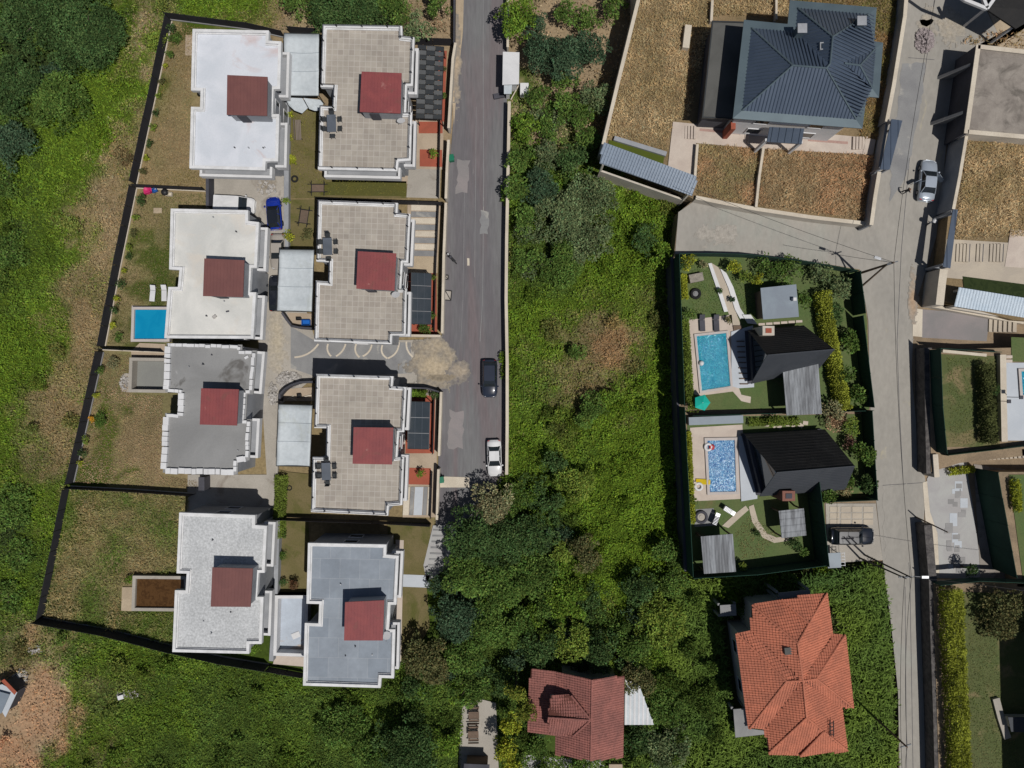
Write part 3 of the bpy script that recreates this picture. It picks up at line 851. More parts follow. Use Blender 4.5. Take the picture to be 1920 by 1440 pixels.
soft_spill('sand_spill', 812, 683, 44, 42, .06, (.16, .155, .15), (.40, .33, .235), 3)
soft_spill('sand_spill', 862, 700, 26, 30, .064, (.145, .14, .14), (.34, .285, .22), 5, .8)
soft_spill('mud_patch', 822, 708, 30, 10, .068, (.3, .25, .18), (.17, .145, .115), 9, .8)
soft_spill('dust_patch', 520, 640, 22, 60, .05, (.34, .31, .27), (.40, .35, .27), 15, .9)
soft_spill('dust_patch', 505, 345, 30, 24, .05, (.34, .31, .27), (.22, .19, .15), 17, .6)
soft_spill('dust_patch', 1770, 45, 60, 40, TZ + .06, (.29, .27, .24), (.37, .32, .25), 19, .7)
soft_spill('dust_patch', 1712, 560, 10, 60, TZ + .06, (.29, .27, .24), (.36, .26, .18), 21, .9)
soft_spill('dust_patch', 856, 120, 10, 110, .058, (.17, .165, .16), (.36, .29, .21), 23, .8)
soft_spill('dust_patch', 1340, 440, 60, 26, TZ + .05, (.30, .28, .25), (.36, .33, .29), 25, .6)
soft_spill('dust_patch', 945, 960, 8, 60, .058, (.17, .165, .16), (.25, .2, .15), 27, .8)
sheet('right_road', [(1712, -60), (1697, 30), (1676, 160), (1660, 240), (1644, 330), (1632, 425), (1612, 505), (1628, 600), (1632, 770), (1643, 940), (1655, 1050), (1672, 1180), (1684, 1300), (1688, 1520), (1738, 1520), (1735, 1150), (1732, 990), (1735, 900), (1722, 840), (1709, 700), (1715, 575), (1760, 430), (1775, 260), (1800, 130), (1870, 60), (1810, -60)], TZ + .02, 'roadconc')
sheet('cross_lane', [(1272, 398), (1303, 376), (1420, 400), (1646, 428), (1650, 470), (1612, 505), (1500, 487), (1400, 476), (1266, 476)], TZ + .032, plain('lane_asphalt', (.19, .175, .165)) if False else 'roadconc')
sheet('road_junction_apron', [(1800, 130), (1870, 60), (1815, -60), (2100, -60), (2100, 120), (1835, 84)], TZ + .026, 'sand')
mb = MB()
for pts, w_ in (([(906, -40), (906, 160), (907, 330), (905, 560), (900, 640)], .07), ([(893, 200), (890, 520)], .05), ([(872, 300), (868, 560), (864, 640)], .04)):
    W_ = PP(pts, .04)
    for a, b in zip(W_[:-1], W_[1:]): mb.face(ccw(boxpoly(a, b, w_)))
o = mb.build('asphalt_seams', M['concretegrey']); o['kind'] = 'structure'
blot('asphalt_patch', [(858, 300), (880, 300), (878, 360), (856, 362)], .042, 'lanepad', 31, .4)
blot('asphalt_patch', [(900, 395), (916, 396), (915, 440), (901, 438)], .042, 'concretegrey', 32, .3)
blot('asphalt_patch', [(845, 770), (870, 772), (866, 840), (840, 842)], .042, 'lanepad', 33, .5)
blot('asphalt_patch', [(876, 484), (880, 484), (880, 498), (876, 498)], .044, 'coping', 34, .05)
# thin seams in the concrete road
mb = MB()
W_ = PP([(1757, -40), (1735, 130), (1705, 300), (1690, 470), (1682, 640), (1686, 760), (1695, 930), (1706, 1080), (1712, 1440)], TZ + .03)
for a, b in zip(W_[:-1], W_[1:]): mb.face(ccw(boxpoly(a, b, .05)))
for pts in ([(1655, 910), (1730, 905)], [(1703, 108), (1752, 112)], [(1697, 1100), (1700, 1440)]):
    W_ = PP(pts, TZ + .03); mb.face(ccw(boxpoly(W_[0], W_[1], .05)))
o = mb.build('road_seams', M['walldark']); o['kind'] = 'structure'
blot('road_patch', [(1692, 118), (1735, 118), (1728, 190), (1700, 330), (1668, 380), (1672, 300)], TZ + .036, 'concretegrey', 9, .3)
blot('road_patch', [(1655, 912), (1700, 906), (1712, 1000), (1700, 1060), (1660, 1050)], TZ + .036, 'roadconc', 10, .5)

# asphalt swirls of pale cement on the side lane
def arc_mark(p0, p1, bend, k):
    a, b = P(*p0, .05), P(*p1, .05); m = (a + b) / 2; d = (b - a); n = Vector((-d.y, d.x, 0)).normalized() * bend
    pts = [a * (1 - t) ** 2 + (m + n) * 2 * t * (1 - t) + b * t * t for t in [i / 8 for i in range(9)]]
    mb = MB()
    for p, q in zip(pts[:-1], pts[1:]): mb.face(ccw(boxpoly(p, q, .2)))
    o = mb.build('cement_line', M['coping']); o['kind'] = 'structure'
for k, (a, b, c) in enumerate([((597, 645), (552, 670), .8), ((615, 645), (621, 668), -.5), ((648, 645), (630, 668), .4), ((668, 645), (674, 670), -.6),
                               ((697, 646), (680, 668), .5), ((717, 647), (726, 672), -.7), ((748, 642), (727, 672), .8), ((762, 640), (778, 672), -.7)]): arc_mark(a, b, c, k)

# ------------------------------------------------------------------ flat-roofed villas
def wall_windows(t, poly, z0, nfl, wmat='glass', edges=None, every=4.2):
    n = len(poly)
    for i in range(n):
        a, b = poly[i], poly[(i + 1) % n]
        d = b - a; d.z = 0; L = d.length
        if L < 3.2: continue
        d.normalize(); nr = Vector((d.y, -d.x, 0)); k = max(1, int(L / every))
        for f in range(nfl):
            for j in range(k):
                c = a + d * (L * (j + .5) / k); z = z0 + f * 3.0 + 1.5
                rz = math.atan2(d.y, d.x)
                w = MB()
                for s in (-1, 1):
                    w.box((c.x + d.x * s * .78 + nr.x * .03, c.y + d.y * s * .78 + nr.y * .03, z), (.08, .12, 1.4), rz)
                    w.box((c.x + nr.x * .03, c.y + nr.y * .03, z + s * .72), (1.66, .12, .08), rz)
                o = w.build('window', M['white'], t)
                MB().box((c.x + nr.x * .015, c.y + nr.y * .015, z), (1.46, .05, 1.34), rz).build('pane', M['glass'], o)

def villa(label, out, stair, deck, wallm, parap, stairm, e_edges, group='flat-roofed villas in two columns', railing=False, balcony=True, zt=6.5, rough_parapet=False, swalk=True, inner=.31):
    """out: px outline at parapet top (clockwise in the picture from the top-left corner); e_edges: indices of outline edges that overhang balconies"""
    pol = PP(out, zt)
    fwd = pol[::-1]; poly = ccw(pol)
    c = sum(poly, Vector()) / len(poly)
    t = thing('flat_roofed_house', label, 'house', (c.x, c.y, 0), 0, group)
    n = len(poly)
    # outline edge i goes pol[i]->pol[i+1]; after reversal find matching
    eset = set(e_edges)
    ins = []
    for i in range(n):
        a, b = poly[i], poly[(i + 1) % n]
        ia = min(range(n), key=lambda k: (pol[k] - a).length); ib = min(range(n), key=lambda k: (pol[k] - b).length)
        e = min(ia, ib) if abs(ia - ib) == 1 else n - 1
        ins.append(1.15 if e in eset else .22)
    core = inset(poly, ins)
    MB().prism(core, -.1, zt - .55).build('wall', M[wallm], t)
    MB().prism(inset(poly, .03), zt - .55, zt - .40).build('roof', M[deck], t)
    if not rough_parapet:
        MB().ring(poly, inner, zt - .56, zt).build('parapet', M[parap], t)
        MB().ring(inset(poly, inner + .002), .1, zt - .40, zt - .24).build('roof_flashing', M[parap], t)
    # balconies
    if balcony:
        for e in e_edges:
            a, b = pol[e], pol[(e + 1) % n]; d = (b - a); d.z = 0; L = d.length
            if L < 2.5: continue
            d.normalize(); nr = Vector((-d.y, d.x, 0))
            if (c - a).dot(nr) > 0: nr = -nr
            mid = (a + b) / 2; rz = math.atan2(d.y, d.x)
            m = MB()
            m.box((mid.x - nr.x * .55, mid.y - nr.y * .55, 2.95), (L - .1, 1.2, .2), rz)
            sl = m.build('balcony', M[wallm], t)
            m = MB()
            m.box((mid.x + nr.x * .0, mid.y + nr.y * .0, 3.5), (L - .1, .3, .95), rz)
            for s in (-1, 1):
                q = mid + d * s * (L / 2 - .2)
                m.box((q.x - nr.x * .65, q.y - nr.y * .65, 3.495), (.28, .96, .93), rz)
            m.build('balcony_parapet', M['white'], sl)
    wall_windows(t, ccw(core), 0.0, 2)
    # stair tower with its metal roof
    st = ccw(PP(stair, zt + 2.0)); s2 = inset(st, .16)
    MB().prism(s2, zt - .39, zt + 1.86).build('stair_tower_wall', M['white' if wallm != 'wallgrey' else 'wallgrey'], t)
    rf = MB().prism(st, zt + 1.86, zt + 2.0).build('stair_tower_roof', M[stairm], t)
    a, b, cc, d = [Vector(p) for p in st]
    if abs(b.x - a.x) < abs(b.y - a.y): a, b, cc, d = b, cc, d, a
    rm = MB()
    for k in range(1, 12):
        p = a.lerp(b, k / 12); q = d.lerp(cc, k / 12)
        m_ = (p + q) / 2; L = (p - q).length
        rm.box((m_.x, m_.y, zt + 2.012), (L - .06, .035, .024), math.atan2((q - p).y, (q - p).x))
    rm.build('roof_seam', M[stairm], rf)
    cm = (a + b + cc + d) / 4
    # stair wall running down the recess to the ground, and a roof door on the south side
    west = min(p.x for p in s2); east = max(p.x for p in s2); north = max(p.y for p in s2); south = min(p.y for p in s2)
    MB().box((east - .6, (north + south) / 2, zt / 2 - .35), (1.1, (north - south) - .5, zt + .2)).build('stair_wall', M['wallgrey'], t)
    MB().box((cm.x - .8, south - .03 + .02, zt + .55), (.95, .12, 1.9)).build('door', M['walldark'], t)
    if railing:
        inn = inset(poly, .19)
        pts_ = []; rm = MB()
        for i in range(n):
            a, b = inn[i], inn[(i + 1) % n]; L = (b - a).length; k = max(1, round(L / 2.8))
            for j in range(k):
                q = a.lerp(b, (j + .5) / k if L > 1.5 else .0)
                pts_.append(q)
            d = (b - a).normalized()
            for zz, r in ((zt + .5, .022), (zt + .25, .014)): rm.tube(Vector((a.x, a.y, zz)), Vector((b.x, b.y, zz)), r, r, 5)
        rm.build('railing', M['black'], t)
        for q in pts_: MB().box((q.x, q.y, zt + .26), (.1, .1, .56)).build('railing_post', M['black'], t)
    if not railing:
        for k in range(4):
            q = Vector((c.x + rnd.uniform(-3.6, 2.4), c.y + rnd.choice([-1, 1]) * rnd.uniform(3.2, 6.6), 0))
            MB().tube((q.x, q.y, zt - .4), (q.x, q.y, zt - .4 + rnd.uniform(.15, .45)), .07, .07, 8).build('vent_pipe', M['metal' if k % 2 else 'walldark'], t)
    if rough_parapet:
        # unfinished parapet: single pale blocks with gaps, standing out of line
        W2 = inset(poly, .28)
        for i in range(n):
            a, b = W2[i], W2[(i + 1) % n]; d = b - a; L = d.length; d.normalize(); x = .15; rz = math.atan2(d.y, d.x)
            westish = a.x < c.x - 3 and b.x < c.x - 3 and abs(d.y) > .8
            wd = .62 if (westish or abs(d.x) > .8 and a.y < c.y - 5) else .34
            while x < L - .15:
                w = min(rnd.uniform(.5, .95), L - x)
                q = a + d * (x + w / 2)
                MB().box((q.x + rnd.uniform(-.05, .05), q.y + rnd.uniform(-.05, .05), zt - .27 + rnd.uniform(-.04, .02)), (w - rnd.uniform(.03, .1), wd, .5), rz + rnd.uniform(-.05, .05)).build('parapet_block', M['white'], t)
                x += w
    return t, poly

GR = 'flat-roofed villas in two columns'
villa('tiled roof terrace villa with railings, topmost of its column, beside the black striped pergola',
      [(604.5, 46), (754, 48.5), (754.5, 67.5), (777, 70), (774, 161), (763, 161), (761, 211), (772.5, 211), (770, 301), (747, 302.5), (745, 321), (596, 317.5), (599, 197), (623, 199), (625, 164), (601, 163)],
      [(678, 134), (753, 137), (751, 212.5), (674.5, 209.5)], 'rooftile', 'wallgrey', 'parapet', 'maroon', (3, 7, 10), GR, railing=True, inner=.30)
villa('tiled roof terrace villa with railings, middle of its column, north of the side lane',
      [(596, 375), (746, 380.5), (745, 399), (769.5, 401), (765, 492.5), (755, 492), (752, 541), (762.5, 541), (760.5, 629), (735, 629), (734, 645.5), (589, 640), (592, 526), (615.5, 528), (616.5, 491), (593, 490)],
      [(671, 471), (743, 475), (739.5, 545), (668, 541)], 'rooftile', 'wallgrey', 'parapet', 'maroon', (3, 7), GR, railing=True, inner=.30)
villa('tiled roof terrace villa with railings just south of the side lane',
      [(592.5, 701), (737.5, 705.5), (736, 724), (762, 726), (757.5, 810), (748, 810), (745, 857), (757.5, 856), (754, 947), (729, 949), (727.5, 967), (583, 960), (586, 857), (611, 857.5), (612, 803), (589, 802.5)],
      [(663, 801), (737.5, 802), (735, 871), (661, 869.5)], 'rooftile', 'wallgrey', 'parapet', 'maroon', (3, 7), GR, railing=True, inner=.30)
villa('slate-grey flat roof villa with red stair tower at the bottom beside the big dark trees',
      [(577.5, 1018), (724.5, 1021), (724, 1040), (747.5, 1042), (743, 1134), (732, 1134), (729, 1180), (741, 1180), (738.5, 1272), (715, 1271), (713.5, 1290), (568, 1285.5), (571.5, 1168), (597, 1169), (598.5, 1132.5), (574.5, 1132)],
      [(647, 1129), (720.5, 1125.5), (717.5, 1201), (645, 1201)], 'roofslate', 'wallgrey', 'parapet', 'maroon', (3, 7), GR)
villa('bluish-white flat roof villa with faint pink stains at the top left',
      [(361, 54), (504, 57), (503.5, 76), (527.5, 77.5), (525, 167), (513, 167), (511, 214), (523.5, 214), (521.5, 302.5), (498, 302.5), (497, 319.5), (355, 315.5), (358, 200), (375, 200.5), (376, 170), (358, 169.5)],
      [(426, 140.5), (501.5, 144), (500.5, 217), (425, 215)], 'roofwhite', 'wallgrey', 'parapet', 'brownroof', (3, 7, 10), GR)
villa('cream-white flat roof villa beside the small bright blue pool',
      [(320, 391), (465, 394), (465, 414), (485.5, 416.5), (481.5, 502.5), (471, 502), (468, 548), (480, 548), (475, 635), (308, 634), (315.5, 538), (333.5, 538), (336.5, 506), (317, 505)],
      [(383, 484.5), (458, 488), (455.5, 557), (380.5, 555)], 'roofcream', 'wallgrey', 'parapet', 'brownroof', (3, 7), GR)
villa('unfinished grey screed roof villa edged with rough white blocks',
      [(309, 642), (452, 645.5), (452, 655), (480, 656.5), (473, 740), (462, 740), (459, 786), (470, 786), (466, 864), (444.5, 867), (443.5, 891), (301.5, 887.5), (306, 774), (333, 775.5), (335, 738), (306, 735)],
      [(377, 728), (447.5, 730), (444, 798), (374.5, 796)], 'roofgrey', 'wallgrey', 'parapet', 'maroon', (3, 7), GR, rough_parapet=True)
villa('pale speckled flat roof villa at the bottom left next to the brown water tank',
      [(336, 961), (478.5, 966), (478, 984.5), (500.5, 986), (496, 1074), (485, 1074), (482, 1119), (494, 1119), (490.5, 1207.5), (467.5, 1207.5), (467, 1226), (323, 1222.5), (328, 1106.5), (348, 1107), (350, 1075.5), (331, 1075)],
      [(398, 1064), (474, 1066), (469.5, 1138), (395, 1137.5)], 'roofgravel', 'wallgrey', 'parapet', 'brownroof', (3, 7), GR)

# small fittings on the flat roofs
def dish(px, py, z, label):
    c = P(px, py, z + .8); t = thing('satellite_dish', label, 'satellite dish', (c.x, c.y, z), 0, 'roof satellite dishes')
    MB().tube(c + Vector((0, 0, -.8)), c + Vector((0, 0, -.1)), .04, .04, 8).build('mast', M['metal'], t)
    m = MB(); m.lathe((0, 0, 0), [(.0, -.12), (.2, -.09), (.38, -.0), (.46, .06)], 18)
    m.v = [c + Matrix.Rotation(-.6, 3, 'X') @ v for v in m.v]
    m.build('dish', M['white'], t)
    MB().tube(c + Vector((0, -.1, 0)), c + Vector((0, -.5, .42)), .02, .03, 6).build('arm', M['metal'], t)
dish(752, 227, 6.1, 'white satellite dish on the topmost tiled roof beside its stair tower')
dish(742, 553, 6.1, 'white satellite dish on the middle tiled roof below its stair tower')
dish(725, 1192, 6.1, 'white satellite dish on the slate-grey roof in its corner')

def build_chair():
    t = thing('chair', 'x', 'chair')
    f = M['pergdark']
    MB().box((0, 0, .44), (.5, .5, .06)).build('seat', f, t, local=True, bevel=.015)
    MB().box((0, -.25, .7), (.5, .05, .5), rot=Matrix.Rotation(.15, 3, 'X')).build('backrest', f, t, local=True, bevel=.015)
    for x in (-.22, .22):
        for y in (-.2, .2): MB().tube((x, y, 0), (x * .95, y * .95, .42), .022, .02, 6).build('leg', f, t, local=True)
        MB().box((x * 1.12, -.02, .64), (.05, .42, .035)).build('armrest', f, t, local=True)
    return t
CH = [None]
def put_chair(c, rz, label, group):
    if CH[0] is None:
        CH[0] = build_chair(); t = CH[0]; t.location = c; t.rotation_euler = (0, 0, rz); t['label'] = label; t['group'] = group; return t
    return dup(CH[0], c, rz, label, group)
def dining(px, py, rz, where):
    z = 6.1; c = P(px, py, z + .74); b = Vector((c.x, c.y, z + .01))
    t = thing('dining_table', 'dark grey rectangular dining table on the %s' % where, 'table', b, rz)
    MB().box((0, 0, .73), (1.0, 1.9, .05)).build('table_top', M['pergdark2'], t, local=True, bevel=.02)
    for x in (-.4, .4):
        for y in (-.8, .8): MB().tube((x, y, 0), (x, y, .71), .035, .035, 6).build('leg', M['black'], t, local=True)
    spots = [(-.85, .55, -1.57, 'north-west side'), (-.85, -.5, -1.6, 'south-west side'), (.85, .5, 1.57, 'north-east side'), (.85, -.55, 1.5, 'south-east side'), (0, 1.3, math.pi, 'north end'), (.05, -1.32, 0, 'south end')]
    for x, y, a, w in spots:
        q = b + Matrix.Rotation(rz, 3, 'Z') @ Vector((x, y, 0))
        put_chair(q, rz + a, 'dark chair at %s of the dining table, %s' % (w, where), 'chairs around the roof dining tables')
plain('pergdark2', (.10, .115, .14), .45)
dining(621.5, 231, .03, 'topmost tiled roof')
dining(614, 462, .03, 'middle tiled roof')
dining(611.5, 884, .03, 'tiled roof south of the lane')

# odd bits of debris on roofs
def slab_piece(name, px, py, z, size, rz, mat, label, cat, group=None, h=None):
    c = P(px, py, z); m = MB(); m.box((0, 0, (h or .12) / 2), (size[0], size[1], h or .12))
    if name in ('box', 'sink', 'plastic_tub', 'crate'):
        m = MB(); p4 = [Vector((x * size[0] / 2, y * size[1] / 2, 0)) for x, y in ((-1, -1), (1, -1), (1, 1), (-1, 1))]
        m.ring(p4, .05, 0, h or .3); m.box((0, 0, .03), (size[0] - .1, size[1] - .1, .06))
    o = m.build(name, M[mat], local=True, bevel=.02); o.location = c; o.rotation_euler = (0, 0, rz)
    return tag(o, label, cat, group)
slab_piece('broken_block', 403, 594, 6.12, (.45, .3), .7, 'rubble', 'pale block lying on the cream-white roof, the larger', 'block', h=.2)
slab_piece('broken_block', 427, 584, 6.12, (.35, .15), .2, 'walldark', 'small dark block lying on the cream-white roof', 'block', h=.12)
slab_piece('broken_block', 463, 670, 6.12, (.45, .28), .5, 'white', 'white block lying on the unfinished grey roof near its corner', 'block', h=.2)
# ------------------------------------------------------------------ yards of the villas
sheet('yard_lawn', [(541, 185), (600, 205), (596, 320), (620, 335), (762, 340), (764, 372), (600, 372), (541, 372)], .05, 'olive')
sheet('trimmed_lawn', [(612, 341), (762, 343), (762, 368), (600, 366)], .065, 'lawndark')
sheet('garden_soil', [(541, 374), (592, 374), (588, 470), (530, 468)], .05, 'olive')
sheet('terrace_paving', [(770, 225), (832, 225), (830, 318), (766, 318), (766, 345), (622, 342), (622, 330), (752, 332), (770, 300)], .05, 'paving')
sheet('red_floor', [(785, 228), (830, 228), (830, 250), (785, 250)], .075, 'redtile')
sheet('red_floor', [(787, 280), (829, 281), (829, 313), (787, 312)], .075, 'redtile')
sheet('red_floor', [(820, 95), (838, 95), (833, 228), (825, 228)], .075, 'redtile')
sheet('parking_pad', [(766, 316), (826, 318), (824, 372), (762, 370)], .06, 'concrete')
sheet('side_yard', [(764, 380), (826, 380), (820, 512), (763, 512)], .05, 'paving')
sheet('tan_paving', [(768, 480), (820, 482), (818, 512), (766, 512)], .062, 'sand')
sheet('pergola_floor', [(763, 512), (818, 512), (820, 626), (762, 626)], .06, 'redtile')
sheet('side_yard', [(760, 738), (820, 740), (818, 970), (755, 970)], .05, 'paving')
sheet('pergola_floor', [(762, 740), (816, 742), (814, 850), (760, 850)], .075, 'redtile')
sheet('red_floor', [(767, 877), (808, 878), (806, 909), (766, 908)], .075, 'redtile')
sheet('yard_lawn', [(541, 885), (590, 890), (583, 968), (515, 964), (520, 880)], .05, 'olive')
sheet('yard_lawn', [(522, 972), (578, 972), (580, 1018), (590, 1120), (522, 1115)], .05, 'olive')
sheet('yard_lawn', [(726, 978), (808, 980), (800, 1100), (806, 1175), (770, 1240), (742, 1235)], .05, 'olive')
sheet('tan_path', [(742, 1012), (757, 1013), (752, 1240), (738, 1240)], .065, 'pinkpave')
sheet('garden_path', [(755, 1077), (806, 1079), (805, 1102), (754, 1100)], .07, 'bluewhite')
sheet('gate_paving', [(812, 985), (856, 985), (858, 1010), (845, 1060), (800, 1092), (794, 1060)], .07, 'lightpave')
for k in range(8):
    o = MB().prism(PP([(812 - k * 1.5, 992 + k * 11), (850 - k * 4, 993 + k * 11), (850 - k * 4, 996 + k * 11), (812 - k * 1.5, 995 + k * 11)], .12), .05, .12).build('step', M['concretegrey']); o['kind'] = 'structure'  # thin grey strips laid to paint the shadow stripes on the paving
sheet('lane_slab', [(820, 893), (880, 895), (880, 914), (820, 914)], .07, 'coping')
# stripes of the stepped yards: single slabs
for k in range(8):
    y = 384 + k * 12.2
    o = MB().prism(PP([(771 + (4 if k > 2 else 0), y), (819, y + .8), (819, y + 11.2), (771 + (4 if k > 2 else 0), y + 10.4)], .14), .0, .13 + .01 * (k % 2)).build('paving_slab', M['coping' if k % 2 == 0 else 'concretegrey']); o['kind'] = 'structure'
for k, (x0, x1, mt) in enumerate([(756, 767, 'coping'), (768, 775, 'concretegrey'), (776, 792, 'bluewhite'), (793, 800, 'concretegrey'), (801, 806, 'coping')]):
    o = MB().prism(PP([(x0 + 2, 913), (x1 + 2, 913), (x1 - 1, 966), (x0 - 1, 966)], .14), 0, .13 + .01 * (k % 2)).build('paving_slab', M[mt]); o['kind'] = 'structure'

# street walls of the tiled villas (white tops, shaded inner side)
wall([(854, 80), (849, 110), (841, 240)], 0, 1.9, .22, 'palewall', 'cream wall along the road beside the black striped pergola', group='walls along the road')
wall([(841, 262), (838, 315), (836, 372)], 0, 1.9, .22, 'palewall', 'cream wall along the road beside the red shrub terrace of the topmost tiled villa', group='walls along the road')
wall([(836, 380), (832, 480), (829, 625)], 0, 1.9, .22, 'palewall', 'cream wall along the road beside the striped stepped yard', group='walls along the road')
wall([(827, 735), (823, 855)], 0, 1.9, .2, 'palewall', 'cream wall along the road beside the lower glass pergola', group='walls along the road')
wall([(822, 880), (819, 975)], 0, 1.9, .2, 'palewall', 'cream wall along the road by the green bin south of the gate gap', group='walls along the road')
wall([(762, 629), (826, 630)], 0, 1.6, .2, 'palewall', 'cream cross wall closing the north side of the side lane')
wall([(763, 727), (800, 728), (824, 735)], 0, 1.6, .16, 'walldark', 'dark cross wall closing the south side of the side lane', cop=None)
wall([(953, -40), (952, 88)], 0, 1.5, .2, 'palewall', 'pale wall on the east side of the road above the white shed', cop='coping')
wall([(955, 190), (953, 300), (950, 450), (949, 560), (951, 680), (951, 800), (950, 890)], 0, 1.6, .28, 'palewall', 'long pale retaining wall on the east side of the asphalt road', cop='coping')
wall([(852, -40), (851, 80)], 0, 1.6, .16, 'walldark', 'dark wall between the sandy verge and the bare plot at the top', cop=None)

# black mesh fences
fence([(318, 36), (398, 46), (470, 55), (534, 70)], 0, 1.7, 'fence', 'black mesh fence above the bluish-white villa at the top left', kerb='concretegrey')
fence([(322, 40), (290, 190), (256, 346)], 0, 1.8, 'fence', 'black mesh fence on the west side of the topmost brown yard', kerb='coping')
fence([(256, 352), (386, 358)], 0, 1.5, 'fence', 'black mesh fence between the brown yard and the pool yard', kerb='coping')
fence([(256, 354), (226, 500), (197, 650)], 0, 1.8, 'fence', 'black mesh fence on the west side of the blue pool yard', kerb='coping')
fence([(193, 655), (308, 660)], 0, 1.5, 'fence', 'black mesh fence just below the blue pool', kerb='coping')
fence([(194, 660), (165, 790), (138, 905)], 0, 1.8, 'fence', 'black mesh fence on the west side of the unfinished villa yard', kerb='concretegrey')
fence([(133, 912), (250, 918), (366, 926)], 0, 1.9, 'fence', 'black mesh fence between the bare brown yard and the bottom left yard', kerb='coping')
fence([(130, 916), (108, 1030), (82, 1156)], 0, 1.5, 'fence', 'ragged black mesh fence on the west side of the bottom left yard')
fence([(80, 1158), (205, 1180), (330, 1212), (420, 1232), (505, 1246)], 0, 2.2, 'fence', 'black mesh fence closing the bottom left yard to the south', kerb='concretegrey')
fence([(505, 1250), (572, 1262)], 0, 1.6, 'fence', 'short black mesh fence below the pale dirty pool')
fence([(600, 378), (700, 382), (830, 386)], 0, 1.9, 'fence', 'black mesh fence north of the middle tiled villa')
fence([(520, 970), (700, 976), (808, 982)], 0, 1.9, 'fence', 'black mesh fence north of the slate-grey roofed villa')
fence([(545, 62), (600, 66)], 0, 1.7, 'fence', 'black mesh fence behind the upper carport')
fence([(778, 84), (848, 86)], 0, 1.9, 'fence', 'black mesh fence above the striped pergola')
fence([(832, 98), (826, 225), (823, 372)], 0, 1.1, 'fence', 'low dark railing inside the road wall of the topmost tiled villa', step=2)
fence([(823, 388), (818, 500), (815, 622)], 0, 1.1, 'fence', 'low dark railing inside the road wall of the middle tiled villa', step=2)
fence([(815, 745), (812, 850)], 0, 1.1, 'fence', 'low dark railing beside the lower glass pergola', step=2)
fence([(811, 885), (808, 970)], 0, 1.1, 'fence', 'low dark railing beside the red shrub pad of the lower tiled villa', step=2)
wall([(388, 322), (388, 385)], 0, 1.7, .35, 'walldark', 'dark wall end between the top brown yard and the parking court', cop=None)
wall([(537, 185), (536, 470)], 0, .9, .55, 'wallgrey', 'long low grey wall beside the parking court', cop=None)
wall([(520, 755), (518, 880), (516, 925)], 0, .6, .3, 'concrete', 'low kerb wall along the lower drive', cop=None)
wall([(520, 972), (516, 1110), (508, 1240)], 0, 1.2, .5, 'wallgrey', 'grey wall between the two southernmost villas', cop=None)
wall([(377, 895), (377, 920)], 0, 1.8, .7, 'walldark', 'dark square pillar by the lower drive', cop=None, name='pillar', cat='pillar')

# carports
def carport(px, z, label, scallop=False):
    q = PP(px, z); c = sum(q, Vector()) / 4
    t = thing('carport', label, 'carport', (c.x, c.y, 0), 0, 'membrane carports between the villas')
    n = 10; v = []; f = []
    for i in range(n + 1):
        for j in range(n + 1):
            a, b = i / n, j / n
            p = q[0].lerp(q[1], a).lerp(q[3].lerp(q[2], a), b)
            p.z = z - .28 * math.sin(math.pi * a) * (.5 + .5 * math.sin(math.pi * b)) + .05 * math.sin(b * math.pi * 4)
            v.append(p)
    for i in range(n):
        for j in range(n): f.append((i * (n + 1) + j, i * (n + 1) + j + 1, (i + 1) * (n + 1) + j + 1, (i + 1) * (n + 1) + j))
    m = MB(); m.v = v; m.f = f
    o = m.build('canopy', M['membrane'], t, smooth=True)
    for b_ in (.34, .67): MB().path([v[i * (n + 1) + int(b_ * n)] + Vector((0, 0, .02)) for i in range(n + 1)], .02, 5).build('canopy_seam', M['blueroof'], t)
    so = o.modifiers.new('thickness', 'SOLIDIFY'); so.thickness = .03
    for i in range(4):
        a, b = q[i], q[(i + 1) % 4]
        MB().tube(a + Vector((0, 0, .0)), b, .05, .05, 6).build('frame_tube', M['pergdark'], t)
        p = a.lerp(c, .06)
        MB().tube((p.x, p.y, 0), (p.x, p.y, z - .05), .06, .06, 8).build('post', M['pergdark'], t)
    if scallop:
        base = [(534, 183), (548, 183), (567, 184), (583, 185), (598, 187)]
        for k, pts in enumerate(([(535, 183), (567, 184), (577, 202), (566, 212), (551, 206), (540, 196)], [(569, 184), (600, 187), (606, 194), (600, 206), (590, 207), (579, 203)])):
            W_ = PP(pts, 2.85); MB().slab([Vector((p.x, p.y, 2.9 - .05 * i)) for i, p in enumerate(W_)], .03).build('awning_flap', M['membrane'], t)
    return t
carport([(532.5, 62), (598.5, 63.5), (598, 180), (530.5, 179.5)], 3.0, 'pale membrane carport with scalloped awning between the two topmost villas', True)
carport([(524, 467.5), (589, 468.5), (585, 584.5), (519, 583)], 3.0, 'pale membrane carport west of the middle tiled villa, cars beneath')
carport([(522.5, 758), (585.5, 760), (581, 874.5), (518, 873.5)], 3.0, 'pale membrane carport west of the lower tiled villa')

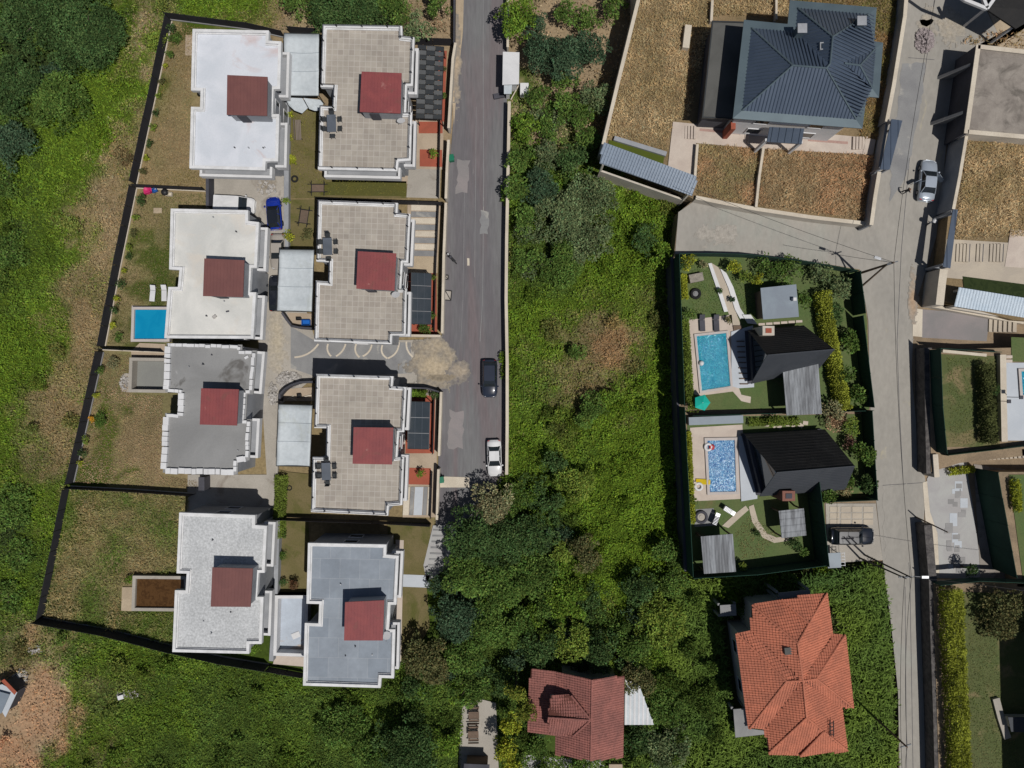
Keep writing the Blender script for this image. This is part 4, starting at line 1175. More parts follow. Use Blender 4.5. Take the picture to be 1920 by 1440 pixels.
# curved courtyard walls next to the carports
sheet('court_floor', [(538, 586), (586, 588), (585, 612), (548, 612)], .06, 'paving')
wall([(528, 586), (536, 598), (546, 611), (560, 614), (586, 616)], 0, 1.3, .25, 'walldark', 'dark curved courtyard wall south of the middle carport', cop=None)
sheet('court_floor', [(530, 740), (545, 728), (588, 726), (588, 752), (530, 752)], .06, 'paving')
wall([(523, 752), (524, 740), (534, 729), (546, 722), (562, 717), (586, 716)], 0, 1.3, .25, 'walldark', 'dark curved courtyard wall north of the lower carport', cop=None)
slab_piece('plastic_tub', 575, 605, .1, (1.0, .65), 0, 'bluebox' if 'bluebox' in M else 'poolblue', 'blue plastic tub in the courtyard below the middle carport', 'tub', h=.45)
slab_piece('box', 561, 598, .1, (.6, .35), 0, 'black', 'small black box in the courtyard below the middle carport', 'box', h=.4)
slab_piece('box', 562, 742, .1, (.5, .45), .1, 'black', 'small black box in the curved courtyard above the lower carport', 'box', h=.4)
for k, (x, y, a) in enumerate([(545, 745, .5), (550, 748, -.4), (578, 742, .2)]):
    slab_piece('timber', x, y, .1, (.9, .12), a, 'coping', 'short pale timber on the curved court floor, %s' % ('leftmost', 'middle one', 'rightmost')[k], 'timber', 'loose timbers in the curved court', .08)

# pergolas
def pergola_striped():
    q = PP([(784, 84), (832, 88), (828, 224), (780, 222)], 2.8); c = sum(q, Vector()) / 4
    t = thing('pergola', 'black pergola roofed with chequered solid and slatted panels beside the topmost tiled villa', 'pergola', (c.x, c.y, 0))
    for i in range(4):
        MB().tube(q[i], q[(i + 1) % 4], .05, .05, 6).build('frame_tube', M['black'], t)
        p = q[i].lerp(c, .04); MB().tube((p.x, p.y, 0), (p.x, p.y, 2.8), .06, .06, 8).build('post', M['black'], t)
    nr = 15
    for r in range(nr):
        for k in range(3):
            a0, a1 = k / 3, (k + 1) / 3; b0, b1 = r / nr, (r + 1) / nr
            def pt(a, b): return q[0].lerp(q[1], a).lerp(q[3].lerp(q[2], a), b)
            A, B, C_, D = pt(a0 + .006, b0 + .004), pt(a1 - .006, b0 + .004), pt(a1 - .006, b1 - .004), pt(a0 + .006, b1 - .004)
            if (r + k) % 2 == 0:
                MB().slab([p + Vector((0, 0, .06)) for p in (A, B, C_, D)], .04).build('roof_panel', M['pergdark'], t)
            else:
                m = MB()
                for s in range(4):
                    u0, u1 = (s + .12) / 4, (s + .62) / 4
                    m.slab([A.lerp(D, u0) + Vector((0, 0, .05)), B.lerp(C_, u0) + Vector((0, 0, .05)), B.lerp(C_, u1) + Vector((0, 0, .05)), A.lerp(D, u1) + Vector((0, 0, .05))], .03)
                m.slab([p + Vector((0, 0, -.02)) for p in (A, B, C_, D)], .02)
                m.build('slatted_panel', M['slat'], t)
pergola_striped()
def pergola_glass(px, label, nr):
    q = PP(px, 2.8); c = sum(q, Vector()) / 4
    t = thing('pergola', label, 'pergola', (c.x, c.y, 0), 0, 'glass-roofed pergolas')
    for i in range(4):
        p = q[i].lerp(c, .04); MB().tube((p.x, p.y, 0), (p.x, p.y, 2.75), .06, .06, 8).build('post', M['black'], t)
        MB().tube(q[i], q[(i + 1) % 4], .055, .055, 6).build('frame_tube', M['pergdark'], t)
    for r in range(nr):
        b0, b1 = r / nr, (r + 1) / nr
        A, B, C_, D = q[0].lerp(q[3], b0 + .006), q[1].lerp(q[2], b0 + .006), q[1].lerp(q[2], b1 - .006), q[0].lerp(q[3], b1 - .006)
        MB().slab([p + Vector((0, 0, .04)) for p in (A, B, C_, D)], .03).build('glass_panel', M['pergglass'], t)
        if r: MB().tube(q[0].lerp(q[3], b0) + Vector((0, 0, .08)), q[1].lerp(q[2], b0) + Vector((0, 0, .08)), .035, .035, 5).build('glazing_bar', M['metal'], t)
    for a in (.33, .66): MB().tube(q[0].lerp(q[1], a) + Vector((0, 0, .06)), q[3].lerp(q[2], a) + Vector((0, 0, .06)), .02, .02, 5).build('glazing_bar', M['pergdark2'], t)
pergola_glass([(771.5, 511), (808.5, 513), (807.5, 608), (770, 607)], 'smoked glass pergola with pale bars beside the middle tiled villa', 4)
pergola_glass([(765.5, 753), (806, 754), (804, 842), (764.5, 841)], 'smoked glass pergola with pale bars beside the lower tiled villa', 3)

# ------------------------------------------------------------------ pools
def pool(px, z, water, label, cop='pooltile', depth=.12, cw=.35, rim=.0, name='swimming_pool', deep=1.0):
    poly = ccw(PP(px, z + rim)); c = sum(poly, Vector()) / len(poly)
    t = thing(name, label, 'pool', (c.x, c.y, z))
    out = inset(poly, -cw)
    MB().ring(out, cw, z - .02, z + max(rim, .09)).build('coping', M[cop], t)
    MB().ring(out, cw + .02, z - .02, z + max(rim, .09) - .012).build('basin_wall', M[cop], t)
    MB().prism(inset(poly, .03), z - .3, z + max(rim, .09) - depth).build('water', M[water], t)
    return t
pool([(251.5, 580), (314, 580), (313, 636), (250, 636)], 0, 'poolblue', 'small plain bright blue pool against the cream-white villa', rim=.7, depth=.25, cw=.3)
pool([(248, 676), (310, 677), (309, 731), (246, 730)], 0, 'emptypool', 'empty grey rectangular pool against the unfinished villa', cop='concrete', rim=1.3, depth=1.2, cw=.35, name='empty_pool')
pool([(254, 1085), (345, 1086), (346, 1141), (252, 1140)], 0, 'poolbrown', 'open tank of stagnant brown water against the bottom left villa', cop='concrete', rim=.9, depth=.35, cw=.35, name='water_tank')
pool([(521, 1122), (572, 1122), (570, 1226), (518, 1224)], 0, 'palepool', 'empty pale blue dirty pool west of the slate-grey villa', cop='white', rim=1.4, depth=1.3, cw=.35, name='empty_pool')
slab_piece('board', 555, 1191, .12, (1.0, .7), .4, 'white', 'white board lying in the empty pale blue pool', 'board', h=.06)
sheet('concrete_pad', [(229, 1101), (248, 1101), (247, 1146), (227, 1145)], .1, 'sand')
sheet('pool_surround', [(247, 573), (314, 574), (312, 642), (245, 641)], .06, 'pooltile')
sheet('tan_terrace', [(262, 643), (310, 645), (310, 672), (246, 671), (246, 658)], .05, 'paving')
sheet('pool_apron', [(515, 1229), (570, 1232), (570, 1250), (512, 1245)], .08, 'pinkpave')
sheet('apron', [(232, 700), (246, 700), (244, 736), (228, 734)], .06, 'concrete')
sheet('stone_pad', [(348, 66), (364, 66), (364, 104), (347, 104)], .05, 'paving')
slab_piece('stone_slab', 296, 395, .05, (1.0, .65), 0, 'sand', 'tan slab lying in the pool yard grass', 'slab', h=.08)

def lounger(px, py, z, rz, mat, label, group, Lf=1.9):
    c = P(px, py, z)
    t = thing('sun_lounger', label, 'sun lounger', c, rz, group)
    MB().box((0, .25, .32), (.62, Lf * .68, .06)).build('bed', M[mat], t, local=True, bevel=.02)
    MB().box((0, -.72, .44), (.62, Lf * .34, .06), rot=Matrix.Rotation(-.4, 3, 'X')).build('backrest', M[mat], t, local=True, bevel=.02)
    for x in (-.26, .26):
        for y in (-.8, .8): MB().tube((x, y, 0), (x, y, .3), .025, .025, 6).build('leg', M[mat], t, local=True)
lounger(288.5, 551.5, .05, math.pi - .1, 'white', 'white sun lounger standing clear of the cream-white villa', 'white loungers above the blue pool')
lounger(310, 551, .05, math.pi, 'white', 'white sun lounger tucked half under the roof edge of the cream-white villa', 'white loungers above the blue pool')

def ball(name, px, py, z, r, mat, label, cat, sq=1.0, group=None):
    c = P(px, py, z + r); m = MB()
    m.lathe((0, 0, 0), [(max(.001, r * math.sin(math.pi * k / 10)), r * sq * (1 - math.cos(math.pi * k / 10))) for k in range(0, 11)], 18)
    o = m.build(name, M[mat], local=True, smooth=True); o.location = (c.x, c.y, z); return tag(o, label, cat, group)
plain('pink', (.62, .03, .16), .5); plain('bluepl', (.02, .10, .35), .4); plain('yellow', (.62, .45, .01), .5); plain('turq', (.01, .42, .33), .6); plain('bingreen', (.01, .16, .09), .45); plain('red', (.4, .02, .03), .5)
# toys and pots at the head of the pool yard
def armchair(px, py, z, rz, mat, label):
    c = P(px, py, z); t = thing('armchair', label, 'chair', c, rz)
    MB().lathe((0, 0, 0), [(.38, 0), (.48, .18), (.5, .38), (.42, .40), (.38, .30)], 14).build('seat', M[mat], t, local=True, smooth=True)
    MB().box((0, -.38, .45), (.8, .14, .6)).build('backrest', M[mat], t, local=True, bevel=.05)
armchair(279, 358, .05, .3, 'pink', 'bright pink plastic armchair below the dividing fence')
slab_piece('crate', 291.5, 357.5, .05, (.6, .5), .4, 'bluepl', 'dark blue crate beside the pink armchair', 'crate', h=.35)
ball('black_pot', 308, 360, .05, .42, 'black', 'round black pot between the blue crate and the pale box', 'pot', .8)
slab_piece('box', 319, 365, .05, (.7, .5), -.1, 'coping', 'pale pinkish box at the head of the pool yard', 'box', h=.4)

def tyre(px, py, z, label, R=.33, r=.12, group=None):
    c = P(px, py, z); m = MB().torus((0, 0, r), R, r, 18, 8); o = m.build('tyre', M['rubber'], local=True, smooth=True); o.location = c; return tag(o, label, 'tyre', group)
tyre(553, 336, .06, 'black tyre lying on the lawn south of the topmost bench')
tyre(543, 915, .06, 'small dark tyre on the lawn below the lower carport', .26, .06)
# bench, trampoline frame, swing frame
def bench(px, py, z, rz, label, L=2.2):
    c = P(px, py, z); t = thing('garden_bench', label, 'bench', c, rz)
    for k in range(4): MB().box((-.3 + k * .17, 0, .45), (.13, L, .035)).build('seat_board', M['wood2'], t, local=True)
    for k in range(3): MB().box((-.46, 0, .55 + k * .14), (.035, L, .1)).build('back_board', M['wood2'], t, local=True)
    for y in (-L * .42, L * .42):
        for x in (-.36, .26): MB().box((x, y, .22), (.07, .07, .44)).build('leg', M['black'], t, local=True)
plain('wood2', (.2, .165, .14), .8)
bench(562, 246, .05, .05, 'grey wooden bench on the lawn between the two topmost villas', 2.4)
def sandpit(px, py, w, h, label, rz=0):
    c = P(px, py, .1); t = thing('raised_frame', label, 'frame', c, rz)
    for s in (-1, 1):
        MB().box((s * w / 2, 0, .3), (.07, h + .9, .06)).build('rail', M['black'], t, local=True)
        MB().box((0, s * h / 2, .34), (w + .9, .07, .06)).build('rail', M['black'], t, local=True)
        for q in (-1, 1): MB().tube((s * w / 2, q * h / 2, 0), (s * (w / 2 + .12), q * (h / 2 + .2), .55), .035, .03, 6).build('leg', M['black'], t, local=True)
    MB().box((0, 0, .27), (w - .1, h - .1, .03)).build('mat', M['wood'], t, local=True)
sandpit(597, 354, 1.5, .9, 'black framed trampoline-like mat on the lawn below the topmost tiled villa')
sandpit(571, 407, 1.0, 1.6, 'brown mat in a dark frame on the garden soil west of the middle tiled villa', -.15)

def bin_(px, py, label):
    c = P(px, py, .1); t = thing('wheelie_bin', label, 'bin', c, .15, 'green bins by the road wall')
    m = MB(); m.prism([Vector(p) for p in ((-.3, -.32, 0), (.3, -.32, 0), (.3, .32, 0), (-.3, .32, 0))], .08, .95); m.build('body', M['bingreen'], t, local=True, bevel=.03)
    MB().box((0, 0, .99), (.68, .74, .07)).build('lid', M['bingreen'], t, local=True, bevel=.02)
    for s in (-1, 1): MB().tube((s * .3, .3, .1), (s * .36, .3, .1), .1, .1, 10).build('wheel', M['rubber'], t, local=True)
bin_(847, 300, 'green wheelie bin on the road outside the topmost tiled villa')
bin_(828, 898, 'green wheelie bin outside the gate of the lower tiled villa')

# rubble heaps: countless stones, one object each heap
def heap(name, px, py, rx, ry, z, n, label, mats='rubble', smin=.08, smax=.35, hh=.3, seed=1):
    r = random.Random(seed); c = P(px, py, z); m = MB(); s0 = CAM_H / FOC
    for i in range(n):
        a = r.uniform(0, 6.28); q = math.sqrt(r.random()); s = r.uniform(smin, smax) * (1.2 - .5 * q)
        x = c.x + math.cos(a) * q * rx * s0; y = c.y + math.sin(a) * q * ry * s0
        rot = Euler((r.uniform(-.5, .5), r.uniform(-.5, .5), r.uniform(0, 3))).to_matrix()
        m.box((x, y, z + (1 - q) * hh * r.random() + s * .2), (s, s * r.uniform(.5, 1), s * r.uniform(.25, .6)), rot=rot)
    o = m.build(name, M[mats]); return tag(o, label, 'rubble', kind='stuff')
heap('rubble_heap', 542, 712, 24, 16, .05, 420, 'scattered white rubble on the drive above the lower carport court')
heap('rubble_heap', 512, 738, 9, 22, .05, 160, 'line of white rubble along the lower drive', seed=4)
heap('rubble_heap', 500, 352, 20, 14, .05, 40, 'loose litter on the court below the bluish-white villa', seed=6, smax=.5)
heap('stone_heap', 1733, 76, 17, 22, TZ + .05, 700, 'heap of grey stones on the right-hand road', mats='rubble2' if 'rubble2' in M else 'stone', hh=.7, smax=.4, seed=8)
blot('hole_shade_patch', [(1724, 38), (1730, 36), (1737, 38), (1746, 35), (1751, 38), (1746, 45), (1738, 50), (1728, 46)], TZ + .06, 'black', 4, .1)  # flat black sheet painted for the dark inside of a hole
heap('rubble_heap', 233, 718, 8, 16, .05, 60, 'pale rubble beside the empty grey pool', seed=12)
heap('rubble_heap', 240, 1302, 22, 8, .1, 60, 'small heap of pale litter in the weeds south of the bottom left villa', seed=13, smax=.25)
slab_piece('white_sack', 228, 1306, .2, (.7, .5), .3, 'white', 'white sack in the weeds south of the bottom left villa', 'sack', h=.3)

# white road-side shed
def shed(px, zt, zb, mat, wallm, label, name='shed', cat='shed', ribsp=0, posts=False, ribm=None, group=None, rise=0, th=.08, chim=None, ax=None):
    q = PP(px, zt); c = sum(q, Vector()) / 4
    if rise: q[0].z += rise; q[1].z += rise
    t = thing(name, label, cat, (c.x, c.y, zb), 0, group)
    r_ = MB().slab(q, th).build('roof', M[mat], t)
    if ribsp:
        m = MB(); top = [Vector(p) for p in ccw(q)]
        ax_ = (q[3] - q[0]).normalized() if ax is None else (q[1] - q[0]).normalized()
        ribs(m, top, ribsp, ribsp * .5, .03 if ribsp < .6 else .05, axis=ax_, lift=.002); o = m.build('roof_rib', M[ribm or mat], r_); o['kind'] = 'stuff'
    if posts:
        for p in q:
            p = p.lerp(c, .07); MB().box((p.x, p.y, (zb + zt) / 2), (.14, .14, zt - zb - .1)).build('post', M['wood'], t)
        m = MB(); qq = [p.lerp(c, .06) for p in q]
        for i in range(4): m.tube(Vector((qq[i].x, qq[i].y, zt - .15)), Vector((qq[(i + 1) % 4].x, qq[(i + 1) % 4].y, zt - .15)), .07, .07, 6)
        m.build('beam', M['wood'], t)
    else:
        MB().prism(inset(ccw([Vector((p.x, p.y, 0)) for p in q]), .25), zb - .05, zt - th - .02).build('wall', M[wallm], t)
    if chim:
        k = P(chim[0], chim[1], zt + .5); MB().box((k.x, k.y, zt + .25), (.35, .35, .7)).build('chimney', M['white'], t)
    return t
shed([(943, 97), (974, 98), (973, 158), (942, 159)], 2.6, 0, 'white', 'white', 'white flat-roofed roadside shed next to the orchard')
shed([(945, 159), (960, 159), (959, 176), (945, 176)], 2.2, 0, 'membrane', 'white', 'small pale lean-to at the south end of the white shed')
slab_piece('white_tank', 983, 172, .1, (1.0, 1.4), 0, 'white', 'white tank beside the roadside shed', 'tank', h=.9)
slab_piece('plank', 966, 172, .3, (.12, 2.2), -.5, 'coping', 'pale plank leaning between the shed and the white tank', 'plank', h=.08)
slab_piece('gate_step', 938, 180, .05, (1.6, .6), .2, 'walldark', 'dark bundle of scrap at the foot of the shed', 'scrap', h=.3)

# road odds: pallets / grates, a motorcycle, wheelie things
def grate(px, py, w, h, rz, label):
    c = P(px, py, .08); t = thing('scrap_frame', label, 'frame', c, rz, 'metal frames lying by the road wall')
    for s in (-1, 1):
        MB().box((s * w / 2, 0, .06), (.1, h, .1)).build('rail', M['black'], t, local=True); MB().box((0, s * h / 2, .065), (w, .1, .1)).build('rail', M['black'], t, local=True)
    MB().box((0, 0, .05), (.09, math.hypot(w, h) * .85, .05), math.atan2(w, h)).build('brace', M['black'], t, local=True)
    MB().box((0, 0, .02), (w - .12, h - .12, .02)).build('board', M['concrete'], t, local=True)
grate(837, 520, .45, .5, 0, 'small square black frame by the road wall')
grate(840, 554, .8, 1.15, -.1, 'larger black crossed frame lying by the road wall')

def motorcycle(px, py, rz, label):
    c = P(px, py, .05); t = thing('motorcycle', label, 'motorcycle', c, rz)
    for y in (-.65, .65):
        m = MB().torus((0, 0, 0), .24, .06, 18, 6); m.v = [Vector((v.z, v.x + y, v.y + .3)) for v in m.v]
        w = m.build('wheel', M['rubber'], t, local=True, smooth=True)
        MB().tube((-.05, y, .3), (.05, y, .3), .12, .12, 10).build('hub', M['chrome'], w, local=True)
    MB().lathe((0, .12, .62), [(.05, 0), (.17, .06), (.19, .16), (.12, .26), (.02, .28)], 12).build('fuel_tank', M['walldark'], t, local=True, smooth=True)
    MB().box((0, -.35, .78), (.28, .7, .1)).build('seat', M['black'], t, local=True, bevel=.04)
    MB().box((0, 0, .42), (.3, .45, .34)).build('engine', M['metal'], t, local=True, bevel=.04)
    MB().tube((-.36, .42, .98), (.36, .42, .98), .02, .02, 6).build('handlebar', M['black'], t, local=True)
    MB().tube((0, .65, .3), (0, .42, .98), .04, .04, 6).build('fork', M['metal'], t, local=True)
    MB().lathe((0, .55, .84), [(.02, -.05), (.1, 0), (.08, .07)], 10).build('headlight', M['lampclear'], t, local=True)
motorcycle(847, 485, .75, 'dark motorcycle parked at a slant by the road wall')

# ------------------------------------------------------------------ dark-roofed house on the raised yard
EZ, RZ = 11.2, 14.0
def roof_house_dark():
    c = P(1515, 130, EZ)
    t = thing('hip_roof_house', 'large house under a slate-blue hipped metal roof on the raised dry yard', 'house', (c.x, c.y, YZ))
    E = lambda a, b: P(a, b, EZ); R = lambda a, b, z=RZ: P(a, b, z)
    out = [E(1395, 37), E(1477, 45), E(1481, 0), E(1644, 14), E(1639, 77), E(1656, 80), E(1648, 183), E(1625, 181), E(1617, 241), E(1374, 222)]
    poly = ccw(out); MB().prism(inset(poly, .9), YZ - .05, EZ - .25).build('wall', M['white'], t)
    MB().prism(inset(poly, .05), EZ - .26, EZ - .06).build('soffit', M['eave'], t)
    # low-pitched eave band all round
    ins = inset(poly, .85); n = len(poly)
    for i in range(n):
        a, b, b2, a2 = poly[i], poly[(i + 1) % n], ins[(i + 1) % n], ins[i]
        up = Vector((0, 0, .12))
        MB().slab([a, b, b2 + up, a2 + up], .06).build('eave', M['eave'], t)
    I = {k: v + Vector((0, 0, .12)) for k, v in zip(range(n), ins)}
    def near(p): return min(I.values(), key=lambda q: (Vector((q.x, q.y)) - Vector((p.x, p.y))).length)
    A, G, F_, E_, D1, D2, D3, D4, C_, B = [near(o) for o in out]
    R1, R2 = R(1486, 123), R(1549, 128); R3 = R(1561, 69); R4 = R(1556, 120)
    r0, r1 = R(1583, 119, RZ - .9), R(1612, 123, RZ - 1.1)
    faces = [('s', [B, C_, R2, R1]), ('w', [A, B, R1]), ('n', [A, G, R4, R2, R1]), ('w', [F_, R3, R4, G]), ('n', [F_, E_, R3]),
             ('e', [E_, D1, D4, C_, R2, R4, R3])]
    wing = [('n', [D1, D2, r1, r0]), ('e', [D2, D3, r1]), ('s', [D3, D4 + Vector((0, 0, .02)), r0, r1])]
    for nm, f in faces + wing:
        up = Vector((0, 0, .03 if (nm, f) in wing else 0)); f = [p + up for p in f]
        s = MB().slab(f, .05).build('roof_slope', M['darkmetalroof'], t)
        m = ribs(MB(), ccw(f), .36, .13, .075, lift=.004); o = m.build('rib', M['darkrib'], s); o['kind'] = 'stuff'
    for a, b in ((R1, R2), (R2, R4), (R4, R3), (A, R1), (B, R1), (C_, R2), (F_, R3), (E_, R3), (r0, r1), (D2, r1), (D3, r1)):
        MB().tube(a + Vector((0, 0, .06)), b + Vector((0, 0, .06)), .09, .09, 6).build('ridge_cap', M['eave'], t)
    for a, b in ((1501, 57), (1612, 43)):
        q = P(a, b, EZ + 1.6); ch = MB().box((q.x, q.y, EZ + .9), (.75, .75, 2.2)).build('chimney', M['eave'], t); MB().box((q.x, q.y, EZ + 2.06), (.95, .95, .1)).build('chimney_cap', M['metal'], ch)
    q = P(1546, 87, RZ - .7); sk = MB(); rot = Matrix.Rotation(-.02, 3, 'Z')
    p4 = [q + Vector((x, y, 0)) for x, y in ((-.5, -.38), (.5, -.38), (.5, .38), (-.5, .38))]
    fr = MB().ring(p4, .1, q.z - .5, q.z + .12).build('skylight', M['metal'], t); MB().prism(inset(p4, .1), q.z - .4, q.z + .04).build('pane', M['glass'], fr)
    wall_windows(t, inset(poly, .9), YZ, 2)
    # porch roof on the south front, pillars and terrace
    pr = [P(a, b, 8.2) for a, b in ((1443, 238), (1508, 241), (1503, 270), (1438, 266))]
    p_ = MB().slab(pr, .15).build('porch_roof', M['darkmetalroof'], t)
    m = ribs(MB(), ccw(pr), .75, .08, .07, axis=(pr[3] - pr[0]).normalized(), lift=.003); o = m.build('rib', M['darkrib'], p_); o['kind'] = 'stuff'
    for x in pr[2:]: MB().box((x.x, x.y + .25, 6.1), (.3, .3, 4.0)).build('pillar', M['white'], t)
    for a in (1373, 1560): 
        q = P(a, 240, YZ + 3); MB().box((q.x, q.y + .2, YZ + 1.7), (.5, .9, 3.4)).build('pillar', M['redtile'], t)
    # dark flat annexe on the west side
    an = [P(a, b, 8.1) for a, b in ((1335, 39), (1398, 41), (1378, 224), (1316, 221))]
    aw = MB().prism(inset(ccw(an), .35), YZ - .05, 7.85).build('annexe_wall', M['walldark'], t)
    MB().prism(an, 7.86, 8.06).build('annexe_roof', M['annexe'], t); MB().ring(ccw(an), .14, 8.055, 8.18).build('annexe_edge', M['pergdark'], t)
plain('annexe', (.10, .10, .095), .9)
roof_house_dark()
YP = YZ
sheet('front_terrace', [(1262, 228), (1300, 232), (1480, 244), (1624, 258), (1642, 262), (1637, 290), (1560, 286), (1430, 279), (1305, 268), (1304, 330), (1252, 316)], YP + .12, 'pinkpave', th=.16)
for (a, b, n, dx) in ((1279, 248, 5, 5.6), (1392, 257, 3, 5.0), (1600, 268, 5, 5.8)):
    for k in range(n):
        x = a + dx * k; z = YP + .13 + .06 * k if a < 1500 else YP + .13 + .06 * (n - 1 - k)
        o = MB().prism(PP([(x, b - 12), (x + dx - 1.6, b - 12), (x + dx - 2.4, b + 12), (x - .8, b + 12)], z), YP, z).build('step', M['pinkpave']); o['kind'] = 'structure'
for w in ([(1312, 243), (1345, 246), (1388, 250)], [(1515, 262), (1590, 268)]):
    W_ = PP(w, YP + .135); m = MB()
    for a, b in zip(W_[:-1], W_[1:]): m.face(ccw(boxpoly(a, b, .3)))
    o = m.build('pink_inlay', M['pinkinlay'] if 'pinkinlay' in M else plain('pinkinlay', (.42, .27, .23), .8)); o['kind'] = 'structure'
# retaining and yard walls
wall([(1197, -60), (1197, 0), (1160, 150), (1130, 276)], 0, 4.9, .32, 'palewall', 'tall pale retaining wall on the west side of the dry yards', copth=.1)
wall([(1305, 370), (1360, 381), (1420, 392), (1520, 407), (1634, 420)], TZ - .1, 4.7, .34, 'palewall', 'pale retaining wall below the dry yards facing the cross lane', copth=.1)
wall([(1703, -50), (1697, 30), (1676, 160), (1663, 228)], TZ - .1, 6.1, .26, 'wallgrey', 'grey wall with cream coping beside the right-hand road, upper stretch', copth=.1, cw=.42)
wall([(1649, 322), (1641, 370), (1634, 422)], TZ - .1, 6.0, .26, 'wallgrey', 'grey wall with cream coping beside the right-hand road, lower stretch', copth=.1, cw=.42)
wall([(1308, 270), (1303, 335)], YZ - .1, 5.0, .2, 'palewall', 'cream wall beside the front path of the dark-roofed house', copth=.06)
wall([(1432, 276), (1424, 330), (1418, 388)], YZ - .1, 5.0, .2, 'palewall', 'cream wall between the two dry front yards', copth=.06)
wall([(1336, 0), (1334, 40)], YZ - .1, 5.0, .2, 'palewall', 'cream wall above the dark annexe')
wall([(1456, -20), (1456, 36)], YZ - .1, 5.0, .16, 'palewall', 'thin pale wall above the notch of the dark roof')
slab_piece('white_wall_block', 1285.5, 74, YZ, (.75, 2.6), -.12, 'coping', 'cream slab at the edge of the annexe shadow', 'slab', h=.8)

# tiled canopy roofs
def canopy(px, zt, zb, mat, label, tilem=None, ribsp=None, wallm='palewall', rise=.5, group=None):
    q = PP(px, zt); q[0].z += rise; q[1].z += rise; c = sum(q, Vector()) / 4
    t = thing('gate_roof', label, 'roof', (c.x, c.y, zb), 0, group)
    s = MB().slab(q, .1).build('roof_slope', M[mat], t)
    if tilem: m = tiles(MB(), ccw(q), .33, .42); o = m.build('tile', M[tilem], s); o['kind'] = 'stuff'
    if ribsp: m = ribs(MB(), ccw(q), ribsp, .06, .05, lift=.003); o = m.build('rib', M[mat], s); o['kind'] = 'stuff'
    for p in q:
        p = p.lerp(c, .08); MB().box((p.x, p.y, (zb + zt) / 2 - .05), (.22, .22, zt - zb - .1)).build('post', M[wallm], t)
    a = q[2].lerp(c, .06); b = q[3].lerp(c, .06); m = MB().prism(boxpoly(a, b, .2), zb, zb + (zt - zb) * .55); m.build('wall', M[wallm], t)
    return t
canopy([(1131, 271), (1303, 337), (1298, 367), (1124, 306)], 5.6, 0, 'tilegrey' if 'tilegrey' in M else 'eave', 'long blue-grey tiled canopy roof at the bottom of the sloping dry yard', 'tileblue' if 'tileblue' in M else 'darkrib', None, rise=.8)
sheet('green_trough', [(1142, 262), (1246, 292), (1242, 314), (1140, 278)], YZ + .1, 'algae')
wall([(1152, 258), (1250, 288)], YZ - .1, 4.75, .5, 'wallgrey', 'grey wall above the algae green trough', cop=None)
canopy([(1672, 223), (1692, 226), (1668, 318), (1650, 318)], 6.6, TZ, 'darkmetalroof', 'dark metal gate roof over the wall beside the silver car', None, .8, rise=0, wallm='wallgrey', group='dark gate roofs by the right-hand road')
canopy([(1787, 392), (1796, 393), (1782, 503), (1768, 500)], 6.6, TZ, 'darkmetalroof', 'narrow dark metal gate roof on the far side of the right-hand road', None, .9, rise=0, wallm='wallgrey', group='dark gate roofs by the right-hand road')

W_ = G3([(1664, 230, 5.8), (1649, 320, 5.8)]); wall([], TZ - .1, 5.8, .3, 'wallgrey', 'grey wall panel under the gate roof beside the right-hand road', cop=None, W3=W_)
# ------------------------------------------------------------------ the two garden plots with pools (terrace level)
T = TZ
ORD = ['first', 'second', 'third', 'fourth', 'fifth', 'sixth', 'seventh']
def topfence(pts, h0, h1, mat, label, step=3.0):
    """privacy fence given by its top line, with real panels and posts"""
    W_ = PP(pts, h1); t = thing('privacy_fence', label, 'fence', (W_[0].x, W_[0].y, h0))
    for a, b in zip(W_[:-1], W_[1:]):
        L = (b - a).length; n = max(1, round(L / step)); d = (b - a).normalized()
        for i in range(n):
            p = a.lerp(b, i / n) + d * .05; q = a.lerp(b, (i + 1) / n) - d * .05
            MB().prism(boxpoly(p, q, .05), h0, h1 + rnd.uniform(-.05, .03)).build('panel', M[mat], t)
            pp = a.lerp(b, i / n); MB().tube((pp.x, pp.y, h0), (pp.x, pp.y, h1 + .06), .05, .05, 6).build('post', M[mat], t)
    return t
sheet('garden_lawn', [(1266, 477), (1400, 477), (1500, 487), (1610, 506), (1626, 600), (1630, 768), (1290, 768)], T + .01, 'lawn')
sheet('garden_lawn', [(1288, 782), (1632, 776), (1640, 938), (1545, 942), (1552, 1060), (1298, 1078)], T + .01, 'lawn')
# retaining wall under the west fence
for pts, lab in (([(1272, 474), (1284, 760), (1299, 1083)], 'dark retaining wall and base of the garden plots above the green field'),):
    W_ = PP(pts, 5.9); wall(pts, -.3, TZ + .12, .3, 'walldark', lab, cop=None, W3=[Vector((p.x - .1, p.y, 0)) for p in W_], name='retaining_wall')
topfence([(1274, 477), (1284, 760)], T, 5.9, 'greenfence', 'dark green privacy fence west of the upper pool garden')
topfence([(1284, 764), (1300, 1083)], T, 5.9, 'greenfence', 'dark green privacy fence west of the lower pool garden')
topfence([(1275, 475), (1340, 475), (1405, 477), (1500, 488), (1612, 507)], T, 5.0, 'greenfence', 'green privacy fence between the upper pool garden and the cross lane')
topfence([(1614, 508), (1624, 588)], T, 6.1, 'greenfence', 'tall dark fence at the corner by the utility pole')
topfence([(1619, 592), (1632, 700), (1640, 765)], T, 5.6, 'greenfence', 'dark fence east of the upper pool garden along the right-hand road')
topfence([(1636, 770), (1646, 938)], T, 5.6, 'greenfence', 'dark fence east of the lower pool garden along the right-hand road')
topfence([(1300, 780), (1640, 770)], T, 4.7, 'greenfence', 'thin dark fence between the two pool gardens')
topfence([(1646, 938), (1545, 942)], T, 4.7, 'greenfence', 'dark fence north of the concrete parking bay')
topfence([(1537, 905), (1547, 985), (1556, 1065)], T, 7.0, 'greenfence', 'tall green fence west of the parked black car')
